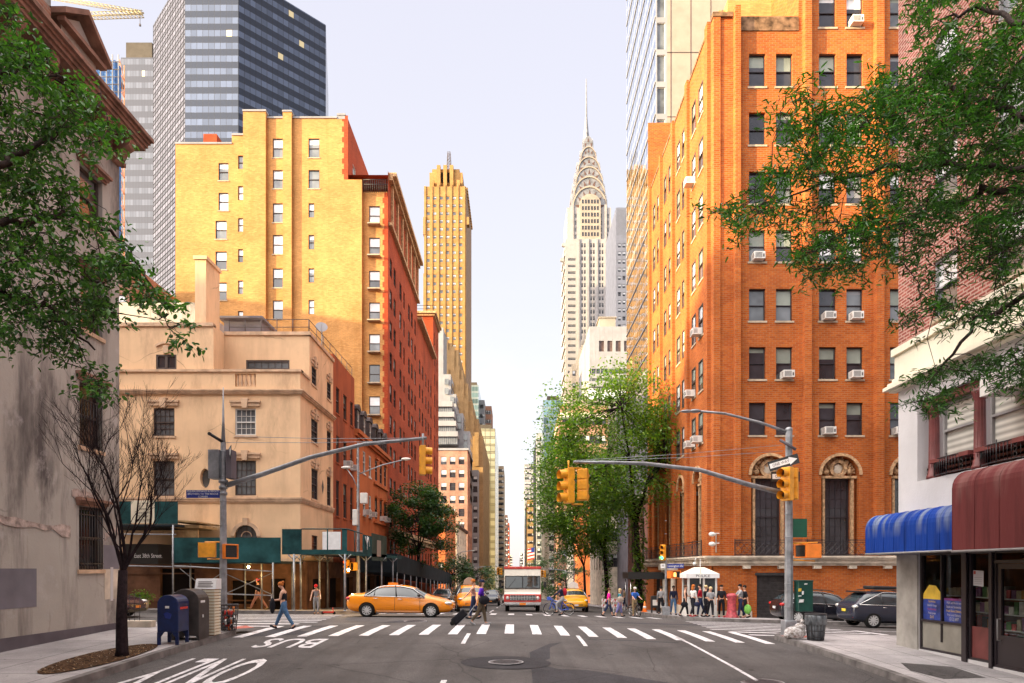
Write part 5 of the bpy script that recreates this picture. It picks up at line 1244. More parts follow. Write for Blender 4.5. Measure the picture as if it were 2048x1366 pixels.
for k in range(8):
    f0, f1 = k / 8, (k + 1) / 8; za, zb2 = zc0 + (zc1 - zc0) * f0, zc0 + (zc1 - zc0) * f1
    for sy in (-1, 1): ms.tube([(X0 - w_(f0), Y0 + sy * w_(f0), za), (X0 + w_(f1), Y0 + sy * w_(f1), zb2)], .09, 4); ms.tube([(X0 + w_(f0), Y0 + sy * w_(f0), za), (X0 - w_(f1), Y0 + sy * w_(f1), zb2)], .09, 4); ms.tube([(X0 - w_(f1), Y0 + sy * w_(f1), zb2), (X0 + w_(f1), Y0 + sy * w_(f1), zb2)], .09, 4)
b.part(ms, 'mast', 'band_paint'); b.done()
# generic rows -------------------------------------------------
def pxbox(name, label, Y, px0, px1, top, depth, mat, nc=0, nr=0, ww=1.3, wh=1.8, side=None, bot=None, Xs=None, **kw):
    """front face seen between px0 and px1 at distance Y, roof at picture height top"""
    x0, x1 = X_(px0, Y), X_(px1, Y); z1 = Z_(top, Y); zb_ = G(0, Y) if bot is None else bot
    f = (x0 + .4, x1 - .4, nc, zb_ + 4, z1 - 1.2, nr, ww, wh) if nc else None
    s = (Y + 1, Y + depth - 1, side[0], zb_ + 4, z1 - 1.2, side[1], side[2] if len(side) > 2 else 1.5, side[3] if len(side) > 3 else wh) if side else None
    return simple_box(name, label, x0, x1, Y, Y + depth, z1, mat, f, side=s, cat='building', **kw).done()
pxbox('corner_building', 'low orange painted corner building behind the street tree', 118, 860, 890.5, 1008, 21, 'stucco_orange', 2, 3, side=(4, 3), cornice=C1)
pxbox('corner_building', 'low cream building with a dark cornice in front of the rough brick block', 141, 880, 913, 1048, 30, 'limestone', 2, 3, side=(4, 3), cornice=C1, trim='cornice_dark')
pxbox('brick_block', 'rough reddish brick apartment block below the white terraces', 176, 840, 935, 899, 19.5, 'brick_rough', 5, 10, 1.5, 2.0, side=(4, 10), cornice=[(-.2, .3, .3)], trim='white_panel')
b = Bld('terraced_building', 'white banded apartment building stepping down in terraces', 'apartment building', (X_(900, 186), 190, G(-12, 186)))
m_ = MB(); g_ = MB(); r_g = MB()
for (pr_, tp) in ((940, 862), (926, 826), (912, 787), (901, 747), (886, 653)):
    x1 = X_(pr_, 186); z1 = Z_(tp, 186); m_.box(X_(845, 186), 186.3 + (940 - pr_) * .01, 20, x1, 196 + (940 - pr_) * .01, z1)
for i, tp in enumerate((864, 843, 825, 804.5)):
    pr_ = 916 - i * 3.5; z1 = Z_(tp, 182); z0 = z1 - 1.35; m_.box(X_(850, 182), 181, z0, X_(pr_, 182), 186.2, z1)
    g_.box(X_(850, 182), 182, z0 - 1.9, X_(pr_ - 1, 182), 186.1, z0)
    for k in range(12): x = X_(876 + k * 3.7, 182); (g_.box(x, 181.9, z0 - 1.9, x + .12, 182, z0, 1) if x < X_(pr_ - 1, 182) else None)
for i, (pr_, tp) in enumerate(((938, 868), (938, 884), (925, 832), (925, 846), (911, 793), (900, 757), (900, 776))):
    z = Z_(tp, 186); g_.box(X_(pr_ - 11, 186), 186.1, z - 1.6, X_(pr_ - 3, 186), 186.29, z)
    x = X_(pr_ + 1.2, 186)
    g_.box(x, 188, z - 1.6, x + .12, 195, z)
b.part(m_, 'wall', 'white_panel'); b.part(g_, 'window_band', ['pane_mid', 'grey_frame']); b.done()
pxbox('banded_building', 'white building with dark ribbon windows beyond the rough brick block', 197, 935, 945.3, 963, 40, 'white_panel', 2, 9, .9, 2.2, side=(9, 9, 3.9, 1.9))
pxbox('banded_building', 'small white penthouse block above the ribbon window building', 199, 930, 957, 940, 30, 'white_panel', 3, 11, 1.2, 1.8, side=(5, 11))
b = Bld('stepped_building', 'tan brick office building stepping back in many tiers below the art deco tower', 'office building', (X_(930, 215), 215, G(-12, 215)))
m_ = MB(); tiers = [(966, 872, 262), (957, 838, 256), (945, 803, 248), (936, 767, 240), (927, 740, 233), (917, 700, 226), (904, 686, 219)]
wn = MB()
for i, (pr_, tp, Y) in enumerate(tiers):
    Yf = 200 + (6 - i) * 0 + i * 2.5; Yf = 203 + i * 3
    x1 = X_(pr_, Yf) ; z1 = Z_(tp, Yf); zbb = G(0, 200) - 2
    x0 = X_(840, Yf); m_.box(x0, Yf, zbb if i == 0 else Z_(tiers[i - 1][1], Yf) - 2, x1, Yf + 55, z1); m_.box(x1 - 2.5, Yf - .6, z1 - 9, x1 - 1.2, Yf, z1 + 1.0); m_.box(x1 - 5.5, Yf - .6, z1 - 9, x1 - 4.6, Yf, z1 + .6)
    for j in range(3):
        for k in range(4):
            x = x1 - 3.9 - k * 3; z = z1 - 3.2 - j * 3.6; b.window(Fc('F', Yf), x, x + 1.3, z, z + 1.9, n=-.1, fr='bronze_frame', blind=.5, bl='blind_white', sub=False)
    SS = Fc('L', x1)
    for j in range(3 if i else 12):
        for k in range(8): z = z1 - 3.2 - j * 3.6; b.window(SS, Yf + 3 + k * 5, Yf + 4.4 + k * 5, z, z + 1.9, n=-.1, fr='bronze_frame', sub=False)
b.part(m_, 'wall', 'brick_tan'); b.done()
pxbox('office_building', 'brown brick office building with a dark top along the left side', 268, 955, 972, 925, 40, 'brick_tan', 4, 14, 1.5, 2, side=(8, 14))
def glassbox(name, label, Y, px0, px1, top, depth, mat, xs=None):
    x0, x1 = X_(px0, Y), X_(px1, Y); z1 = Z_(top, Y); zb_ = G(0, Y) - 2; r_ = thing(name, label, 'skyscraper', ((x0 + x1) / 2, Y, zb_)); m_ = MB()
    uvwall(m_, x0, Y, x1, Y, zb_, z1); uvwall(m_, x1, Y, x1, Y + depth, zb_, z1); uvwall(m_, x0, Y + depth, x0, Y, zb_, z1); m_.build('facade', mat, r_)
    m_ = MB(); m_.quad((x0, Y, z1), (x1, Y, z1), (x1, Y + depth, z1), (x0, Y + depth, z1)); m_.box(x0 + (x1 - x0) * .2, Y + 3, z1, x1 - (x1 - x0) * .2, Y + depth * .6, z1 + 2.5); m_.build('roof', 'mech', r_)
glassbox('glass_office', 'yellow green glass office tower beside the stepped tan building', 330, 950, 990.5, 857, 70, 'curtain_gold')
glassbox('glass_office', 'blue glass tower with sloping top peeping past the golden tower', 420, 938, 957, 770, 40, 'curtain_teal')
pxbox('office_tower', 'pale stone tower with pink windows behind the yellow green glass tower', 440, 955, 969, 800, 30, 'white_panel', 3, 20, 2, 2.4, side=(4, 20))
pxbox('office_tower', 'narrow brown topped tower between the pale tower and the glass office', 455, 964, 983, 812, 30, 'brick_rough', 5, 20, 1.6, 2.6, side=(3, 20))
pxbox('office_tower', 'slender cream and orange banded tower further down the left side', 470, 985, 1007.5, 932, 60, 'stone', 5, 22, 2.2, 2.0, side=(6, 22))
pxbox('office_tower', 'dark slim tower near the far end of the left side', 640, 1000, 1015, 1030, 60, 'cornice_dark', 4, 14, 2.2, 2.4, side=(4, 14))
pxbox('office_tower', 'dark brown tower at the far end of the left side', 720, 1003, 1018.5, 1046, 80, 'brick_red', 4, 14, 2.2, 2.4, side=(4, 14))
pxbox('office_tower', 'tiny tan tower at the end of the avenue on the left', 1000, 1008, 1024.5, 1110, 100, 'stone', 5, 12, 3, 3)
pxbox('office_tower', 'tiny grey tower at the end of the avenue on the right', 1000, 1040, 1058, 1105, 100, 'white_panel', 5, 12, 3, 3)
# right side of the avenue, far to near
pxbox('office_tower', 'white slab tower far down the right side of the avenue', 560, 1048.5, 1075, 928, 60, 'white_panel', 6, 24, 1.8, 2)
glassbox('glass_office', 'teal glass building low on the right side in the distance', 500, 1050, 1062, 1022, 50, 'curtain_teal')
pxbox('office_building', 'brown brick building behind the flag on the right side in the distance', 430, 1054, 1072, 1000, 50, 'brick_tan', 4, 12, 1.6, 2, side=(5, 12))
pxbox('office_building', 'white tower with pairs of dark windows on the right side', 330, 1073.5, 1098, 866, 60, 'white_panel', 4, 22, 1.7, 2.4, side=(8, 22))
glassbox('glass_office', 'teal glass building with an overhanging top right of the avenue', 300, 1087, 1127, 800, 60, 'curtain_teal')
pxbox('office_building', 'grey stone office building low on the right side', 215, 1098, 1120, 905, 60, 'limestone', 3, 12, 1.6, 2, side=(8, 12))
pxbox('brick_block', 'red brick block with a cream band under its parapet right of the avenue', 165, 1122, 1215, 812, 30, 'brick_rough', 8, 9, 1.5, 2.0, side=(4, 9), cornice=[(-2.7, -1.6, .08)], trim='cream')
pxbox('row_house', 'cream row house front among the shops on the right side', 131, 1146.5, 1200, 1030, 16, 'cream', 0, 0, side=(3, 4, 1.3), cornice=C1, trim='cream')
pxbox('row_house', 'red painted row house behind the street trees on the right side', 123, 1154, 1210, 985, 7.5, 'stucco_orange', 0, 0, side=(2, 4, 1.2), cornice=C1)
pxbox('row_house', 'tan shop house with awning near the right side trees', 88.5, 1204, 1260, 975, 14, 'limestone', 3, 3, 1.2, 1.7, side=(4, 4, 1.2), cornice=C1, trim='limestone')
pxbox('row_house', 'plum brick house behind the trees next to the orange block', 58.2, 1297, 1400, 985, 10.5, 'brick_plum', 0, 0, side=(3, 3, 1.1), cornice=C1, trim='limestone')
b = Bld('office_building', 'white concrete office building with four tall windows and terraces below', 'office building', (28, 184, G(15, 182)))
m_ = MB(); Y = 182.0; fc = Fc('F', Y); x0 = X_(1179, Y); hs = [(X_(1198 + 16.7 * k, Y), X_(1208.5 + 16.7 * k, Y), Z_(703, Y), Z_(681.5, Y)) for k in range(5)]
fc.wall(m_, x0, 44, Z_(737, Y), Z_(653, Y), hs, .5); m_.quad((x0, Y, 8), (x0, Y + 30, 8), (x0, Y + 30, Z_(653, Y)), (x0, Y, Z_(653, Y))); m_.quad((x0, Y, Z_(653, Y)), (44, Y, Z_(653, Y)), (44, Y + 30, Z_(653, Y)), (x0, Y + 30, Z_(653, Y)))
for k in range(5): x = X_(1191 + 16.7 * k, Y); m_.box(x, Y - .02, Z_(737, Y), x + .05, Y, Z_(653, Y), 1)
for i, (tp, bt, px) in enumerate(((748, 757, 1181), (765, 775, 1177))): fc.box(m_, X_(px, Y), 44, Z_(bt, Y), Z_(tp, Y), -.2, 0.3 + i)
m_.box(X_(1172, 179), 178, 0, 40, 182, Z_(800, 179)); m_.box(X_(1162, 177), 176, 5, 40, 179, Z_(800, 177), 2)
b.part(m_, 'wall', ['white_panel', 'grey_frame', 'tan_panel'])
g_ = MB(); fc.box(g_, x0 + .3, 44, Z_(748, Y), Z_(737, Y), -1, -.3); fc.box(g_, x0, 44, Z_(765, Y), Z_(757, Y), -1, .1)
for k in range(20): x = x0 + .5 + k * 1.2; g_.box(x, Y - .2, Z_(765, Y), x + .1, Y + .3, Z_(737, Y), 1)
g_.prism([(178.2, Z_(800, 178)), (181.9, Z_(776, 182)), (181.9, Z_(800, 178))], 0, X_(1176, 180), 40, 2)
for k in range(10): x = X_(1176, 180) + k * 1.6; g_.tube([(x, 178.1, Z_(800, 178)), (x, 181.8, Z_(776, 182) + .05)], .05, 4, 1)
b.part(g_, 'window_band', ['pane_mid', 'grey_frame', 'blind_white'])
for h in hs: b.window(fc, *h, n=-.3, gl='pane_warm', fr='bronze_frame', mid=False, sub=False)
ph = MB(); Y = 190.0; ph.box(X_(1199, Y), Y, Z_(660, Y), X_(1231, Y), Y + 6, Z_(635, Y)); ph.box(X_(1197, Y), Y - .3, Z_(636, Y), X_(1233, Y), Y + 6.3, Z_(634, Y)); b.part(ph, 'plant_room', 'chrysler_gold'); b.done()
pxbox('gothic_building', 'tan stone building with a gothic pinnacle in front of the spire tower', 230, 1162, 1178, 690, 20, 'stone', 2, 14, 1.2, 2, side=(4, 14))
r_ = thing('pinnacle', 'small golden stone pinnacle on the gothic building', 'pinnacle', (X_(1169, 230), 232, Z_(690, 230))); m_ = MB(); m_.lathe([(1.2, Z_(690, 230) - .1), (1.2, Z_(680, 230)), (.8, Z_(678, 230)), (.5, Z_(668, 230)), (.05, Z_(660, 230))], (X_(1169, 230), 231.5, 0), 6, smooth=False); m_.build('spirelet', 'chrysler_gold', r_)
pxbox('office_building', 'low tan office building at the foot of the spire tower', 260, 1144, 1163, 728, 30, 'stone', 3, 18, 1.4, 2, side=(4, 18))
b = Bld('office_tower', 'tall white office tower beside the spire tower with a plain side wall', 'skyscraper', (40, 260, G(30, 250)))
m_ = MB(); Y = 250.0; fc = Fc('F', Y); x0, x1 = X_(1232, Y), X_(1300, Y); z1 = Z_(415, Y); hs = [(X_(1236 + 9 * i, Y), X_(1242 + 9 * i, Y), Z_(495 + 16.2 * j, Y), Z_(487 + 16.2 * j, Y)) for i in range(4) for j in range(22)]
fc.wall(m_, x0, x1, 0, z1, hs, .4); m_.quad((x0, Y, 0), (x0, Y + 28, 0), (x0, Y + 28, z1), (x0, Y, z1)); m_.quad((x0, Y, z1), (x1, Y, z1), (x1, Y + 28, z1), (x0, Y + 28, z1))
for k in range(20): m_.box(X_(1235, Y) + k * .32, Y - .05, Z_(470, Y), X_(1235, Y) + k * .32 + .12, Y, Z_(420, Y), 1)
b.part(m_, 'wall', ['white_panel', 'grey_frame'])
for h in hs: b.window(fc, *h, n=-.3, sub=False, fr='grey_frame', blind=[0, .5][rnd.randrange(2)], bl='blind_white')
b.done()
# small things behind the grey house: orange brick house, roof wall, netted scaffold, crane
pxbox('brick_house', 'orange brick house with rounded parapet behind the peach corner house', 58, 180, 262, 525, 14, 'brick_rough', 2, 5)
pxbox('low_house', 'grey weathered roof wall behind the peach corner house', 46, 200, 392, 605, 6, 'stucco_grey', 0, 0)
r_ = thing('scaffolded_tower', 'building under construction wrapped in blue netting behind the grey house', 'construction site', (X_(200, 130), 130, 0)); m_ = MB(); m_.box(X_(120, 130), 131, 20, X_(224, 130), 133, Z_(112, 130)); m_.build('netting', 'tarp_blue', r_)
m_ = MB()
for k in range(9): z = Z_(240 - k * 15, 130); m_.tube([(X_(140, 130), 130.5, z), (X_(236, 130), 130.5, z)], .12, 4)
for k in range(8): x = X_(150 + k * 12, 130); m_.tube([(x, 130.5, 20), (x, 130.5, Z_(105, 130))], .12, 4)
m_.build('scaffold', 'grey_frame', r_)
plain('crane_yellow', (.62, .5, .25), .6, .1, 1); plain('crane_orange', (.6, .22, .08), .6, .1, 1)
r_ = thing('tower_crane', 'pale yellow luffing tower crane reaching over the roofs', 'crane', (X_(236, 150), 150, 0)); m_ = MB()
def truss(m_, a, c, w, n, r, th=.12):
    a, c = Vector(a), Vector(c); d = (c - a); up_ = Vector((0, 0, 1)) if abs(d.normalized().z) < .9 else Vector((1, 0, 0)); s_ = d.cross(up_).normalized() * w; u_ = s_.cross(d).normalized() * w
    for q in (s_ + u_, -s_ + u_, s_ - u_, -s_ - u_): m_.tube([a + q, c + q], th, 4)
    for k in range(n):
        p, q = a + d * k / n, a + d * (k + 1) / n
        for sg in (1, -1): m_.tube([p + s_ + u_ * sg, q - s_ + u_ * sg], th * .6, 4); m_.tube([p + s_ * sg + u_, q + s_ * sg - u_], th * .6, 4)
truss(m_, (X_(236, 150), 150, 20), (X_(236, 150), 150, Z_(125, 150)), .9, 26, 0); m_.build('mast', 'crane_orange', r_)
m_ = MB(); m_.box(X_(226, 150), 149, Z_(172, 150), X_(243, 150), 151, Z_(163, 150)); m_.build('cab', 'white_panel', r_)
r_ = thing('tower_crane', 'pale crane jib with a yellow tip high above the roofs', 'crane', (X_(120, 260), 260, 0)); m_ = MB(); truss(m_, (X_(60, 260), 260, Z_(36, 260)), (X_(286, 260), 260, Z_(28, 260)), .8, 30, 0, .16); truss(m_, (X_(60, 260), 262, Z_(-20, 260)), (X_(286, 260), 260, Z_(26, 260)), .5, 26, 0, .12); m_.build('jib', 'crane_yellow', r_)
m_ = MB(); m_.tube([(X_(280, 260), 260, Z_(30, 260)), (X_(280, 260), 260, Z_(52, 260))], .12, 4); m_.box(X_(278.5, 260), 259.8, Z_(52, 260), X_(281.5, 260), 260.3, Z_(48, 260)); m_.build('hook_line', 'bronze_frame', r_)
m_ = MB(); truss(m_, (X_(60, 260), 260, -10), (X_(60, 260), 260, Z_(0, 260)), 1.0, 40, 0, .15); m_.build('mast', 'crane_yellow', r_)
# unseen blocks added out of frame to shade the crossing and facades
for (nm, lab, x0, x1, y0, y1, z1, mt_) in (('shading_block', 'tall brick block added out of view behind the grey stucco house for its shadow', -33, -17.5, -60, 16.8, 27.6, 'brick_rough'), ('shading_block', 'broad brick block added out of view along the near side street for its shadow', -57, -33.1, -60, 16.8, 30.2, 'brick_tan'), ('shading_block', 'lower brick block added out of view at the end of the near side street for its shadow', -105, -57.1, -60, 16.8, 28.3, 'brick_rough'), ('shading_block', 'brick block added out of view behind the peach house for its shadow', -78, -46, 39, 58, 31, 'brick_tan'), ('shading_block', 'brick block added out of view on the near right side behind the white shop', 14, 40, -50, 3, 24, 'brick_plum')):
    simple_box(nm, lab, x0, x1, y0, y1, z1, mt_, None).done()
# ---------------------------------------------------------------- vehicles
def paint(name, col, rough=.22, coat=1.0):
    m, t, b = nt(name, rough, 0, .6); v = coord(t); c = ramp(t, nz(t, v, 1.5, 4), .3, .7, tuple(x * .88 for x in col), col); t.links.new(c, b.inputs['Base Color']); b.inputs['Coat Weight'].default_value = coat * .5; b.inputs['Coat Roughness'].default_value = .05
paint('taxi_orange', (.88, .27, .004)); paint('taxi_yellow', (.83, .38, .008)); paint('car_black', (.008, .009, .014)); paint('car_navy', (.022, .026, .045)); paint('car_silver', (.42, .44, .46)); paint('car_white', (.7, .7, .7)); paint('truck_cream', (.78, .75, .66), .35, .3); paint('truck_red', (.50, .025, .02), .35, .3); paint('car_dark_red', (.05, .015, .02))
glass('car_glass', (.03, .04, .045), .03, .9); plain('tyre', (.016, .016, .016), .8, .15, 9); plain('rim_silver', (.6, .6, .6), .35, .1, 9, metal=.15); plain('trim_black', (.015, .015, .016), .5, .1, 9); plain('plate_orange', (.75, .22, .02), .5, .1, 9); plain('plate_yellow', (.75, .55, .05), .5, .1, 9); plain('plate_white', (.65, .65, .65), .5, .05, 9); plain('tail_red', (.45, .01, .01), .2, .1, 9); plain('lamp_clear', (.65, .65, .62), .12, .1, 9, metal=.3); plain('chrome', (.6, .6, .6), .15, .05, 9, metal=1.0)
def interp(tab, x, k):
    for a, c in zip(tab, tab[1:]):
        if x <= c[0]: f = (x - a[0]) / (c[0] - a[0]); return a[k] + (c[k] - a[k]) * f
    return tab[-1][k]
def fixn(me):
    bm = bmesh.new(); bm.from_mesh(me); bmesh.ops.recalc_face_normals(bm, faces=bm.faces[:]); bm.to_mesh(me); bm.free()
def car_body(tab, g0, g1, wheels, wr, ws=(None, None)):
    """tab rows: x, half width, sill z, belt z, top z, half width of the top; g0..g1 glasshouse; returns the meshes for shell, glass and wheel wells"""
    m_ = MB(); n = len(tab); K = 8
    for (x, w, zs, zb, zt, wt) in tab:
        up_ = zt - zb
        half = [(0, zs - .03), (w * .82, zs - .02), (w * .985, zs + .1), (w, zs + (zb - zs) * .55), (w * .965, zb), (w * .965 + (wt - w * .965) * .5, zb + up_ * .52), (wt, zt - min(.05, up_ * .3)), (wt * .55, zt - .008)]
        ring = [(x, y, z) for y, z in half] + [(x, 0, zt)] + [(x, -y, z) for y, z in half[:0:-1]]
        m_.v += ring
    N = 2 * K
    for i in range(n - 1):
        x0, x1 = tab[i][0], tab[i + 1][0]; z0, z1 = tab[i][4], tab[i + 1][4]
        for j in range(N):
            k = j if j < K else N - 1 - j; mat = 0
            if g0 - .01 <= x0 and x1 <= g1 + .01 and k in (4, 5) and min(tab[i][4] - tab[i][3], tab[i + 1][4] - tab[i + 1][3]) > .1: mat = 1
            if k in (6, 7) and (ws[0] is not None and (ws[0] - .01 <= x0 and x1 <= ws[1] + .01) or ws[2] - .01 <= x0 and x1 <= ws[3] + .01): mat = 1
            m_.f.append((i * N + j, i * N + (j + 1) % N, (i + 1) * N + (j + 1) % N, (i + 1) * N + j)); m_.m.append(mat); m_.sm.add(len(m_.f) - 1)
    m_.f.append(tuple(range(N))); m_.m.append(0); m_.f.append(tuple((n - 1) * N + j for j in range(N))[::-1]); m_.m.append(0)
    o = m_.build('shell', ['trim_black', 'car_glass', 'tyre']); fixn(o.data); sb = o.modifiers.new('s', 'SUBSURF'); sb.levels = 2; sb.render_levels = 2
    cut = []
    for wx in wheels:
        c = MB(); W = max(r[1] for r in tab)
        c.prism([(wx + wr * 1.13 * math.cos(t), wr + wr * 1.13 * math.sin(t)) for t in [2 * math.pi * k / 28 for k in range(28)]], 1, -W - .2, -W + .24); c.prism([(wx + wr * 1.13 * math.cos(t), wr + wr * 1.13 * math.sin(t)) for t in [2 * math.pi * k / 28 for k in range(28)]], 1, W - .24, W + .2); c.m = [2] * len(c.m)
        q = c.build('cut', ['trim_black', 'car_glass', 'tyre']); fixn(q.data); cut.append(q); bo = o.modifiers.new('b', 'BOOLEAN'); bo.object = q; bo.operation = 'DIFFERENCE'; bo.solver = 'EXACT'
    dg = bpy.context.evaluated_depsgraph_get(); dg.update(); me = bpy.data.meshes.new_from_object(o.evaluated_get(dg))
    res = []
    for mi in range(3):
        bm = bmesh.new(); bm.from_mesh(me); bmesh.ops.delete(bm, geom=[f for f in bm.faces if f.material_index != mi], context='FACES')
        q = bpy.data.meshes.new(('body', 'windows', 'wheel_arch')[mi]); bm.to_mesh(q); bm.free(); q.materials.clear()
        for p in q.polygons: p.material_index = 0; p.use_smooth = mi < 2
        res.append(q)
    for q in cut + [o]: bpy.data.objects.remove(q)
    return res
def wheel_mesh(r, w=.2, spokes=10):
    a = MB(); a.lathe([(r * .66, -w / 2), (r * .93, -w / 2), (r, -w / 2 + .03), (r, w / 2 - .03), (r * .93, w / 2), (r * .66, w / 2)], (0, 0, 0), 28, 0, axis=1, cap=False)
    b_ = MB(); b_.lathe([(r * .66, -w / 2 + .02), (r * .62, -w / 2 + .01), (r * .6, -w / 2 + .06), (r * .60, w / 2)], (0, 0, 0), 28, 0, axis=1, cap=False)
    b_.lathe([(.07, -w / 2 + .0), (.07, -w / 2 + .06)], (0, 0, 0), 12, 0, axis=1)
    for k in range(spokes):
        t = 2 * math.pi * k / spokes; c, s = math.cos(t), math.sin(t); hw_ = r * .10
        pts = [(-hw_ * .6, .05), (hw_ * .6, .05), (hw_, r * .62), (-hw_, r * .62)]
        b_.prism([(x * c - y * s, x * s + y * c) for x, y in pts], 1, -w / 2 + .015, -w / 2 + .05)
    b_.lathe([(r * .58, -w / 2 + .07), (.01, -w / 2 + .07)], (0, 0, 0), 20, 1, axis=1)
    return a.build('tyre', 'tyre', data_only=True), b_.build('rim', ['rim_silver', 'tyre'], data_only=True)
def addobj(name, me, parent, mat=None, loc=(0, 0, 0), rot=(0, 0, 0)):
    if mat:
        me = me.copy(); me.materials.clear(); me.materials.append(M[mat])
    o = bpy.data.objects.new(name, me); C.objects.link(o); o.parent = parent; o.location = loc; o.rotation_euler = rot; LOC[name] = (0, 0, 0); return o
SED = [(0, .60, .52, .74, .80, .45), (.06, .76, .40, .90, .98, .6), (.22, .84, .28, .99, 1.05, .62), (.55, .885, .24, .99, 1.08, .62), (.8, .9, .22, .985, 1.10, .61), (1.35, .91, .20, .965, 1.39, .55), (1.7, .91, .2, .955, 1.45, .56), (2.3, .91, .2, .945, 1.475, .57), (2.75, .91, .2, .935, 1.43, .565), (3.0, .91, .2, .93, 1.36, .565), (3.62, .91, .2, .915, 1.02, .63), (3.85, .905, .22, .885, .965, .62), (4.3, .875, .24, .80, .875, .58), (4.6, .80, .26, .70, .765, .52), (4.76, .68, .32, .58, .66, .44), (4.82, .52, .42, .52, .58, .36)]
SUVT = [(0, .62, .55, .8, .86, .5), (.05, .80, .42, 1.0, 1.06, .62), (.14, .88, .32, 1.06, 1.14, .66), (.55, .92, .28, 1.08, 1.56, .60), (.75, .93, .25, 1.075, 1.64, .61), (1.4, .93, .25, 1.06, 1.685, .62), (2.2, .93, .25, 1.045, 1.68, .62), (2.75, .93, .25, 1.035, 1.62, .61), (3.0, .93, .25, 1.03, 1.54, .61), (3.55, .925, .25, 1.02, 1.14, .68), (3.8, .92, .26, .99, 1.08, .66), (4.25, .89, .28, .92, 1.0, .62), (4.55, .82, .32, .82, .9, .56), (4.68, .68, .36, .7, .76, .46), (4.74, .5, .44, .62, .68, .36)]
def make_car(name, label, cat, tab, mat, wheels, wr, glassr, wsr, group=None, side_door=2.25, plate='plate_orange', rack=False, taxi=False, belt='chrome'):
    r_ = thing(name, label, cat, (0, 0, 0), 0, group)
    key = ('car', id(tab))
    if key not in WM: WM[key] = car_body(tab, *glassr, wheels, wr, wsr)
    bm_, gm_, wm_ = WM[key]
    addobj('body', bm_, r_, mat); addobj('windows', gm_, r_, 'car_glass'); addobj('wheel_arch', wm_, r_, 'trim_black')
    kw = ('wheel', wr)
    if kw not in WM: WM[kw] = wheel_mesh(wr)
    ty, ri = WM[kw]; W = max(q[1] for q in tab)
    for wx in wheels:
        for sy in (-1, 1):
            w_ = addobj('wheel', ty, r_, None, (wx, sy * (W - .115), wr), (0, 0, 0 if sy < 0 else math.pi)); addobj('rim', ri, w_)
    L = tab[-1][0]; I = lambda x, k: interp(tab, x, k)
    tr = MB()
    for sy in (-1, 1):   # pillars and belt line
        def edge(x, f): zb, zt, w, wt = I(x, 3), I(x, 4), I(x, 1) * .965, I(x, 5); return (x, sy * (w + (wt - w) * f + .004), zb + (zt - zb - .04) * f)
        a0, a1 = glassr
        bp = MB(); bp.tube([edge(side_door + .05, 0), edge(side_door, .5), edge(side_door - .05, 1)], .035, 5); bp.build('pillar', 'trim_black', r_)
        for xx in ([1.3] if not rack else [.95]): tr.tube([edge(xx, 0), edge(xx + .02, .95)], .02, 5, 1)
        tr.tube([edge(a0 + .12, 0), edge(1.5, 0), edge(2.3, 0), edge(a1 - .05, 0)], .013, 5, 0)
        tr.tube([edge(a0 + .12, 0.05), edge(1.4, .96), edge(1.7, 1), edge(2.3, 1), edge(3.0, .95), edge(a1 - .05, .02)], .02, 5, 0 if not taxi else 0)
        for xx in (side_door - .02,): tr.tube([(xx, sy * (I(xx, 1) + .001), .34), (xx, sy * (I(xx, 1) + .002), .6), (xx, sy * (I(xx, 1) * .985 + .002), I(xx, 3) - .03)], .007, 4, 1)
        for xx in (side_door + 1.1, ): tr.tube([(xx, sy * (I(xx, 1) + .001), .36), (xx, sy * (I(xx, 1) + .001), .8)], .006, 4, 1)
        for xx in (side_door - .22, side_door + .12 - .0): 
            pass
        for xx in (side_door - .95, side_door + .12): tr.tube([(xx, sy * (I(xx, 1) + .012), I(xx, 3) - .10), (xx + .2, sy * (I(xx, 1) + .012), I(xx, 3) - .11)], .014, 5, 0)
        tr.box(wheels[0] + wr + .1, sy * (W - .06), .2, wheels[1] - wr - .1, sy * (W + .005), .235, 0 if taxi else 1)
    tr.build('trim', [belt if belt else 'chrome', 'trim_black'], r_)
    for sy in (-1, 1):
        q = MB(); x = glassr[1] - .3; q.ball((x, sy * (I(x, 1) + .1), I(x, 3) + .1), (.08, .11, .075), 0, 10, 6); q.build('mirror', 'trim_black', r_)
        q = MB(); x = L - .28; q.ball((x, sy * (I(x, 1) - .13), I(x, 3) - .055), (.25, .14, .075), 0, 12, 6); q.build('headlight', 'lamp_clear', r_)
        q = MB(); q.ball((.12, sy * (I(.12, 1) - .12), I(.12, 3) - .08), (.13, .17, .085), 0, 12, 6); q.build('tail_light', 'tail_red' if tab is SED or mat == 'car_black' else 'lamp_clear', r_)
    q = MB(); q.box(L - .09, -.45, .46, L - .015, .45, .56); q.box(L - .14, -.62, .26, L - .03, .62, .38); 
    for k in range(4): q.box(L - .02, -.42, .47 + k * .024, L - .005, .42, .478 + k * .024)
    q.build('grille', 'trim_black', r_)
    for xx, fx in ((L - .03, 1), (-.02, -1)):
        q = MB(); q.box(xx, -.16, .42 if fx > 0 else .72, xx + .035, .16, .52 if fx > 0 else .84); q.build('number_plate', plate, r_)
    if tab is SUVT:
        q = MB()
        for sy in (-1, 1): q.tube([(.9, sy * .60, 1.70), (1.3, sy * .61, 1.76), (2.5, sy * .61, 1.745), (2.8, sy * .6, 1.67)], .022, 6)
        q.build('roof_rail', 'trim_black', r_); q = MB(); q.box(.36, -.55, 1.60, .72, .55, 1.66); q.build('spoiler', 'trim_black', r_)
        q = MB(); 
        for sy in (-1, 1): q.ball((.09, sy * .6, .48), (.05, .16, .04), 0, 8, 5)
        q.build('reflector', 'tail_red', r_)
    return r_
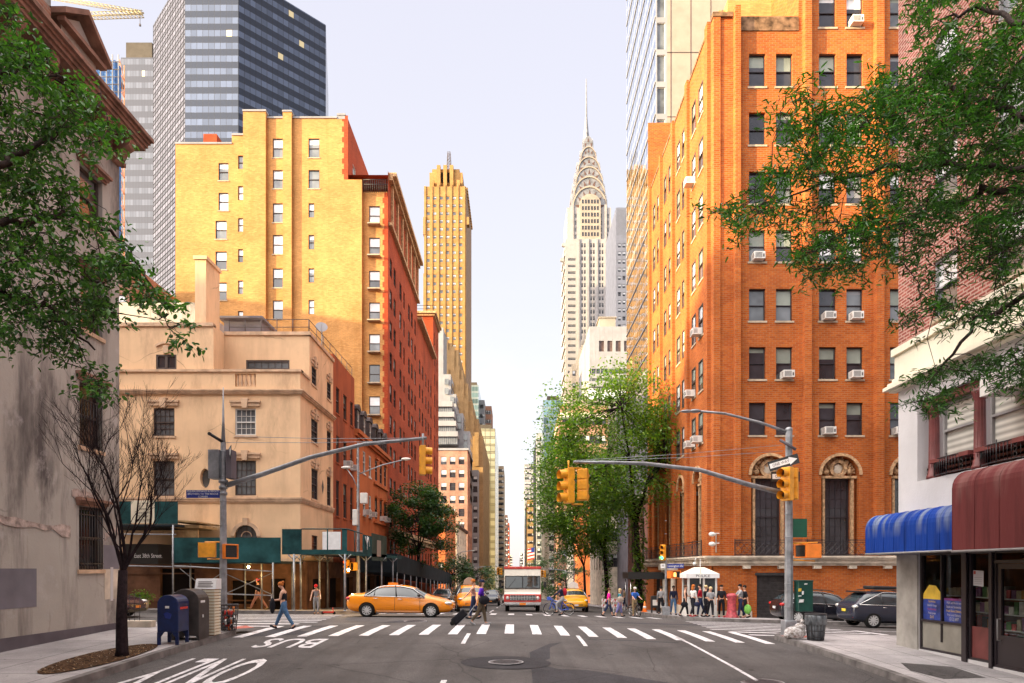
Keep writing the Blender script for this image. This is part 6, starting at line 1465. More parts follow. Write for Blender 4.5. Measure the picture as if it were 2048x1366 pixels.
def place(o, x, y, rz, dz=0):
    o.location = (x, y, G(x, y) + dz); o.rotation_euler = (0, 0, rz)
    e = .4; sx = (G(x + e * math.cos(rz), y + e * math.sin(rz)) - G(x - e * math.cos(rz), y - e * math.sin(rz))) / (2 * e)
    o.rotation_euler = (0, -math.atan(sx), rz)
cs = dict(glassr=(.8, 3.62), wsr=(.8, 1.35, 3.0, 3.62)); cu = dict(glassr=(.14, 3.55), wsr=(.14, .55, 3.0, 3.55))
t1 = make_car('taxi', 'orange yellow sedan taxi seen from its side crossing the avenue', 'taxi', SED, 'taxi_orange', (.98, 3.84), .33, taxi=True, **cs); place(t1, -7.55, 31.3, 0)
t2 = make_car('taxi', 'orange taxi with a pointed roof sign waiting behind the sedan taxi', 'taxi', SUVT, 'taxi_orange', (.9, 3.7), .33, taxi=True, **cu); place(t2, -3.1, 45.2, R(-82))
t3 = make_car('taxi', 'yellow taxi with white roof sign right of the food truck', 'taxi', SUVT, 'taxi_yellow', (.9, 3.7), .33, taxi=True, plate='plate_white', **cu); place(t3, 4.35, 51.6, R(-91))
for t_, mt_ in ((t2, 'tan_panel'), (t3, 'plate_white')):
    q = MB(); q.prism([(-.38, 1.68), (.38, 1.68), (.3, 2.0), (.1, 2.14), (-.1, 2.14), (-.3, 2.0)], 0, 1.55, 2.3); q.build('roof_sign', mt_, t_, world=False)
q = MB(); q.box(1.8, -.18, 1.46, 2.2, .18, 1.56); q.build('roof_light', 'taxi_orange', t1, world=False)
q = MB(); q.lathe([(.05, -.004), (.05, .004)], (1.03, -.70, 1.2), 12, axis=1); q.build('emblem', 'trim_black', t1, world=False)
c1 = make_car('minivan', 'black car with red tail lights parked behind the signal pole', 'car', SUVT, 'car_black', (.9, 3.75), .35, plate='plate_white', **cu); place(c1, 13.55, 35.6, 0); 
c2 = make_car('suv', 'dark navy estate car with roof box parked beside the white shop pier', 'car', SUVT, 'car_navy', (.9, 3.7), .37, plate='plate_yellow', **cu); place(c2, 15.2, 31.5, R(2))
q = MB(); q.box(1.1, -.45, 1.78, 2.9, .45, 1.92); q.build('roof_box', 'trim_black', c2, world=False, bevel=.05)
c3 = make_car('parked_car', 'dark car with orange number plate nosing out behind the railing', 'car', SED, 'car_dark_red', (.98, 3.84), .33, **cs); place(c3, -20.2, 28.2, R(-3))
far = [(make_car('car', 'silver car coming up the avenue left of the food truck', 'car', SED, 'car_silver', (.98, 3.84), .33, group='cars far down the avenue', **cs), -.9, 108, -90), (make_car('car', 'white car behind the orange taxi with the pointed roof sign', 'car', SED, 'car_white', (.98, 3.84), .33, group='cars far down the avenue', **cs), -3.6, 58, -88), (make_car('car', 'black car in traffic beside the white car', 'car', SUVT, 'car_black', (.9, 3.7), .33, group='cars far down the avenue', **cu), -2.4, 74, -90), (make_car('car', 'grey car parked along the left kerb far away', 'car', SED, 'car_silver', (.98, 3.84), .33, group='cars far down the avenue', **cs), -6.9, 88, -90), (make_car('car', 'black car parked along the left kerb behind the trolley walker', 'car', SUVT, 'car_black', (.9, 3.7), .33, group='cars far down the avenue', **cu), -6.6, 66, -90),
       (make_car('car', 'white car in the distance left of the silver car', 'car', SUVT, 'car_white', (.9, 3.7), .33, group='cars far down the avenue', **cu), -3.9, 128, -90), (make_car('car', 'yellow cab far away behind the silver car', 'car', SED, 'taxi_yellow', (.98, 3.84), .33, group='cars far down the avenue', **cs), -1.2, 150, -90)]
for o, x, y, a in far: place(o, x, y, R(a))
# food truck
tk = thing('food_truck', 'cream and red step van truck with a wide two part windscreen', 'truck', (.55, 43.4, G(.55, 43.4)), R(-90))
m_ = MB(); hw_ = 1.17; fx = .0
pr = [(-5.6, .45), (0, .45), (.02, 1.15), (-.1, 1.2), (-.22, 2.68), (-.3, 2.8), (-5.6, 2.82)]
m_.prism(pr, 1, -hw_, hw_); m_.build('body', 'truck_cream', tk, world=False, bevel=.05)
def tkb(name, mat, boxes, bevel=0):
    m_ = MB()
    for bx in boxes: m_.box(*bx)
    return m_.build(name, mat, tk, world=False, bevel=bevel)
tkb('roof_trim', 'truck_red', [(-5.65, -hw_ - .02, 2.72, -.18, hw_ + .02, 2.88)], .03); tkb('nose', 'truck_red', [(-.3, -hw_ - .015, .62, .07, hw_ + .015, 1.12)], .05); tkb('lower_panel', 'truck_red', [(-5.6, -hw_ - .012, .45, -.3, hw_ + .012, .78)])
tkb('bumper', 'chrome', [(.05, -hw_, .42, .2, hw_, .58)], .02)
for y0, y1 in ((-1.08, -.03), (.03, 1.08)):
    m_ = MB(); m_.quad((-.105, y0, 1.52), (-.105, y1, 1.52), (-.165, y1, 2.24), (-.165, y0, 2.24)); m_.build('windscreen', 'car_glass', tk, world=False)
m_ = MB()
for (y0, y1, z0, z1) in ((-1.13, 1.13, 1.46, 1.52), (-1.13, 1.13, 2.24, 2.29), (-1.13, -1.08, 1.5, 2.26), (1.08, 1.13, 1.5, 2.26), (-.03, .03, 1.5, 2.26)): m_.box(-.2, y0, z0, -.085 - (z0 - 1.5) * .08, y1, z1)
m_.tube([(-.09, -.9, 1.55), (-.13, -.45, 2.1)], .012, 4); m_.tube([(-.09, .2, 1.55), (-.13, .62, 2.1)], .012, 4); m_.build('windscreen_frame', 'trim_black', tk, world=False)
m_ = MB(); m_.box(.065, -.82, .72, .09, .82, 1.06, 0)
for k in range(17): m_.box(.09, -.8 + k * .1, .74, .105, -.76 + k * .1, 1.04, 1)
m_.box(.09, -.82, .88, .11, .82, .91, 1); m_.build('grille', ['trim_black', 'chrome'], tk, world=False)
for sy in (-1, 1):
    m_ = MB(); m_.lathe([(.1, .06), (.11, .1), (.08, .12), (.01, .125)], (0, sy * .96, .88), 16, axis=0); m_.build('headlight', 'lamp_clear', tk, world=False)
    m_ = MB(); m_.tube([(-.1, sy * 1.17, 1.9), (.12, sy * 1.42, 1.95), (.12, sy * 1.42, 1.6)], .015, 5); m_.box(.08, sy * 1.34, 1.55, .12, sy * 1.5, 1.9); m_.build('mirror', 'trim_black', tk, world=False)
m_ = MB(); m_.box(.2, -.2, .44, .21, .2, .58); m_.build('number_plate', 'plate_orange', tk, world=False)
m_ = MB(); 
for k in range(5): m_.ball((-.2, -.9 + k * .45, 2.8), (.03, .06, .025), 0, 8, 5)
m_.build('marker_light', 'plate_orange', tk, world=False)
ty, ri = wheel_mesh(.4, .26, 6)
for wx in (-.85, -4.4):
    for sy in (-1, 1): w_ = addobj('wheel', ty, tk, None, (wx, sy * .98, .4), (0, 0, 0 if sy < 0 else math.pi)); addobj('rim', ri, w_)
tkb('chassis', 'trim_black', [(-5.5, -.8, .3, -.05, .8, .5)])
# bicycles
def bike(name, label, x, y, rz, mat, basket=False, guards=None):
    r_ = thing(name, label, 'bicycle', (x, y, G(x, y) + .012), rz); wr = .33
    for wx in (-.52, .52):
        m_ = MB(); pts = [(wx + wr * math.cos(t), 0, wr + wr * math.sin(t)) for t in [2 * math.pi * k / 24 for k in range(25)]]; m_.tube(pts, .02, 6); w_ = m_.build('wheel', 'tyre', r_, world=False); LOC[w_.name] = (0, 0, 0)
        m_ = MB(); pts = [(wx + .3 * math.cos(t), 0, wr + .3 * math.sin(t)) for t in [2 * math.pi * k / 24 for k in range(25)]]; m_.tube(pts, .01, 5)
        for k in range(14): t = 2 * math.pi * k / 14; m_.tube([(wx, 0, wr), (wx + .3 * math.cos(t), 0, wr + .3 * math.sin(t))], .0035, 3)
        m_.build('rim', 'chrome', w_, world=False)
        if guards:
            m_ = MB(); pts = [(wx + .37 * math.cos(t), 0, wr + .37 * math.sin(t)) for t in [R(a) for a in range(10, 190, 15)]]
            for a, c in zip(pts, pts[1:]): m_.quad((a[0], -.035, a[2]), (c[0], -.035, c[2]), (c[0], .035, c[2]), (a[0], .035, a[2]))
            m_.quad((wx - .37, -.01, wr), (wx - .2, -.01, wr + .05), (wx - .1, -.01, wr + .3), (wx - .3, -.01, wr + .3)); m_.build('mudguard', guards if wx < 0 else mat, r_, world=False)
    m_ = MB(); bb = (-.08, 0, .28)
    for a, c in (((-.52, 0, .33), bb), (bb, (.36, 0, .72)), (bb, (-.2, 0, .78)), ((-.2, 0, .72), (.36, 0, .78)), ((-.52, 0, .33), (-.19, 0, .7)), ((.34, 0, .9), (.52, 0, .33))): m_.tube([a, c], .02 if not guards else .03, 6)
    m_.build('frame', mat, r_, world=False)
    m_ = MB(); m_.tube([(.3, -.28, 1.02), (.34, -.2, 1.0), (.36, 0, .98), (.34, .2, 1.0), (.3, .28, 1.02)], .014, 6); m_.tube([(.34, 0, .9), (.36, 0, .98)], .016, 6); m_.build('handlebar', 'trim_black', r_, world=False)
    m_ = MB(); m_.ball((-.22, 0, .86), (.14, .08, .035), 0, 10, 6); m_.tube([(-.2, 0, .74), (-.22, 0, .85)], .014, 6); m_.build('saddle', 'trim_black', r_, world=False)
    m_ = MB(); m_.lathe([(.09, -.01), (.09, .01)], bb, 16, axis=1); m_.tube([(bb[0] - .12, -.1, .2), (bb[0], 0, .28), (bb[0] + .12, .1, .36)], .012, 5); m_.build('crank', 'chrome', r_, world=False)
    if basket: m_ = MB(); m_.box(.42, -.17, .82, .66, .17, 1.0); m_.build('basket', mat, r_, world=False)
    return r_
paint('bike_blue', (.01, .07, .42), .35)
bike('bicycle', 'bright blue hire bicycle with yellow rear guard crossing in front of the yellow taxi', 2.45, 37.0, R(180), 'bike_blue', True, 'taxi_yellow')
bike('bicycle', 'black bicycle ridden by the man in the blue shirt and cap', 7.02, 39.75, R(-75), 'trim_black')
# ---------------------------------------------------------------- street furniture
plain('galvanised', (.27, .28, .30), .45, .2, 4, metal=.35); plain('signal_yellow', (.78, .33, .015), .45, .12, 6); plain('signal_orange', (.85, .22, .02), .5, .1, 6); plain('mail_blue', (.006, .018, .085), .3, .2, 5); plain('relay_brown', (.045, .038, .036), .45, .2, 5); plain('hoarding', (.018, .07, .075), .75, .3, 1.2, bd=.004); plain('hoarding_dark', (.02, .028, .035), .8, .2, 1); plain('hoarding_olive', (.05, .07, .055), .8, .2, 1)
plain('sign_green', (.01, .09, .05), .5, .1, 6); plain('sign_blue', (.012, .03, .22), .5, .1, 6); plain('sign_white', (.75, .75, .75), .5, .05, 6); plain('sign_black', (.015, .015, .015), .5, .05, 6); plain('sign_red', (.55, .03, .02), .5, .1, 6); plain('timber', (.42, .27, .13), .85, .2, 3); plain('cabinet_green', (.008, .06, .045), .4, .15, 5); plain('pipe_red', (.42, .055, .07), .5, .3, 8, bd=.01); plain('brown_ground', (.15, .075, .045), .85, .25, 1.5); plain('mulch', (.10, .055, .03), .95, .5, 14, bd=.05)
def emit(name, col, s):
    m, t, b = nt(name, .4); b.inputs['Emission Color'].default_value = (*col, 1); b.inputs['Emission Strength'].default_value = s; b.inputs['Base Color'].default_value = (*col, 1); nn = nz(t, coord(t), 30); t.links.new(ramp(t, nn, .3, .7, tuple(c * .8 for c in col), col), b.inputs['Base Color'])
emit('lamp_warm', (1, .75, .35), 12); emit('lens_red', (1, .03, .02), 3); emit('lens_hand', (1, .25, .05), 3); emit('lens_green', (.05, .9, .5), 2.5)
def prt(mb, name, mat, parent, label=None, bevel=0):
    o = mb.build(name, mat, parent, world=True, bevel=bevel)
    if label: o['label'] = label
    return o
def signal(parent, p, rz=0, name='signal_head', lit=None, s=1.0, back=False):
    """three lens head; visors towards local -y"""
    root = bpy.data.objects.new(name, None); C.objects.link(root); root.parent = parent; root.location = Vector(p) - Vector(LOC[parent.name]); root.rotation_euler = (0, 0, rz); root.scale = (s, s, s); LOC[root.name] = (0, 0, 0)
    m_ = MB(); m_.box(-.17, -.09, -.53, .17, .11, .53)
    for k in (-1, 0, 1): m_.box(-.165, .11, k * .35 - .15, .165, .135, k * .35 + .15)
    h = m_.build('housing', 'signal_yellow', root, world=False, bevel=.015)
    for k, z in enumerate((.35, 0, -.35)):
        v = MB(); n = 12; r = .145
        for i in range(n):
            a0, a1 = R(-50 + 280 * i / n), R(-50 + 280 * (i + 1) / n)
            v.quad((r * math.cos(a0), -.09, z + r * math.sin(a0)), (r * math.cos(a1), -.09, z + r * math.sin(a1)), (r * math.cos(a1), -.33, z + r * math.sin(a1) - .02), (r * math.cos(a0), -.33, z + r * math.sin(a0) - .02))
        v.build('visor', 'signal_yellow', root, world=False)
        l = MB(); l.ball((0, -.09, z), (.12, .03, .12), 0, 14, 6); l.build('lens', lit[1] if lit and lit[0] == k else 'trim_black', root, world=False)
    return root
def walk_signal(parent, p, rz=0, mat='signal_yellow', lens='trim_black'):
    root = bpy.data.objects.new('walk_signal', None); C.objects.link(root); root.parent = parent; root.location = Vector(p) - Vector(LOC[parent.name]); root.rotation_euler = (0, 0, rz); LOC[root.name] = (0, 0, 0)
    m_ = MB(); m_.box(-.23, -.1, -.22, .23, .12, .22); m_.box(-.25, -.13, .19, .25, .0, .225); m_.box(-.25, -.13, -.225, .25, 0, -.19); m_.box(-.25, -.13, -.2, -.225, 0, .2); m_.box(.225, -.13, -.2, .25, 0, .2); m_.build('housing', mat, root, world=False, bevel=.01)
    l = MB(); l.box(-.2, -.108, -.18, .2, -.101, .18)
    for k in range(6): l.box(-.2, -.125, -.17 + k * .065, .2, -.109, -.163 + k * .065)
    l.build('screen', 'trim_black', root, world=False)
    if lens != 'trim_black':
        h = MB(); h.box(-.16, -.13, -.13, -.02, -.126, .02)
        for k in range(4): h.box(-.16 + k * .037, -.13, .02, -.135 + k * .037, -.126, .13 - abs(k - 1.5) * .02)
        h.build('hand_symbol', lens, root, world=False)
    return root
def plate(parent, p, w, h, rz, mat, words, size, tmat='sign_white', name='sign', border=None, words2=None):
    root = bpy.data.objects.new(name, None); C.objects.link(root); root.parent = parent; root.location = Vector(p) - Vector(LOC[parent.name]); root.rotation_euler = (0, 0, rz); LOC[root.name] = (0, 0, 0)
    m_ = MB(); m_.box(-w / 2, 0, -h / 2, w / 2, .012, h / 2); m_.build('panel', mat, root, world=False)
    for k, wd in enumerate(words):
        me = text_mesh(wd, size); me.materials.append(M[tmat]); ww = max(v.co.x for v in me.vertices) - min(v.co.x for v in me.vertices)
        o = bpy.data.objects.new('lettering', me); C.objects.link(o); o.parent = root; o.rotation_euler = (R(90), 0, 0); o.location = (0, -.004, (len(words) - 1) * size * .55 - k * size * 1.1); o.scale = (min(1, w * .93 / ww), 1, 1)
    return root
def oneway(parent, p, rz, flip=1, tilt=0):
    root = bpy.data.objects.new('one_way_sign', None); C.objects.link(root); root.parent = parent; root.location = Vector(p) - Vector(LOC[parent.name]); root.rotation_euler = (0, tilt, rz); LOC[root.name] = (0, 0, 0)
    m_ = MB(); m_.box(-.46, 0, -.16, .46, .01, .16); m_.build('panel', 'sign_black', root, world=False)
    m_ = MB(); a = [(-.42, -.08), (.18, -.08), (.18, -.13), (.42, 0), (.18, .13), (.18, .08), (-.42, .08)]; m_.prism([(x * flip, z) for x, z in a], 1, -.004, -.001); m_.build('arrow', 'sign_white', root, world=False)
    me = text_mesh('ONE WAY', .13); me.materials.append(M['sign_black']); o = bpy.data.objects.new('lettering', me); C.objects.link(o); o.parent = root; o.rotation_euler = (R(90), 0, 0); o.location = (-.08 * flip, -.007, 0); o.scale = (.85, 1, 1)
    return root
def pole(name, label, x, y, ztop, r0=.13, r1=.07, oct_=8, taper_to=None):
    g_ = G(x, y) + .15; r_ = thing(name, label, 'traffic pole', (x, y, g_)); m_ = MB(); m_.tube([(x, y, g_), (x, y, ztop)], [r0, r1], oct_, smooth=False)
    for k in range(7): z = g_ + .9 + k * .75; m_.tube([(x, y, z), (x, y, z + .03)], r0 * 1.03 - (r0 - r1) * (z - g_) / (ztop - g_) + .004, oct_)
    prt(m_, 'shaft', 'galvanised', r_); m_ = MB(); m_.prism([(x - .2, y - .2), (x + .2, y - .2), (x + .2, y + .2), (x - .2, y + .2)], 2, g_ - .02, g_ + .5); prt(m_, 'base', 'galvanised', r_, bevel=.04); return r_
# near left signal pole
x, y = -8.86, 20.8; q = y / FO
r_ = pole('signal_pole', 'tall grey signal pole with long mast arm behind the mailboxes', x, y, Z_(885, y), .125, .085)
m_ = MB(); m_.tube([(x, y, Z_(885, y)), (x, y, Z_(845, y)), (x, y, Z_(775, y))], [.07, .04, .015], 8); prt(m_, 'antenna_mast', 'galvanised', r_)
m_ = MB()
for k in range(3): m_.tube([(x, y, Z_(960 + k * 12, y)), (x, y, Z_(966 + k * 12, y))], .14 - .01 * k, 10)
m_.tube([P(455, 970, y), P(520, 950, y), P(620, 915, y - .3), P(730, 888, y - .6), P(853, 876, y - 1)], [.085, .078, .068, .058, .045], 8); prt(m_, 'mast_arm', 'galvanised', r_)
m_ = MB()
for (a, c) in (((470, 873), (852, 876)), ((450, 885), (846, 880))): m_.tube([P(*a, y), P((a[0] + c[0]) / 2, (a[1] + c[1]) / 2 + 3, y - .5), P(*c, y - 1)], .008, 4)
prt(m_, 'stay_wire', 'galvanised', r_)
p = P(846, 921, y - 1); m_ = MB(); m_.tube([(p[0], p[1], p[2] + .78), (p[0], p[1], p[2] + .4)], .035, 6); prt(m_, 'hanger', 'galvanised', r_); signal(r_, p, R(100), s=.8)
m_ = MB(); m_.tube([P(447, 885, y), P(420, 868, y - .4)], [.05, .045], 8); m_.tube([P(420, 868, y - .4), P(418, 867, y - .45)], .055, 8); prt(m_, 'camera_arm', 'trim_black', r_)
for px, dx, s_ in ((431, .32, 1), (461, .16, .8)):
    m_ = MB(); p = P(px, 928, y - .05); m_.box(p[0] - dx / 2, y - .2, Z_(958, y), p[0] + dx / 2, y + .2, Z_(901, y)); 
    for k in range(9): m_.box(p[0] - dx / 2 - .006, y - .206, Z_(903, y) - k * .05 - .02, p[0] + dx / 2 + .006, y - .2, Z_(903, y) - k * .05)
    prt(m_, 'antenna_box', 'galvanised' if px < 450 else 'band_paint', r_, bevel=.02)
oneway(r_, P(459, 905, y - .2), R(-62), 1)
plate(r_, P(406, 988, y - .1), 1.02, .24, 0, 'sign_blue', ['ESQUINA HERMANOS AL RESCATE', 'BROTHERS TO THE RESCUE', 'CORNER'], .075, name='street_sign')
walk_signal(r_, P(414, 1100, y - .15), R(200)); walk_signal(r_, P(458, 1103, y + .1), R(62), 'signal_orange')
m_ = MB(); m_.tube([P(410, 1084, y), P(450, 1084, y)], .025, 6); m_.tube([P(415, 1118, y), P(452, 1118, y)], .025, 6); m_.tube([P(450, 1090, y), P(462, 1090, y + .1)], .02, 6); prt(m_, 'bracket', 'signal_yellow', r_)
m_ = MB(); g_ = G(x, y) + .15; m_.box(x - .32, y - .3, g_, x - .1, y + .1, g_ + .62); prt(m_, 'service_box', 'galvanised', r_, bevel=.03)
# near right signal pole with lamp arm
x, y = 8.86, 22.0
r_ = pole('signal_pole', 'grey signal and lamp pole with green control box on the near right corner', x, y, Z_(862, y), .15, .11)
m_ = MB(); m_.ball((x, y, Z_(860, y)), (.12, .12, .1), 0, 10, 6); m_.tube([P(1571, 863, y), P(1520, 845, y), P(1450, 827, y), P(1395, 822, y)], [.05, .045, .04, .035], 8); prt(m_, 'lamp_arm', 'galvanised', r_)
m_ = MB(); a = P(1383, 822, y); m_.ball((a[0] + .12, a[1], a[2]), (.2, .1, .06), 0, 10, 6); m_.ball((a[0] - .16, a[1], a[2] - .01), (.2, .13, .045), 0, 10, 6); prt(m_, 'lamp_head', 'galvanised', r_)
m_ = MB(); m_.tube([P(1562, 985, y), P(1500, 970, y - .2), P(1400, 940, y - .5), P(1290, 927, y - .8), P(1220, 925, y - 1), P(1147, 924, y - 1.2)], [.09, .08, .07, .058, .05, .045], 8)
for k in range(2): m_.tube([(x, y, Z_(996 - k * 14, y)), (x, y, Z_(988 - k * 14, y))], .15, 10)
prt(m_, 'mast_arm', 'galvanised', r_)
m_ = MB(); 
for (a, c) in (((1566, 890), (1150, 921)), ((1566, 902), (1200, 921))): m_.tube([P(*a, y), P((a[0] + c[0]) / 2, (a[1] + c[1]) / 2 + 3, y - .5), P(*c, y - 1.2)], .008, 4)
prt(m_, 'stay_wire', 'galvanised', r_)
m_ = MB(); m_.tube([P(1560, 880, y - .1), P(1592, 899, y - .3)], .045, 8); prt(m_, 'camera_arm', 'band_paint', r_)
p = P(1137, 972, y - 1.2); signal(r_, (p[0], p[1], p[2]), R(-68)); signal(r_, (p[0] + .45, p[1] + .1, p[2] + .05), R(160), s=.92)
m_ = MB(); m_.tube([(p[0], p[1], p[2] + .78), (p[0], p[1], p[2] + .55), (p[0] + .42, p[1] + .1, p[2] + .55)], .03, 6); m_.tube([(p[0] + .1, p[1], p[2] - .56), (p[0] + .45, p[1] + .1, p[2] - .55)], .03, 6); prt(m_, 'hanger', 'signal_yellow', r_)
signal(r_, P(1574, 968, y - .35), R(-58)); signal(r_, P(1586, 968, y - .1), R(150), s=.95)
oneway(r_, P(1567, 925, y - .2), R(-25), 1, R(-14)); oneway(r_, P(1571, 953, y - .15), 0, 1)
m_ = MB(); p = P(1600, 1056, y - .1); m_.box(p[0] - .22, p[1], p[2] - .3, p[0] + .23, p[1] + .02, p[2] + .3); prt(m_, 'back_of_sign', 'sign_green', r_)
walk_signal(r_, P(1626, 1102, y - .15), R(170), 'signal_orange'); walk_signal(r_, P(1606, 1102, y + .1), R(-70), 'signal_orange')
m_ = MB(); m_.tube([P(1585, 1087, y), P(1635, 1085, y)], .025, 6); m_.tube([P(1585, 1120, y), P(1630, 1122, y)], .025, 6); prt(m_, 'bracket', 'signal_yellow', r_)
m_ = MB(); m_.box(X_(1588, y), y - .35, Z_(1222, y), X_(1617, y), y + .02, Z_(1162, y)); m_.box(X_(1587, y), y - .37, Z_(1163, y), X_(1618, y), y + .04, Z_(1160, y)); cb = prt(m_, 'control_box', 'cabinet_green', r_, bevel=.02)
m_ = MB(); 
for (px, py, w, h, mm) in ((1600, 1180, .05, .05, 1), (1606, 1186, .03, .06, 0), (1603, 1202, .08, .05, 0), (1612, 1168, .05, .02, 0), (1600, 1192, .06, .015, 0)): a = P(px, py, y - .375); m_.prism([(a[0] - w, a[2] - h), (a[0] + w * .8, a[2] - h * .8), (a[0] + w, a[2] + h), (a[0] - w * .7, a[2] + h)], 1, y - .374, y - .36, mm)
prt(m_, 'sticker', ['sign_white', 'poster_yellow'], cb)
# near left corner furniture
def curved_top(x0, x1, y0, y1, z0, z1, n=10):
    r = (x1 - x0) / 2; zc = z1 - r * .85; pts = [(x0, z0), (x1, z0), (x1, zc)] + [(x0 + r + r * math.cos(R(a)), zc + r * .85 * math.sin(R(a))) for a in range(15, 180, 15)] + [(x0, zc)]
    m_ = MB(); m_.prism(pts, 1, y0, y1, smooth=False); return m_
x, y = -8.78, 17.3; g_ = G(x, y) + .15
r_ = thing('mailbox', 'blue street mailbox with a rounded top on four legs', 'mailbox', (x, y, g_))
prt(curved_top(x - .27, x + .27, y, y + .58, g_ + .33, g_ + 1.27), 'body', 'mail_blue', r_, bevel=.015)
m_ = MB()
for sx in (-1, 1):
    for dy in (.0, .52): m_.prism([(x + sx * .27, g_), (x + sx * .19, g_), (x + sx * .19, g_ + .2), (x + sx * .1, g_ + .33), (x + sx * .27, g_ + .33)], 1, y + dy, y + dy + .05)
each(m_, 'leg', 'mail_blue', r_)
m_ = MB(); m_.box(x - .06, y - .012, g_ + .93, x + .04, y, g_ + .99); m_.prism([(x - .1, g_ + .8), (x - .02, g_ + .84), (x + .1, g_ + .78), (x + .06, g_ + .66), (x - .06, g_ + .68)], 1, y - .006, y, 1); prt(m_, 'emblem', ['sign_white', 'sign_blue'], r_)
m_ = MB(); m_.box(x + .27, y + .1, g_ + .9, x + .275, y + .5, g_ + .96); prt(m_, 'label_strip', 'sign_red', r_)
x, y = -8.78, 18.15; g_ = G(x, y) + .15
r_ = thing('relay_box', 'dark brown relay mailbox with a rounded top next to the blue one', 'mailbox', (x, y, g_)); prt(curved_top(x - .36, x + .40, y, y + .62, g_ + .12, g_ + 1.37), 'body', 'relay_brown', r_, bevel=.015)
m_ = MB(); m_.box(x - .36, y + .02, g_, x - .28, y + .6, g_ + .14); m_.box(x + .32, y + .02, g_, x + .4, y + .6, g_ + .14); each(m_, 'leg', 'relay_brown', r_)
m_ = MB(); m_.box(x + .401, y + .1, g_ + 1.0, x + .404, y + .35, g_ + 1.06); m_.box(x + .401, y + .2, g_ + .6, x + .41, y + .26, g_ + .68); prt(m_, 'label_strip', 'sign_white', r_)
x, y = -8.72, 19.1; g_ = G(x, y) + .15
r_ = thing('newspaper_rack', 'white slatted newspaper rack behind the brown relay box', 'newspaper rack', (x, y, g_)); m_ = MB()
for k in range(15): m_.box(x - .2, y, g_ + .03 + k * .085, x + .34, y + .4, g_ + .09 + k * .085)
prt(m_, 'slats', 'cream', r_); m_ = MB(); m_.box(x - .17, y + .03, g_, x + .31, y + .37, g_ + 1.3); prt(m_, 'core', 'timber', r_); m_ = MB(); m_.prism([(y, g_ + 1.31), (y + .4, g_ + 1.31), (y + .4, g_ + 1.6), (y + .1, g_ + 1.6)], 0, x - .22, x + .36); tp_ = prt(m_, 'top', 'sign_white', r_); m_ = MB()
for k in range(4): f = .2 + k * .16; m_.box(x - .14, y + .1 * f - .01, g_ + 1.31 + .29 * f, x + .28 - .05 * (k % 2), y + .1 * f + .0, g_ + 1.33 + .29 * f)
prt(m_, 'lettering', 'grey_frame', tp_)
def litter_bin(x, y, label, liner, h=.78, r=.25):
    g_ = G(x, y) + .15; r_ = thing('litter_bin', label, 'litter bin', (x, y, g_)); m_ = MB(); n = 18
    for k in range(n):
        a = 2 * math.pi * k / n; m_.tube([(x + r * .82 * math.cos(a), y + r * .82 * math.sin(a), g_ + .02), (x + r * 1.08 * math.cos(a), y + r * 1.08 * math.sin(a), g_ + h)], .008, 4)
    for f in (0, .12, .35, .6, .85, 1): rr = r * (.82 + .26 * f); m_.tube([(x + rr * math.cos(a), y + rr * math.sin(a), g_ + .02 + (h - .02) * f) for a in [2 * math.pi * k / 18 for k in range(19)]], .010 if f < 1 else .02, 5)
    prt(m_, 'basket', 'wrought_iron', r_)
    if liner: m_ = MB(); m_.lathe([(r * .78, g_ + .03), (r * .95, g_ + .5), (r * 1.05, g_ + h + .01), (r * 1.14, g_ + h - .06), (r * 1.12, g_ + h - .32)], (x, y, 0), 22); prt(m_, 'liner', 'bag_grey', r_)
    return r_, g_
m_, t, b_ = nt('bag_clear', .25); b_.inputs['Alpha'].default_value = .75; t.links.new(ramp(t, nz(t, coord(t), 14, 5), .35, .65, (.25, .2, .17), (.72, .70, .70)), b_.inputs['Base Color']); bump(t, b_, nz(t, coord(t), 9, 3), .08, 1)
m_, t, b_ = nt('bag_grey', .2); t.links.new(ramp(t, nz(t, coord(t, (1, 1, .3)), 9, 4), .35, .7, (.035, .04, .045), (.20, .22, .24)), b_.inputs['Base Color']); bump(t, b_, nz(t, coord(t, (1, 1, .2)), 12, 3), .05, 1)
r_, g_ = litter_bin(-8.5, 20.35, 'black wire litter basket full of red and orange rubbish at the near left kerb', False)
random.seed(3); m_ = MB()
for k in range(40):
    a, rr, z = random.uniform(0, 6.3), random.uniform(0, .15), random.uniform(.05, .62); c = (-8.5 + rr * math.cos(a), 20.35 + rr * math.sin(a), g_ + z); s_ = random.uniform(.03, .08)
    if k % 3: m_.ball(c, (s_, s_, s_ * 1.3), random.randrange(4), 6, 4)
    else: m_.tube([c, (c[0] + random.uniform(-.08, .08), c[1], c[2] + random.uniform(.08, .18))], .03, 6, random.randrange(4))
tag(m_.build('rubbish', ['sign_red', 'signal_orange', 'trim_black', 'sign_white']), 'red orange and white rubbish filling the wire basket', 'rubbish', kind='stuff')
r_, g_ = litter_bin(9.15, 20.7, 'litter basket with a grey plastic liner on the near right pavement', True, .8, .28)
m_ = MB(); m_.ball((8.62, 20.95, G(8.62, 20.95) + .15 + .19), (.32, .26, .21), 0, 18, 12); m_.ball((8.75, 20.9, G(8.6, 20.9) + .5), (.17, .15, .15), 0, 12, 8); m_.ball((8.38, 20.9, G(8.4, 20.9) + .25), (.13, .12, .1), 0, 12, 8); m_.tube([(8.78, 20.9, G(8.6, 20.9) + .6), (8.85, 20.9, G(8.6, 20.9) + .75)], [.03, .08], 8)
tag(m_.build('rubbish_bag', 'bag_clear'), 'clear rubbish bag slumped against the right signal pole', 'rubbish bag')
m_ = MB(); m_.poly([(xx, yy, G(xx, yy) + .162) for xx, yy in ((8.55, 21.2), (9.6, 21.6), (9.3, 22.1), (8.5, 21.75))]); tag(m_.build('tactile_paving', 'red_pad'), kind='structure')
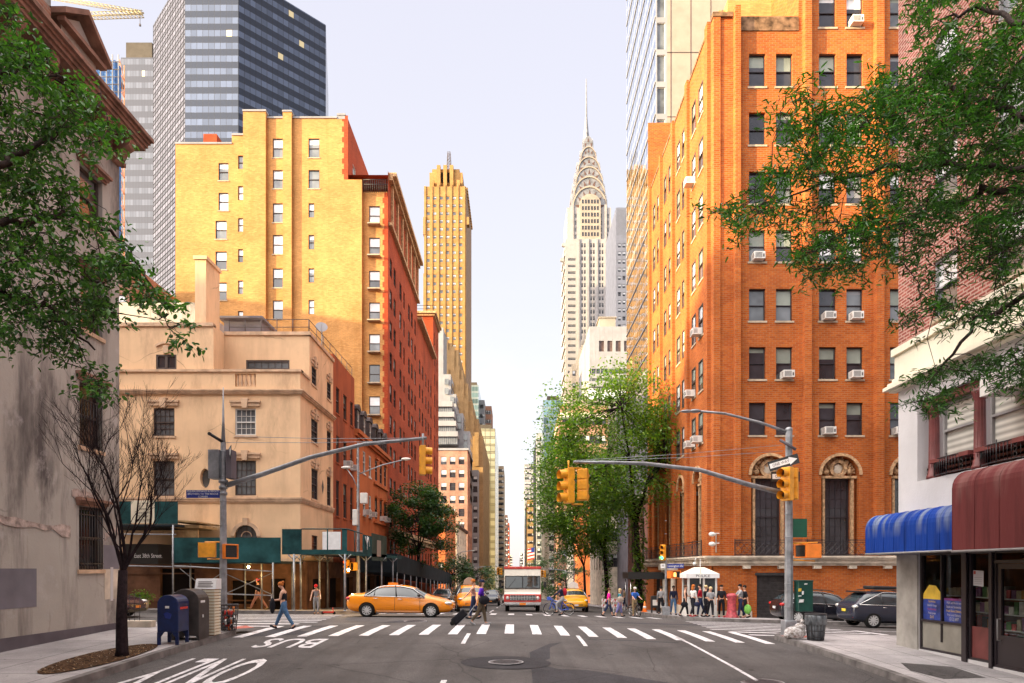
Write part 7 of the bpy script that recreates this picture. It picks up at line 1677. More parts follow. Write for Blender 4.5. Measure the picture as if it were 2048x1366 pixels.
m_ = MB(); m_.poly([(xx, yy, G(xx, yy) + .162) for xx, yy in ((-8.5, 20.9), (-8.9, 21.4), (-8.6, 21.9), (-8.1, 21.3))]); tag(m_.build('tactile_paving', 'red_pad'), kind='structure')
m_ = MB(); m_.poly([(xx, yy, G(xx, yy) + .156) for xx, yy in ((9.2, 14.6), (10.3, 14.9), (10.4, 16.2), (9.4, 16.6), (9.0, 15.5))]); tag(m_.build('pavement_patch', 'asphalt'), kind='structure')
m_ = MB(); pts = [(-8.62 - .62 + .62 * math.cos(a) * 1.0, 15.4 + 2.0 * math.sin(a)) for a in [2 * math.pi * k / 24 for k in range(24)]]; m_.poly([(a, b2, G(a, b2) + .17) for a, b2 in pts]); tag(m_.build('tree_pit_soil', 'mulch'), kind='structure')
m_ = MB(); random.seed(9)
for k in range(500):
    a, f = random.uniform(0, 6.28), math.sqrt(random.random()); xx, yy = -9.24 + .6 * f * math.cos(a), 15.4 + 1.95 * f * math.sin(a); z = G(xx, yy) + .172; s_ = random.uniform(.015, .045); t_ = random.uniform(0, 3.14)
    m_.poly([(xx - s_ * math.cos(t_), yy - s_ * math.sin(t_), z), (xx + s_ * .4 * math.sin(t_), yy - s_ * .4 * math.cos(t_), z + .01), (xx + s_ * math.cos(t_), yy + s_ * math.sin(t_), z + .012)], random.randrange(3))
tag(m_.build('leaf_litter', ['timber', 'mulch', 'sill']), kind='stuff')
# iron railing on a stone kerb beyond the grey house
r_ = thing('railing', 'black iron railing on a low stone kerb behind the bare tree', 'railing', (-12.3, 21.3, .2)); m_ = MB(); zr = G(-12, 21) + .15
m_.box(-14.5, 21.15, zr - .1, -11.25, 21.45, zr + .2); prt(m_, 'stone_kerb', 'limestone', r_, bevel=.02); m_ = MB()
for k in range(18): xx = -14.4 + k * .16; m_.tube([(xx, 21.3, zr + .2), (xx, 21.3, zr + .98)], .011, 5); m_.ball((xx, 21.3, zr + 1.0), .02, 0, 6, 4)
for z in (.32, .72, .9): m_.box(-14.5, 21.285, zr + z, -11.7, 21.315, zr + z + .025)
prt(m_, 'rails', 'wrought_iron', r_)
# sheds (sidewalk bridges)
def tube_lamp(name, p, lab, pw):
    r_ = thing(name, lab, 'lamp', p); m_ = MB(); m_.ball(p, .07, 0, 10, 6); m_.build('bulb', 'lamp_warm', r_); m_ = MB(); m_.tube([(p[0], p[1], p[2] + .06), (p[0], p[1], p[2] + .2)], .04, 6); m_.build('socket', 'trim_black', r_)
    l = bpy.data.lights.new('bulb_light', 'POINT'); l.energy = pw; l.color = (1, .62, .22); l.shadow_soft_size = .08; o = bpy.data.objects.new('bulb_light', l); C.objects.link(o); o.parent = r_; o.location = (0, 0, -.12)
r_ = thing('sidewalk_shed', 'green boarded sidewalk shed on grey scaffold posts before the peach corner house', 'sidewalk shed', (-15, 35, G(-15, 35)))
m_ = MB(); yb = 34.0
for (p0, p1, t0, t1, yy) in ((150, 262, 1003, 1048, 34.2), (309, 355, 1003, 1048, 34.2), (345, 561, 1075, 1125, yb)): m_.box(X_(p0, yy), yy, Z_(t1, yy), X_(p1, yy), yy + .05, Z_(t0, yy))
prt(m_, 'hoarding', 'hoarding', r_)
m_ = MB(); m_.box(X_(262, 34.2), 34.19, Z_(1046, 34.2), X_(309, 34.2), 34.25, Z_(1001, 34.2)); sg = prt(m_, 'contractor_sign', 'cream', r_)
for k, s_ in enumerate(('G. T. T.', 'General', 'Contracting Inc.', '718.326.8047', '(718) 326-1800')): lettering(s_, .2 if k else .26, 'sign_black', sg, (X_(286, 34.2), 34.18, Z_(1010 + k * 7.6, 34.2)), sx=.62)
m_ = MB(); m_.box(X_(150, yb), 34.1, Z_(1052, yb), X_(352, yb), 38, Z_(1048, yb)); m_.box(X_(345, yb), 34.1, Z_(1127, yb), X_(561, yb), 38, Z_(1122, yb)); prt(m_, 'deck', 'hoarding_dark', r_)
m_ = MB()
for (px, top, yy) in ((346, 1050, yb), (358, 1125, yb + 1.2), (546, 1125, yb), (545, 1125, 37), (443, 1125, 37), (494, 1125, 36), (200, 1050, yb), (405, 1125, 36.5)): x = X_(px, yb); m_.tube([(x, yy, G(x, yy) + .15), (x, yy, Z_(top, yb))], .045, 6)
for (a, c, py0, py1) in ((150, 352, 1068, 1069), (150, 382, 1130, 1134), (345, 546, 1131, 1143), (345, 546, 1185, 1191)): m_.tube([P(a, py0, yb), P(c, py1, yb)], .032, 6)
for (a, c) in (((360, 1137), (404, 1172)), ((445, 1145), (404, 1172)), ((404, 1180), (360, 1212)), ((404, 1180), (442, 1212)), ((446, 1190), (546, 1145)), ((446, 1145), (546, 1190))): m_.tube([P(*a, yb + .6), P(*c, yb + .6)], .025, 5)
prt(m_, 'scaffold_tubes', 'galvanised', r_)
m_ = MB(); m_.box(X_(343, 35), 34.9, Z_(1056, 35), X_(400, 35), 37, Z_(1050, 35)); m_.box(X_(348, 35), 35, Z_(1075, 35), X_(396, 35), 35.1, Z_(1060, 35)); m_.prism([(X_(350, 36), Z_(1045, 36)), (X_(415, 36), Z_(1049, 36)), (X_(415, 36), Z_(1046, 36)), (X_(350, 36), Z_(1041, 36))], 1, 34.8, 37.9); prt(m_, 'timber_frame', 'timber', r_)
r_ = thing('sidewalk_shed', 'open framed green shed on posts wrapping the far left corner', 'sidewalk shed', (-10, 40, G(-10, 40)))
m_ = MB(); ya = 33.9; z0, z1 = Z_(1104, ya), Z_(1058, ya); xe = -8.3
m_.box(X_(564, ya), ya, z0, X_(603, ya), ya + .05, z1); m_.box(xe - .25, ya, z0, xe, ya + .05, z1); m_.box(xe, 37.4, z0 - .1, xe + .05, 39.6, z1 - .1); prt(m_, 'hoarding', 'hoarding', r_)
m_ = MB()
for (a, c) in (((X_(603, ya), ya, z1), (xe, ya, z1)), ((xe, ya, z1), (xe, 37.4, z1 - .06)), ((X_(655, ya), ya, z0), (X_(655, ya), ya, z1)), ((xe, 35.6, z0), (xe, 35.6, z1 - .03))): m_.tube([a, c], .03, 4)
m_.box(X_(564, ya), ya - .02, z0 - .12, xe, ya + .1, z0 + .12); m_.box(xe - .06, ya, z0 - .14, xe + .06, 50, z0 + .06); prt(m_, 'frame', 'hoarding', r_)
m_ = MB(); m_.box(X_(564, ya), ya + .1, z0 - .06, xe, 37.95, z0); m_.box(-11.85, 37.95, z0 - .07, xe, 50, z0 - .01); prt(m_, 'deck', 'roofing', r_)
m_ = MB()
for (x, yy) in ((X_(588, ya), ya), (X_(690, ya), ya), (xe - .05, 38.5), (xe - .05, 43), (xe - .05, 47), (-11.4, ya + 2.6), (-10.6, 37.2), (-11.2, 41), (-11.2, 45)):
    m_.tube([(x, yy, G(x, yy) + .15), (x, yy, z0 - .1)], .055, 6); m_.tube([(x - .3, yy, z0 - .12), (x, yy, z0 - .4)], .03, 4); m_.tube([(x + .3, yy, z0 - .12), (x, yy, z0 - .4)], .03, 4); m_.lathe([(.12, G(x, yy) + .15), (.1, G(x, yy) + .2)], (x, yy, 0), 8)
prt(m_, 'post', 'galvanised', r_)
m_ = MB(); y0 = 39.7
m_.box(xe + .02, 39.6, z0 - .35, xe + .06, 44.2, z1 + .1); prt(m_, 'side_hoarding', 'hoarding_olive', r_, 'olive boarding panel'); m_ = MB(); m_.box(xe + .065, 41.0, z0 - .1, xe + .075, 42.2, z1 - .25); prt(m_, 'pink_notice', 'tan_panel', r_, 'plain pink notice board')
m_ = MB(); a = P(735, 1066, 39); m_.tube([(xe + .06, 37.8, z1 - .2), (xe + .06, 38.2, z1 - .6), (xe + .06, 38.6, z1 - .2), (xe + .06, 38.9, z1 - .7)], .03, 4); m_.tube([(xe + .06, 38.3, z1 - .15), (xe + .06, 38.3, z1 - .9)], .025, 4); prt(m_, 'graffiti', 'sign_white', r_)
m_ = MB(); p = P(664, 1080, 37.7); m_.box(p[0] - .5, 37.6, p[2] - .65, p[0] + .5, 37.65, p[2] + .45); prt(m_, 'white_board', 'sign_white', r_)
r_ = thing('sidewalk_shed', 'long dark boarded shed along the red brick front behind the street trees', 'sidewalk shed', (-10, 70, G(-10, 70))); m_ = MB()
for k in range(11):
    y0, y1 = 51 + k * 4.2, 55.2 + k * 4.2; a, c = G(-9, y0), G(-9, y1); m_.quad((-8.75, y0, a + 2.7), (-8.75, y1, c + 2.7), (-8.75, y1, c + 4.1), (-8.75, y0, a + 4.1)); m_.quad((-8.75, y0, a + 2.7), (-8.75, y1, c + 2.7), (-11.85, y1, c + 2.7), (-11.85, y0, a + 2.7))
m_.quad((-8.75, 51, G(-9, 51) + 2.7), (-11.85, 51, G(-9, 51) + 2.7), (-11.85, 51, G(-9, 51) + 4.1), (-8.75, 51, G(-9, 51) + 4.1)); prt(m_, 'hoarding', 'hoarding_dark', r_); m_ = MB()
for k in range(14): y0 = 51.3 + k * 3.4; m_.tube([(-8.8, y0, G(-8.8, y0) + .15), (-8.8, y0, G(-8.8, y0) + 2.75)], .05, 6)
each(m_, 'post', 'galvanised', r_)
tube_lamp('work_lamp', (X_(697, 35), 35.0, 2.0), 'lit work lamp under the corner shed', 170); tube_lamp('work_lamp', (X_(433 + 64, 35.5), 35.5, 2.15), 'lit work lamp under the green boarded shed', 40)
# brown ground storeys behind the sheds
r_ = thing('ground_storey', 'brown ground floor of the peach house with a dark door and amber lit corner', 'shop front', (-16, 37.9, G(-16, 37.9))); m_ = MB(); F = Fc('F', 37.6); zt = 2.45; gz = G(-15, 37.9) - .3
F.wall(m_, -30, XLF + .4, gz, zt, [(-27, -24.6, .0, zt - .3), (-19.5, -17.6, gz + .3, zt - .4), (-15.6, -14.2, .1, 1.4), (-13.4, -12.6, gz + .3, 1.5)], .3); S_ = Fc('L', XLF + .4); S_.wall(m_, 37.6, 64.2, gz - 2.5, zt, [(39 + k * 3.6, 41.6 + k * 3.6, gz - 1.2, zt - 1.0) for k in range(7)], .4)
for z in (gz + .9, 1.75): F.box(m_, -30, XLF + .42, z, z + .07, 0.001, .05)
prt(m_, 'wall', 'brown_ground', r_); m_ = MB()
for (a, c, e, f) in ((-27, -24.6, .0, zt - .3), (-19.5, -17.6, gz + .3, zt - .4), (-15.6, -14.2, .1, 1.4), (-13.4, -12.6, gz + .3, 1.5)): m_.quad((a, 37.85, e), (c, 37.85, e), (c, 37.85, f), (a, 37.85, f))
for k in range(7): m_.quad((XLF + .1, 39 + k * 3.6, gz - 1.2), (XLF + .1, 41.6 + k * 3.6, gz - 1.2), (XLF + .1, 41.6 + k * 3.6, zt - 1), (XLF + .1, 39 + k * 3.6, zt - 1))
each(m_, 'doorway', 'dark_void', r_)
m_ = MB(); m_.box(X_(250, 35), 34.9, Z_(1128, 35), X_(318, 35), 37.8, Z_(1088, 35)); aw_ = prt(m_, 'canopy', 'sign_black', r_); lettering('15 East 38th Street.', .3, 'sign_white', aw_, (X_(291, 34.88), 34.88, Z_(1112, 35)), sx=.72)
# pole with two lamp arms and boxes on the far left corner
x, y = -8.72, 38.2; r_ = pole('lamp_post', 'weathered lamp post with two lamp arms and white boxes at the far left corner', x, y, Z_(885, y), .12, .05); k_ = y
m_ = MB(); m_.tube([P(716, 978, k_), P(706, 955, k_), P(694, 938, k_)], .03, 6); m_.tube([P(718, 948, k_), P(765, 930, k_), P(810, 919, k_)], .035, 6); prt(m_, 'lamp_arm', 'galvanised', r_)
for (px, py) in ((692, 935), (812, 918)): m_ = MB(); m_.ball(P(px, py, k_), (.28, .12, .08), 0, 10, 6); prt(m_, 'lamp_head', 'ac_white', r_)
for (a, c, e, f) in ((721, 735, 986, 1007), (706, 716, 1019, 1051)): m_ = MB(); p, q_ = P(a, f, k_ - .2), P(c, e, k_ - .2); m_.box(p[0], k_ - .35, p[2], q_[0], k_ - .05, q_[2]); prt(m_, 'equipment_box', 'ac_white', r_, bevel=.03)
walk_signal(r_, P(708, 1133, 38.0), R(-55), 'signal_yellow'); signal(r_, P(694, 1133, 37.9), R(-20), s=.7, lit=(0, 'lens_red'))
# far right corner
x, y = 8.72, 39.2; r_ = pole('signal_post', 'slim signal post with blue street sign and lit orange hand, far right corner', x, y, Z_(1118, y), .075, .065)
signal(r_, P(1326, 1105, y - .1), R(-35), lit=(2, 'lens_green'), s=.85); walk_signal(r_, P(1352, 1149, y - .1), 0, 'signal_orange', 'lens_hand'); walk_signal(r_, P(1338, 1149, y + .1), R(80), 'signal_orange'); plate(r_, P(1351, 1132, y - .1), .95, .26, 0, 'sign_blue', ['Lexington Av'], .2, name='street_sign'); plate(r_, P(1326, 1132, y - .1), .26, .24, 0, 'sign_white', ['M'], .16, 'sign_black', name='bus_sign')
x0, x1, y0, y1 = 9.5, 11.1, 37.3, 38.6; g_ = G(10.8, 37) + .15
r_ = thing('police_booth', 'small white police booth with hipped roof against the orange brick corner', 'booth', (10.3, 37.9, g_)); m_ = MB()
m_.box(x0, y0, g_, x1, y1, g_ + .95); 
for (xx, yy) in ((x0, y0), (x1 - .1, y0), (x0, y1 - .1), (x1 - .1, y1 - .1), (x0 + .83, y0)): m_.box(xx, yy, g_ + .95, xx + .1, yy + .1, g_ + 2.1)
prt(m_, 'body', 'ac_white', r_); m_ = MB(); m_.box(x0 + .05, y0 + .05, g_ + .95, x1 - .05, y1 - .05, g_ + 2.1); prt(m_, 'window', 'car_glass', r_)
m_ = MB(); e = .1; zr = g_ + 2.1; m_.box(x0 - e, y0 - e, zr, x1 + e, y1 + e, zr + .24); fa = prt(m_, 'fascia', 'sign_white', r_); lettering('POLICE', .2, 'sign_black', fa, ((x0 + x1) / 2, y0 - e - .005, zr + .12), sx=1.2)
m_ = MB(); cx_, cy_ = (x0 + x1) / 2, (y0 + y1) / 2; a = [(x0 - e, y0 - e), (x1 + e, y0 - e), (x1 + e, y1 + e), (x0 - e, y1 + e)]; b4 = [(cx_ + (p[0] - cx_) * .25, cy_ + (p[1] - cy_) * .25) for p in a]
for k in range(4): n_ = (k + 1) % 4; m_.quad((*a[k], zr + .24), (*a[n_], zr + .24), (*b4[n_], zr + .6), (*b4[k], zr + .6))
m_.poly([(*p, zr + .6) for p in b4]); prt(m_, 'roof', 'cream', r_)
m_ = MB(); m_.tube([(x0 + .6, y0 - .3, g_ + 1.2), (x0 + .6, y0 - .3, g_ + 3.15), (x0 + .35, y0 - .3, g_ + 3.2), (x0 + .3, y0 - .3, g_ + 2.95)], .03, 6); m_.ball((x0 + .28, y0 - .3, g_ + 2.88), .1, 0, 8, 6); prt(m_, 'camera_pole', 'ac_white', r_)
x, y = 11.48, 36.0; g_ = G(x, y) + .15; r_ = thing('standpipe', 'chipped red iron pillar between the standing men', 'fire pillar', (x, y, g_)); m_ = MB(); m_.lathe([(.36, g_), (.36, g_ + .05), (.30, g_ + .14), (.24, g_ + .35), (.22, g_ + .8), (.24, g_ + 1.05), (.27, g_ + 1.12), (.27, g_ + 1.2), (.16, g_ + 1.28), (.02, g_ + 1.3)], (x, y, 0), 18); prt(m_, 'body', 'pipe_red', r_)
def nbox(x, y, lab, mat, mat2):
    g_ = G(x, y) + .15; r_ = thing('newspaper_box', lab, 'newspaper box', (x, y, g_), group='newspaper boxes at the far right kerb'); m_ = MB(); m_.box(x - .22, y - .2, g_ + .35, x + .22, y + .2, g_ + 1.1); prt(m_, 'body', mat, r_, bevel=.03); m_ = MB(); m_.box(x - .2, y - .15, g_, x - .15, y + .15, g_ + .36); m_.box(x + .15, y - .15, g_, x + .2, y + .15, g_ + .36); prt(m_, 'stand', 'trim_black', r_); m_ = MB(); m_.box(x - .15, y - .21, g_ + .5, x + .15, y - .2, g_ + .85); prt(m_, 'window', mat2, r_)
nbox(8.95, 43.5, 'black newspaper box beside the street tree', 'trim_black', 'ac_white'); nbox(9.5, 43.6, 'pale newspaper box beside the black one', 'ac_white', 'car_glass')
x, y = 8.9, 46.5; g_ = G(x, y) + .15; r_ = thing('traffic_cone', 'orange and white traffic cone near the tree trunk', 'traffic cone', (x, y, g_)); m_ = MB(); m_.lathe([(.17, g_ + .02), (.12, g_ + .25), (.095, g_ + .4), (.03, g_ + .75)], (x, y, 0), 12); m_.box(x - .2, y - .2, g_, x + .2, y + .2, g_ + .03); prt(m_, 'body', 'signal_orange', r_); m_ = MB(); m_.lathe([(.122, g_ + .26), (.1, g_ + .4)], (x, y, 0), 12); prt(m_, 'band', 'sign_white', r_)
def barrier(x, y, lab):
    g_ = G(x, y); r_ = thing('barrier', lab, 'road barrier', (x, y, g_), group='striped barriers by the yellow taxi'); m_ = MB()
    for z in (.35, .75):
        m_.box(x - .5, y, g_ + z, x + .5, y + .03, g_ + z + .22, 0)
        for k in range(4): m_.prism([(x - .48 + k * .26, g_ + z), (x - .36 + k * .26, g_ + z), (x - .26 + k * .26, g_ + z + .22), (x - .38 + k * .26, g_ + z + .22)], 1, y - .004, y, 1)
    prt(m_, 'board', ['sign_white', 'sign_red'], r_); m_ = MB()
    for sx in (-.42, .38): m_.box(x + sx, y - .02, g_, x + sx + .05, y + .05, g_ + 1.05)
    each(m_, 'leg', 'sign_white', r_)
barrier(6.9, 50.0, 'red and white striped barrier next to the yellow taxi'); barrier(7.7, 51.2, 'second striped barrier nearer the kerb')
# furniture at the next crossing
def far_pole(x, y, arm_px, arm_py, lab, sg=True, h=6.8):
    r_ = pole('signal_pole', lab, x, y, G(x, y) + h, .11, .08); s = 1 if x < 0 else -1; e = P(arm_px, arm_py, y); m_ = MB(); z0 = e[2] - .9
    m_.tube([(x, y, z0), (x + (e[0] - x) * .35, y, e[2] - .25), (e[0], y, e[2])], [.08, .06, .05], 6); m_.tube([(x, y, G(x, y) + h), (x + s * 1.2, y, G(x, y) + h + .7), (x + s * 2.6, y, G(x, y) + h + .9)], .05, 6); prt(m_, 'mast_arm', 'galvanised', r_); m_ = MB(); m_.ball((x + s * 2.8, y, G(x, y) + h + .88), (.35, .14, .07), 0, 8, 6); prt(m_, 'lamp_head', 'ac_white', r_)
    if sg: signal(r_, (e[0], y, e[2] - .75), R(20)); signal(r_, (e[0] + .5, y, e[2] - .8), R(-80))
far_pole(-8.9, 101, 996, 1132, 'signal pole with yellow heads at the next crossing left of the truck'); far_pole(8.9, 101, 1083, 1137, 'signal pole at the next crossing right of the truck'); far_pole(-8.9, 178, 1012, 1158, 'small signal pole two crossings away on the left')
r_ = thing('flag', 'striped flag hanging from a building on the right side of the avenue', 'flag', (10.2, 335, Z_(1112, 335))); m_ = MB()
for k in range(7): m_.quad((6.6, 335, Z_(1121, 335) + k * .8), (10, 335, Z_(1118, 335) + k * .8), (10, 335, Z_(1118, 335) + k * .8 + .8), (6.6, 335, Z_(1121, 335) + k * .8 + .8), k % 2)
m_.quad((8.4, 334.9, Z_(1105, 335)), (10, 334.9, Z_(1104, 335)), (10, 334.9, Z_(1104, 335) + 2.3), (8.4, 334.9, Z_(1105, 335) + 2.3), 2); m_.build('cloth', ['sign_red', 'sign_white', 'sign_blue'], r_); m_ = MB(); m_.tube([(10.05, 335, Z_(1121, 335)), (10.05, 335, Z_(1090, 335))], .12, 5); m_.build('pole', 'galvanised', r_)
r_ = thing('shop_awning', 'dark flat canopy on posts beside the orange brick entrance', 'canopy', (9.6, 52, G(9.6, 52))); m_ = MB(); z = Z_(1158, 50); m_.box(8.3, 49.5, z, 11.2, 52.2, z + .5); m_.build('canopy', 'sign_black', r_); m_ = MB()
for yy in (49.7, 52): m_.tube([(8.5, yy, G(8.5, yy) + .15), (8.5, yy, z)], .03, 6)
m_.build('post', 'chrome', r_)
# ---------------------------------------------------------------- people
for n_, c_ in dict(skin=(.55, .30, .20), skin_dark=(.16, .08, .05), cloth_black=(.014, .014, .018), cloth_purple=(.09, .02, .38), cloth_brown=(.10, .075, .05), cloth_navy=(.018, .022, .05), cloth_pink=(.70, .02, .26), cloth_teal=(.01, .20, .26), cloth_denim=(.07, .14, .25), cloth_denim_dark=(.025, .035, .08), cloth_white=(.62, .6, .58), cloth_grey=(.28, .28, .29), cloth_red=(.35, .015, .03), cloth_blue=(.04, .12, .42), cloth_khaki=(.25, .18, .10), cloth_salmon=(.45, .22, .18), cloth_lilac=(.16, .15, .32), cap_red=(.6, .02, .02), hair_red=(.42, .13, .03), hair_blond=(.55, .42, .22), hair_dark=(.02, .014, .012), hair_brown=(.10, .05, .03), bag_green=(.2, .5, .1)).items(): plain(n_, c_, .8 if 'skin' not in n_ else .5, .14, 9)
def skinned(name, verts, edges, rad, mat, parent, lv=1):
    me = bpy.data.meshes.new(name); me.from_pydata(verts, edges, []); me.materials.append(M[mat]); o = bpy.data.objects.new(name, me); C.objects.link(o); o.parent = parent; LOC[o.name] = (0, 0, 0)
    md = o.modifiers.new('skin', 'SKIN'); md.use_smooth_shade = True; md.use_x_symmetry = False
    if not me.skin_vertices: me.attributes.new('skin', 'FLOAT', 'POINT')
    for i, r in enumerate(rad): me.skin_vertices[0].data[i].radius = (r, r); me.skin_vertices[0].data[i].use_root = i == 0
    sb = o.modifiers.new('sub', 'SUBSURF'); sb.levels = lv; sb.render_levels = lv; return o
def person(label, x, y, rz, h, top, bot, hair, legs=((12, 5), (-14, 12)), arms=((10, 15, 6), (-10, 15, 6)), lean=2, head=0, sleeve=.45, long=0, cap=None, skin='skin', shoe='cloth_black', fat=1.0, short=0, dz=0.0, group=None, seat=None, bun=False):
    s = h / 1.7; r_ = thing('person', label, 'person', (x, y, (G(x, y) + dz)), rz, group)
    def d(a): a = R(a); return Vector((math.sin(a), 0, -math.cos(a)))
    V, E, Q = [], [], []
    def v(p, r, frm=None):
        V.append(Vector(p)); Q.append(r * s); i = len(V) - 1
        if frm is not None: E.append((frm, i))
        return i
    up_ = Vector((math.sin(R(lean)), 0, math.cos(R(lean)))); pel = Vector((0, 0, 0))
    J = {}
    pv = v(pel, .115 * fat); wa = v(pel + up_ * .17 * s, .10 * fat, pv); ch = v(pel + up_ * .36 * s, .118 * fat, wa); nb = v(pel + up_ * .49 * s, .062, ch); hd0 = V[nb]
    hu = Vector((math.sin(R(lean + head)), 0, math.cos(R(lean + head)))); hf = Vector((math.cos(R(lean + head)), 0, -math.sin(R(lean + head))))
    nk = v(hd0 + hu * .07 * s, .048, nb); jw = v(hd0 + hu * .13 * s + hf * .022 * s, .066, nk); hc = v(hd0 + hu * .205 * s + hf * .012 * s, .083, jw); ht = v(hd0 + hu * .265 * s, .070, hc)
    v(V[hc] + hf * .095 * s - hu * .02 * s, .014, hc); 
    for sg in (-1, 1): v(V[hc] + Vector((0, sg * .085 * s, 0)) - hu * .01 * s, .013, hc)
    feet = []
    for sg, (a, k) in zip((1, -1), legs):
        hp = v(pel + Vector((0, sg * .085 * s, -.03 * s)), .088 * fat, pv); kn = v(V[hp] + d(a) * .41 * s + Vector((0, sg * .01, 0)), .055 * fat, hp); an = v(V[kn] + d(a - k) * .40 * s, .038, kn); ta = R(max(-50, min(25, (a - k) * 1.0 if a - k < 0 else a * .6)))
        to = v(V[an] + Vector((math.cos(ta), 0, math.sin(ta))) * .15 * s + Vector((0, sg * .015, -.03 * s)), .03, an); J[sg] = (hp, kn, an, to); feet.append(V[an].z)
    A = {}
    for sg, (a, e, ab) in zip((1, -1), arms):
        sh = v(V[nb] + Vector((0, sg * .165 * s * (1 + (fat - 1) * .4), 0)) - up_ * .045 * s, .052 * fat, ch); da = d(a); da.y = sg * math.sin(R(ab)); da.normalize(); el = v(V[sh] + da * .28 * s, .038, sh); db = d(a + e); db.y = sg * math.sin(R(ab)) * .4; db.normalize(); wr = v(V[el] + db * .25 * s, .024, el); pm = v(V[wr] + db * .06 * s, .026, wr)
        side = Vector((0, 1, 0)).cross(db).normalized(); th = v(V[wr] + db * .035 * s + side * .03 * s, .010, wr)
        for f_, L in ((-1.5, .06), (-.5, .075), (.5, .072), (1.5, .055)): q = v(V[pm] + db * .03 * s + Vector((0, f_ * .016 * s, 0)), .0095, pm); v(V[q] + db * L * .6 * s + side * .02 * s, .008, q)
        A[sg] = (sh, el, wr, pm)
    dz_ = .065 * s - min(feet) if seat is None else seat
    off = Vector((0, 0, dz_)); V = [p + off for p in V]; T = [tuple(p) for p in V]
    skinned('body', T, E, Q, skin, r_)
    def sub(name, idx, ed, rr, mat): return skinned(name, [T[i] for i in idx], [(idx.index(a), idx.index(b_)) for a, b_ in ed], rr, mat, r_)
    def ins(a, b_, f): T.append(tuple(V[a].lerp(V[b_], f))); return len(T) - 1
    if bot:
        idx = [pv, wa]; ed = [(pv, wa)]; rr = [.128 * fat * s, .105 * fat * s]
        for sg in (1, -1):
            hp, kn, an, to = J[sg]; e_ = an if not short else ins(kn, an, short - 1 if short > 1 else .0)
            e_ = ins(kn, an, .93) if not short else e_; idx += [hp, kn, e_]; ed += [(pv, hp), (hp, kn), (kn, e_)]; rr += [.100 * fat * s, .069 * fat * s, .055 * s]
        sub('trousers', idx, ed, rr, bot)
    w2 = ins(pv, wa, .35); idx = [ch, w2, wa, nb]; ed = [(w2, wa), (wa, ch), (ch, nb)]; rr = [.134 * fat * s, .124 * fat * s, .116 * fat * s, .066 * s]
    for sg in (1, -1):
        sh, el, wr, pm = A[sg]; idx.append(sh); ed.append((ch, sh)); rr.append(.064 * fat * s if sleeve > 0 else .045 * s)
        if sleeve > 0:
            e_ = ins(sh, el, min(1, sleeve * 2)); idx.append(e_); ed.append((sh, e_)); rr.append(.052 * fat * s)
            if sleeve > .5: e2 = ins(el, wr, (sleeve - .5) * 2 * .95); idx.append(e2); ed.append((e_, e2)); rr.append(.036 * s)
    sub('shirt', idx, ed, rr, top)
    for sg in (1, -1):
        hp, kn, an, to = J[sg]; m_ = MB(); a_, b_ = V[an] + Vector((0, 0, -.035 * s)), V[to]; c = a_.lerp(b_, .45); dr_ = (b_ - a_).normalized()
        m_.tube([c - dr_ * .13 * s, c - dr_ * .1 * s, c, c + dr_ * .11 * s, c + dr_ * .145 * s], [.02 * s, .042 * s, .045 * s, .04 * s, .012 * s], 8); m_.build('shoe', shoe, r_, world=False)
    c = V[hc]; m_ = MB(); hb = hf
    if cap:
        m_.ball(c + hu * .045 * s - hb * .005, (.104 * s, .098 * s, .082 * s), 0, 14, 8); q = c + hb * .105 * s + hu * .03 * s; m_.ball(q, (.07 * s, .07 * s, .012 * s), 0, 12, 4); m_.build('cap', cap, r_, world=False); m_ = MB()
        m_.ball(c - hb * .03 * s - hu * .01 * s, (.082 * s, .09 * s, .085 * s), 0, 12, 8)
    else: m_.ball(c + hu * .028 * s - hb * .018 * s, (.102 * s, .098 * s, .092 * s), 0, 14, 9)
    if long: m_.ball(c - hb * .06 * s - hu * .08 * s * long, (.06 * s, .09 * s, .13 * s * long), 0, 12, 8)
    if bun: m_.ball(c - hb * .115 * s + hu * .06 * s, .05 * s, 0, 10, 6)
    m_.build('hair', hair, r_, world=False)
    m_ = MB()
    for sg in (-1, 1): m_.ball(c + hb * .086 * s + hu * .005 * s + Vector((0, sg * .03 * s, 0)), (.008 * s, .013 * s, .007 * s), 0, 6, 4)
    m_.tube([c + hb * .082 * s - hu * .052 * s + Vector((0, -.022 * s, 0)), c + hb * .088 * s - hu * .052 * s, c + hb * .082 * s - hu * .052 * s + Vector((0, .022 * s, 0))], .005 * s, 4); m_.build('face_features', 'hair_brown', r_, world=False)
    Tm = Matrix.Translation(r_.location) @ Matrix.Rotation(rz, 4, 'Z')
    return r_, {k: Tm @ V[i] for k, i in dict(hL=A[1][3], hR=A[-1][3], hip=pv, chest=ch, head=hc, sL=A[1][0], sR=A[-1][0]).items()}
def bag(name, label, cat, c, size, mat, strap=None):
    r_ = thing(name, label, cat, tuple(c)); m_ = MB(); m_.ball(c, size, 0, 14, 8); m_.build('pouch', mat, r_)
    if strap: m_ = MB(); m_.tube(strap, .012, 5); m_.build('strap', mat, r_)
PI = math.pi
_, j = person('red haired woman in black vest top and jeans looking at her phone on the crossing', -7.62, 22.6, PI, 1.62, 'cloth_black', 'cloth_denim', 'hair_red', legs=((-24, 8), (26, 4)), arms=((12, 75, 4), (20, 60, 4)), sleeve=0, head=22, bun=True, fat=1.08, dz=.01)
bag('jacket', 'black jacket hanging over the red haired woman’s arm'.replace('’', "'"), 'jacket', j['hL'] + Vector((.06, -.02, -.18)), (.09, .1, .26), 'cloth_black')
m_ = MB(); p = j['hR'] + Vector((-.08, 0, .07)); m_.box(p[0] - .01, p[1] - .035, p[2] - .05, p[0], p[1] + .035, p[2] + .07); tag(m_.build('phone', 'ac_white'), "pale phone in the red haired woman's hand", 'phone')
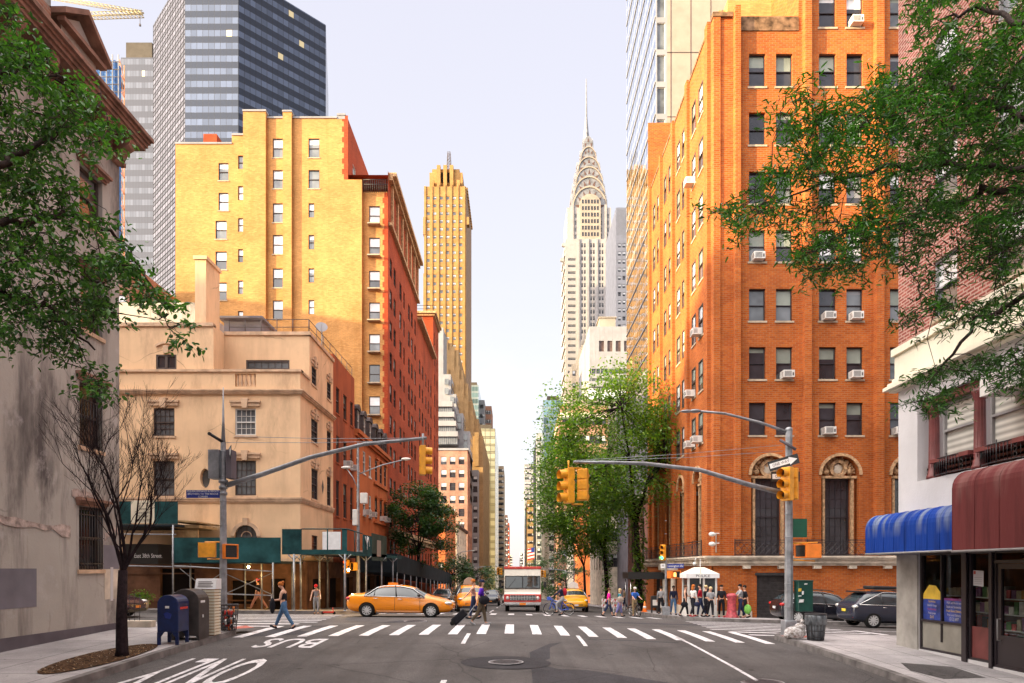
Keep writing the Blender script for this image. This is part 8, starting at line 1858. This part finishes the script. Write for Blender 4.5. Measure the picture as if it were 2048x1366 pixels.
person('man in black shirt, red cap and pink trousers striding under the sidewalk shed', -13.6, 36.3, PI, 1.72, 'cloth_black', 'cloth_salmon', 'hair_dark', legs=((32, 10), (-30, 6)), arms=((5, 10, 5), (-12, 12, 5)), cap='cap_red', skin='skin', shoe='cloth_khaki', dz=.15)
person('boy in red cap, grey vest and striped track trousers at the far kerb', -9.65, 33.3, -PI / 2 + .2, 1.5, 'cloth_grey', 'cloth_grey', 'hair_brown', legs=((6, 8), (-6, 6)), arms=((18, 40, 14), (12, 30, 16)), sleeve=0, lean=12, head=20, cap='cap_red')
r_ = thing('kick_scooter', 'small red kick scooter standing behind the boy in the red cap', 'scooter', (-9.1, 33.3, G(-9.1, 33.3) + .02)); m_ = MB(); z = G(-9.1, 33.3); m_.box(-9.3, 33.2, z + .08, -8.8, 33.4, z + .14); m_.build('deck', 'sign_red', r_); m_ = MB(); m_.tube([(-8.82, 33.3, z + .1), (-8.85, 33.3, z + .35)], .02, 6); m_.build('stem', 'sign_red', r_)
for dx in (-.28, .28): m_ = MB(); m_.lathe([(.07, -.02), (.07, .02)], (-9.05 + dx, 33.3, z + .07), 12, axis=1); m_.build('wheel', 'tyre', r_)
_, j = person('woman in navy cap and purple shirt pulling a trolley over the crossing', -1.2, 24.9, 0, 1.66, 'cloth_purple', 'cloth_brown', 'hair_brown', legs=((16, 8), (-16, 22)), arms=((8, 10, 6), (-22, 6, 6)), cap='cloth_navy', long=.8, fat=1.1, shoe='cloth_grey')
bag('handbag', "black shoulder bag on the purple shirted woman's hip", 'handbag', j['hip'] + Vector((.12, -.2, .05)), (.2, .1, .17), 'cloth_black', [j['hip'] + Vector((.2, -.2, .15)), j['chest'] + Vector((0, -.14, .1)), j['hip'] + Vector((0, -.2, .15))])
hx = j['hR']; gx, gy = -2.1, 24.75; g_ = G(gx, gy); r_ = thing('shopping_trolley', 'black two wheeled shopping trolley dragged on the crossing', 'shopping trolley', (gx, gy, g_)); T = Matrix.Translation((gx - .12, gy, g_ + .08)) @ Matrix.Rotation(R(48), 4, 'Y')
m_ = MB(); m_.box(-.14, -.17, .02, .14, .17, .62); m_.v = [tuple(T @ Vector(v)) for v in m_.v]; m_.build('bag', 'cloth_black', r_, bevel=.05); m_ = MB()
for sy in (-.18, .18): m_.lathe([(.085, -.015), (.085, .015)], (gx - .12, gy + sy, g_ + .085), 14, axis=1)
m_.build('wheel_pair', 'tyre', r_); m_ = MB()
for sy in (-.13, .13): m_.tube([T @ Vector((.15, sy, .0)), T @ Vector((.15, sy, .6)), (hx[0] - .05, hx[1] + sy * .3, hx[2] - .03)], .011, 5)
m_.build('handle', 'galvanised', r_)
person('person in pale top reaching out beside the purple shirted woman', -1.75, 29.5, PI, 1.72, 'cloth_salmon', 'cloth_denim_dark', 'hair_red', arms=((35, 10, 20), (5, 10, 6)), sleeve=0)
_, j = person('man in navy jacket riding the blue hire bicycle', 2.65, 37.0, PI, 1.78, 'cloth_navy', 'cloth_grey', 'hair_red', legs=((55, 60), (25, 45)), arms=((48, 14, 5), (44, 16, 5)), sleeve=.95, lean=14, seat=.93)
bag('backpack', 'dark red backpack on the back of the cyclist in the navy jacket', 'backpack', j['chest'] + Vector((.2, 0, -.02)), (.12, .15, .22), 'cloth_red')
person('woman in bright pink top and dark cropped trousers walking right', 5.3, 38.2, 0, 1.62, 'cloth_pink', 'cloth_denim_dark', 'hair_brown', legs=((20, 6), (-22, 14)), fat=1.12, short=1.6)
_, j = person('blonde woman in teal top and lilac trousers beside the pink one', 5.88, 38.0, 0, 1.58, 'cloth_teal', 'cloth_lilac', 'hair_blond', legs=((14, 6), (-16, 10)), fat=1.25, long=.8, short=1.7)
bag('handbag', 'pale shoulder bag carried by the blonde woman in teal', 'handbag', j['hip'] + Vector((0, -.26, .16)), (.2, .09, .16), 'tan_panel', [j['hip'] + Vector((.1, -.26, .25)), j['sR'] + Vector((0, -.03, .06)), j['hip'] + Vector((-.1, -.26, .25))])
person('man in blue shirt and white cap straddling a black bicycle', 7.02, 39.8, -PI / 2 + .25, 1.72, 'cloth_blue', 'cloth_khaki', 'hair_brown', legs=((8, 8), (10, 10)), arms=((40, 30, 8), (40, 30, 8)), cap='cloth_white', lean=6)
gp = dict(group='people waiting at the far right corner')
def wp(lab, px, d, rz, h, *a, **k): return person(lab, X_(px, d), d, rz, h, *a, dz=.15, **k, **gp)
wp('person in pale grey hooded jacket half hidden by the signal post', 1322, 41.5, PI / 2, 1.7, 'cloth_grey', 'cloth_black', 'hair_dark', sleeve=.95)
wp('dark haired person in navy jacket and light jeans left of the group', 1347, 40, -PI / 2, 1.72, 'cloth_navy', 'cloth_denim', 'hair_dark', sleeve=.95, skin='skin_dark')
_, j = wp('woman in all black with folded arm holding a black handbag', 1370, 36.4, -.4, 1.68, 'cloth_black', 'cloth_black', 'hair_brown', arms=((20, 80, 6), (4, 10, 8)), sleeve=0)
bag('handbag', 'black handbag of the woman in all black', 'handbag', j['hR'] + Vector((-.12, -.05, -.1)), (.2, .08, .15), 'cloth_black')
_, j = wp('orange haired woman in white top with black shoulder bag', 1386, 36.0, .5, 1.7, 'cloth_white', 'cloth_black', 'hair_red', arms=((30, 100, 6), (6, 20, 6)), sleeve=.95, long=1.1, shoe='cloth_red')
bag('handbag', 'small dark bag hanging from the orange haired woman', 'handbag', j['hR'] + Vector((-.08, -.06, -.12)), (.17, .08, .13), 'cloth_navy')
wp('man in dark red shirt and grey jeans reaching forward', 1401, 36.5, 2.7, 1.76, 'cloth_red', 'cloth_denim_dark', 'hair_dark', arms=((15, 60, 6), (12, 50, 6)), sleeve=.8)
wp('blonde woman in black eating behind the woman in grey', 1411, 36.5, .2, 1.7, 'cloth_black', 'cloth_black', 'hair_blond', arms=((45, 110, 6), (20, 70, 6)))
_, j = wp('woman in light grey top, sunglasses and black trousers facing the road', 1421, 35.6, -PI / 2, 1.6, 'cloth_grey', 'cloth_black', 'hair_blond', fat=1.12, arms=((4, 12, 10), (20, 70, 8)))
wp('man in open black suit jacket and teal shirt next to the red pillar', 1443, 36.3, -PI / 2 - .2, 1.74, 'cloth_black', 'cloth_black', 'hair_dark', sleeve=.95, arms=((10, 60, 10), (10, 60, 10)), shoe='cloth_red')
_, j = wp('man in grey tee and dark jeans facing the red pillar', 1481, 36.1, PI, 1.80, 'cloth_grey', 'cloth_denim_dark', 'hair_dark', arms=((40, 55, 6), (38, 60, 6)), shoe='cloth_salmon', fat=1.08)
_, j = wp('dark dressed person just behind the man in grey tee', 1490, 37.2, PI, 1.78, 'cloth_black', 'cloth_black', 'hair_dark', arms=((-15, 10, 10), (5, 10, 6)), sleeve=.5)
bag('carrier_bag', 'green and white carrier bag held at the right end of the group', 'carrier bag', Vector((X_(1494, 36.2), 36.1, G(12.4, 36) + .62)), (.2, .12, .26), 'bag_green')
for k, (x, y, tp, bt, lab) in enumerate(((8.9, 55, 'cloth_khaki', 'cloth_navy', 'distant walker in khaki behind the tree on the right pavement'), (9.6, 62, 'cloth_white', 'cloth_black', 'distant walker in white on the right pavement'), (-2.3, 100, 'cloth_black', 'cloth_black', 'dark figure crossing far down the avenue'), (-3.4, 100.5, 'cloth_red', 'cloth_navy', 'figure in red crossing far down the avenue'), (-5.2, 101, 'cloth_white', 'cloth_denim', 'figure in white crossing far down the avenue'), (-9.5, 58, 'cloth_blue', 'cloth_black', 'walker in blue beneath the long dark shed'))): person(lab, x, y, rnd.choice((0, PI)), 1.72, tp, bt, 'hair_dark', dz=.15 if abs(x) > 8 else 0)
# ---------------------------------------------------------------- trees
plain('bark', (.055, .040, .036), .95, .3, 9, bd=.02); plain('bark_dark', (.022, .014, .016), .9, .3, 9, bd=.02)
def leafmat(name, a, b_, tr=.35):
    m, t, b = nt(name, .38, 0, .5); g_ = nd(t, 'ShaderNodeNewGeometry'); c = ramp(t, g_.outputs['Random Per Island'], 0, 1, a, b_)
    c = mixc(t, 1, c, ramp(t, nz(t, coord(t), .7, 3), .3, .7, (.65,) * 3, (1.35,) * 3), 'MULTIPLY'); t.links.new(c, b.inputs['Base Color'])
    tl = nd(t, 'ShaderNodeBsdfTranslucent'); t.links.new(mixc(t, 1, c, (1.6, 1.9, .6), 'MULTIPLY'), tl.inputs[0]); mx = nd(t, 'ShaderNodeMixShader'); mx.inputs[0].default_value = tr; lk(t, b, 0, mx, 1); lk(t, tl, 0, mx, 2); lk(t, mx, 0, t.nodes['Material Output'], 0)
leafmat('leaf_elm', (.013, .06, .012), (.08, .20, .03), .28); leafmat('leaf_oak', (.009, .045, .009), (.055, .17, .018), .28); leafmat('leaf_street', (.03, .09, .014), (.14, .22, .02), .45); leafmat('leaf_far', (.014, .05, .014), (.045, .10, .02), .3)
def leaf(mb, p, L, w, rg, n=6, droop=.4):
    a = rg.uniform(0, 6.283); e = rg.gauss(-droop, .5); d = Vector((math.cos(a) * math.cos(e), math.sin(a) * math.cos(e), math.sin(e))); s_ = d.cross(Vector((rg.gauss(0, .5), rg.gauss(0, .5), 1))).normalized() * w * .5; u = s_.cross(d).normalized() * w * .25
    i = len(mb.v); q = p + d * L
    if n == 4: mb.v += [tuple(p), tuple(p + d * L * .5 + s_), tuple(q), tuple(p + d * L * .5 - s_)]; mb.f.append((i, i + 1, i + 2, i + 3)); mb.m.append(0)
    else:
        mb.v += [tuple(p), tuple(p + d * L * .3 + s_ + u), tuple(p + d * L * .7 + s_ * .8 + u), tuple(q), tuple(p + d * L * .7 - s_ * .8 + u), tuple(p + d * L * .3 - s_ + u)]; mb.f += [(i, i + 1, i + 2, i + 3), (i, i + 3, i + 4, i + 5)]; mb.m += [0, 0]
def inpoly(x, y, pg):
    c = False
    for (x0, y0), (x1, y1) in zip(pg, pg[1:] + pg[:1]):
        if (y0 > y) != (y1 > y) and x < (x1 - x0) * (y - y0) / (y1 - y0) + x0: c = not c
    return c
def near_tree(name, label, base, trunk_top, limbs, regions, seed, dr, nleaf, L, w, mat, droop, tw=.35, thick=.16, bark='bark'):
    """limbs: lists of points; regions: (outline, number of twigs) describing where the foliage hangs, at the limb distance"""
    rg = random.Random(seed); r_ = thing(name, label, 'tree', tuple(base)); m_ = MB(); base = Vector(base)
    m_.tube([base, base.lerp(trunk_top, .5) + Vector((.1, .1, 0)), trunk_top], [thick * 1.3, thick, thick * .85], 10); prt(m_, 'trunk', bark, r_)
    sk = []; m_ = MB()
    for lb in limbs:
        pts = [trunk_top] + [Vector(p) for p in lb]; n = len(pts); fine = []
        for a, c in zip(pts, pts[1:]):
            for k in range(6): q = a.lerp(c, k / 6) + Vector((rg.gauss(0, .04), rg.gauss(0, .04), rg.gauss(0, .04))); fine.append(q)
        fine.append(pts[-1]); rr = [thick * .40 * (1 - i / len(fine)) ** .9 + .010 for i in range(len(fine))]; m_.tube(fine, rr, 7); sk += [p for p in fine[6:]]
    lf = MB()
    for pg, nn in regions:
        x0, x1 = min(p[0] for p in pg), max(p[0] for p in pg); y0, y1 = min(p[1] for p in pg), max(p[1] for p in pg); k = 0
        while k < nn:
            px, py = rg.uniform(x0, x1), rg.uniform(y0, y1)
            if not inpoly(px, py, pg): continue
            k += 1; c = P(px, py, rg.uniform(*dr)); near = min(sk, key=lambda q: (q - c).length_squared)
            if noise.noise(c * 1.1 + Vector((seed, 0, 0))) < -.22: continue
            v_ = c - near; mid = near.lerp(c, .5) + Vector((rg.gauss(0, .08), rg.gauss(0, .08), .05 * v_.length))
            sk.append(c); sk.append(mid)
            m_.tube([near, mid, c], [.008, .006, .004], 4, cap=False)
            dd = Vector((v_.x + rg.gauss(0, .6), v_.y + rg.gauss(0, .6), -.25 + rg.gauss(0, .3))).normalized() * tw; m_.tube([c, c + dd * .5, c + dd + Vector((0, 0, -.06))], [.004, .003, .002], 3, cap=False)
            for q in range(nleaf): p = c + dd * rg.random() + Vector((rg.gauss(0, .055), rg.gauss(0, .055), rg.gauss(0, .055))); leaf(lf, p, L * rg.uniform(.7, 1.25), w * rg.uniform(.8, 1.2), rg, 6, droop)
    prt(m_, 'branches', bark, r_); tag(prt(lf, 'leaves', mat, r_), kind='stuff'); return r_
gx = -9.4
near_tree('street_tree', 'leafy street tree whose drooping branches hang in front of the grey stucco house', (gx, 7.6, G(gx, 7.6) + .15), Vector((gx - .05, 7.8, 4.2)),
    [[P(-150, 420, 8.6), P(0, 330, 9.6), P(120, 260, 10.4), P(200, 210, 10.9)], [P(-120, 520, 8.8), P(20, 440, 9.8), P(140, 430, 10.6), P(235, 470, 11.2), P(330, 610, 11.4)], [P(-150, 560, 8.8), P(10, 580, 9.8), P(100, 620, 10.2), P(190, 700, 10.6)], [P(-200, 250, 8.6), P(-20, 150, 9.8), P(60, 130, 10.2), P(130, 170, 10.6)], [P(-200, 90, 8.8), P(-60, 0, 9.6), P(20, -20, 10)]],
    [([(-60, 90), (60, 80), (110, 110), (150, 170), (190, 160), (235, 230), (220, 300), (150, 300), (130, 240), (100, 330), (170, 380), (215, 420), (245, 480), (280, 520), (240, 560), (150, 540), (100, 560), (30, 520), (-60, 560)], 520), ([(-60, 0), (35, -10), (45, 40), (15, 60), (-60, 40)], 22),
     ([(-30, 540), (110, 570), (215, 560), (235, 660), (190, 640), (160, 700), (130, 745), (110, 690), (40, 690), (-30, 700)], 190), ([(150, 690), (205, 740), (215, 770), (190, 790), (160, 740)], 22), ([(220, 500), (300, 560), (385, 680), (350, 690), (300, 610), (235, 560)], 46)], 11, (9.3, 11.3), 15, .10, .046, 'leaf_elm', .45, bark='bark')
gx = 9.0
near_tree('willow_oak', 'willow leaved tree whose branches reach in from the right in front of the brick', (gx, 8.2, G(gx, 8.2) + .15), Vector((gx, 8.3, 4.6)),
    [[P(2200, 420, 9.2), P(2048, 340, 10), P(1900, 325, 10.8), P(1700, 345, 11.6), P(1560, 400, 12)], [P(2200, 300, 9.2), P(2040, 230, 10), P(1930, 190, 10.8), P(1840, 150, 11.4), P(1720, 230, 12)], [P(2200, 480, 9.2), P(2048, 370, 10.2), P(1900, 400, 11), P(1740, 470, 11.6), P(1640, 540, 12)], [P(2180, 560, 9), P(2048, 590, 9.8), P(1950, 640, 10.4), P(1860, 770, 11)], [P(2200, 150, 9.2), P(2080, 60, 10), P(1960, 20, 11), P(1880, 40, 11.4)]],
    [([(2100, -30), (1830, -30), (1835, 50), (1790, 120), (1730, 170), (1640, 210), (1620, 260), (1560, 270), (1530, 340), (1490, 385), (1470, 440), (1540, 470), (1600, 450), (1600, 520), (1640, 570), (1740, 540), (1790, 480), (1800, 560), (1860, 570), (1930, 500), (1990, 560), (2100, 480)], 1000), ([(1600, 150), (1640, 210), (1560, 300), (1530, 280)], 18), ([(1430, 400), (1490, 400), (1480, 460), (1440, 440)], 7),
     ([(1800, 620), (1850, 590), (1960, 600), (2100, 570), (2100, 660), (1960, 650), (1900, 640), (1820, 650)], 70), ([(2100, 680), (2000, 700), (1900, 730), (1830, 740), (1830, 760), (1930, 750), (2100, 740)], 60), ([(1810, 830), (1840, 790), (1900, 770), (1930, 780), (1860, 830), (1820, 845)], 16), ([(2000, 740), (2100, 740), (2100, 790), (2020, 780)], 14)], 23, (9.6, 12.2), 32, .125, .026, 'leaf_oak', .15, tw=.42)
def far_tree(label, x, y, ht, cr, cz_, n, L, mat, seed, lean=0, trunk=.16, group='street trees along the avenue', forks=5, ivy=0, clumps=46, name='street_tree', sq=1.0):
    """crown of leaf clumps round a forked trunk; cr = (rx, ry, rz)"""
    rg = random.Random(seed); g_ = G(x, y) + .15; r_ = thing(name, label, 'tree', (x, y, g_), 0, group); m_ = MB(); cc = Vector((x + lean, y, cz_)); fork = Vector((x + lean * .15, y, g_ + ht))
    m_.tube([(x, y, g_ - .1), (x + lean * .05, y + .1, g_ + ht * .5), fork], [trunk * 1.3, trunk, trunk * .85], 8); prt(m_, 'trunk', 'bark_dark', r_); m_ = MB(); ends = []
    for k in range(forks):
        a = 2 * math.pi * k / forks + rg.random(); e = cc + Vector((cr[0] * .75 * math.cos(a), cr[1] * .75 * math.sin(a), cr[2] * rg.uniform(-.3, .6))); mid = fork.lerp(e, .45) + Vector((0, 0, cr[2] * .2)); m_.tube([fork, mid, e], [trunk * .55, trunk * .35, .03], 6); ends += [mid, e, fork.lerp(mid, .5)]
    lf = MB(); per = n // clumps
    for k in range(clumps):
        while True:
            v_ = Vector((rg.uniform(-1, 1), rg.uniform(-1, 1), rg.uniform(-1, 1)))
            if .2 < v_.length < 1: break
        f = v_.length ** -.35 if v_.length > .3 else 1; v_ *= f * (.85 + .3 * rg.random()); c = cc + Vector((v_.x * cr[0], v_.y * cr[1], v_.z * cr[2])); nr_ = min(ends, key=lambda q: (q - c).length); m_.tube([nr_, nr_.lerp(c, .5) + Vector((0, 0, .15)), c], [.04, .025, .01], 4, cap=False)
        R_ = rg.uniform(.55, 1.25) * min(cr) * .30 * sq; fl = rg.uniform(.45, .7)
        for q in range(int(per * rg.uniform(.6, 1.4))):
            t_ = Vector((rg.gauss(0, 1), rg.gauss(0, 1), rg.gauss(0, 1))).normalized() * rg.random() ** .45; t_.z *= fl * 1.2; leaf(lf, c + t_ * R_ * 1.15, L * rg.uniform(.7, 1.3), L * .6, rg, 4, .2)
    for k in range(ivy): a, z = rg.uniform(0, 6.28), rg.random() ** 1.2; rr = trunk + rg.uniform(.0, .38) * (1 if int(z * 9) % 3 else .35); leaf(lf, Vector((x + lean * .1 * z + rr * math.cos(a), y + rr * math.sin(a), g_ + .6 + z * (ht + 1.5))), L, L * .6, rg, 4, .3)
    prt(m_, 'branches', 'bark_dark', r_); tag(prt(lf, 'leaves', mat, r_), kind='stuff'); return r_
far_tree('big ivy clad street tree in front of the orange brick block with sunlit top', 9.3, 50.5, 6.5, (5.0, 5.2, 5.4), 10.8, 25000, .25, 'leaf_street', 4, lean=-1.9, trunk=.24, ivy=1200, clumps=170, sq=1.15)
far_tree('tall dark leaved street tree left of the ivy clad one', 9.1, 66, 5.5, (4.9, 4.6, 5.4), 9.0, 19000, .28, 'leaf_street', 5, lean=-2.6, trunk=.2, ivy=500, clumps=120, sq=1.15)
far_tree('street tree further along the right kerb behind the two big trees', 9.2, 88, 5, (4.5, 4.5, 4.6), 6.5, 5000, .3, 'leaf_far', 6, lean=-1.2, clumps=50)
far_tree('small street tree to the right of the truck at the next crossing', 8.8, 112, 3.5, (5.0, 4.5, 3.6), .6, 4500, .32, 'leaf_far', 7, lean=-2, clumps=50)
far_tree('street tree rising over the long dark shed behind the sedan taxi', -9.2, 65, 5, (3.2, 3.3, 3.6), 6.6, 13000, .25, 'leaf_far', 8, lean=.4, trunk=.13, clumps=70)
far_tree('bushy street tree past the dark shed at the next crossing on the left', -9.1, 97, 3.6, (4.8, 4.5, 3.2), 1.0, 5000, .3, 'leaf_far', 9, lean=1.2, clumps=50)
far_tree('low street tree behind the far left signal pole', -9.2, 125, 3.6, (4.6, 4.5, 3.6), -.6, 4000, .34, 'leaf_far', 10, lean=2.4, clumps=45)
# leafless tree in its soil pit
rg = random.Random(16); x, y = -8.93, 15.55; g_ = G(x, y) + .16
r_ = thing('bare_tree', 'leafless young tree with dark forked trunk in a soil pit', 'tree', (x, y, g_)); m_ = MB(); tw = MB()
m_.tube([(x, y, g_ - .05), (x, y, g_ + .12), (x - .01, y, g_ + .9), (x + .02, y, g_ + 1.95)], [.165, .13, .115, .095], 10); prt(m_, 'trunk', 'bark_dark', r_)
m_ = MB()
def grow(p, d, L, r, lv):
    n = 4; pts = [p]; dd = d.copy()
    for k in range(n): dd = (dd + Vector((rg.gauss(0, .10), rg.gauss(0, .10), .07 + rg.gauss(0, .06)))).normalized(); pts.append(pts[-1] + dd * L / n)
    m_.tube(pts, [r * (1 - .42 * k / n) for k in range(n + 1)], 7 if r > .02 else 4, cap=False)
    if lv == 0: return
    for k in range(3 if lv > 1 else 4):
        i = rg.choice((2, 3, 4)) if k else 4; a = rg.uniform(0, 6.28); sp = rg.uniform(.25, .62); q = (dd + Vector((math.cos(a), math.sin(a), 0)) * sp).normalized(); grow(pts[i], q, L * rg.uniform(.62, .82), max(.0028, r * (.62 if k == 0 else .42)), lv - 1)
top = Vector((x + .02, y, g_ + 1.9))
for (a, e, L, r) in ((2.9, 1.25, 1.0, .035), (3.3, 1.48, 1.3, .045), (.1, 1.38, 1.4, .045), (.4, 1.05, 1.25, .045), (5.6, 1.2, 1.15, .035), (.9, 1.25, 1.2, .035)): grow(top, Vector((math.cos(a) * math.cos(e), math.sin(a) * math.cos(e), math.sin(e))), L, r, 5)
prt(m_, 'branches', 'bark_dark', r_)
r_ = thing('planter_plant', 'small bright green shrub by the dark doorway behind the parked car', 'shrub', (X_(285, 34.5), 34.5, G(-18, 34.5))); lf = MB(); c = Vector((X_(285, 34.5), 34.5, Z_(1192, 34.5)))
for k in range(500): leaf(lf, c + Vector((rg.gauss(0, .28), rg.gauss(0, .2), rg.gauss(0, .13))), .12, .06, rg, 4, .1)
tag(prt(lf, 'leaves', 'leaf_street', r_), kind='stuff'); m_ = MB(); m_.lathe([(.25, G(-18, 34.5) + .15), (.32, c[2] - .15)], (c[0], c[1], 0), 12); prt(m_, 'pot', 'stone', r_)
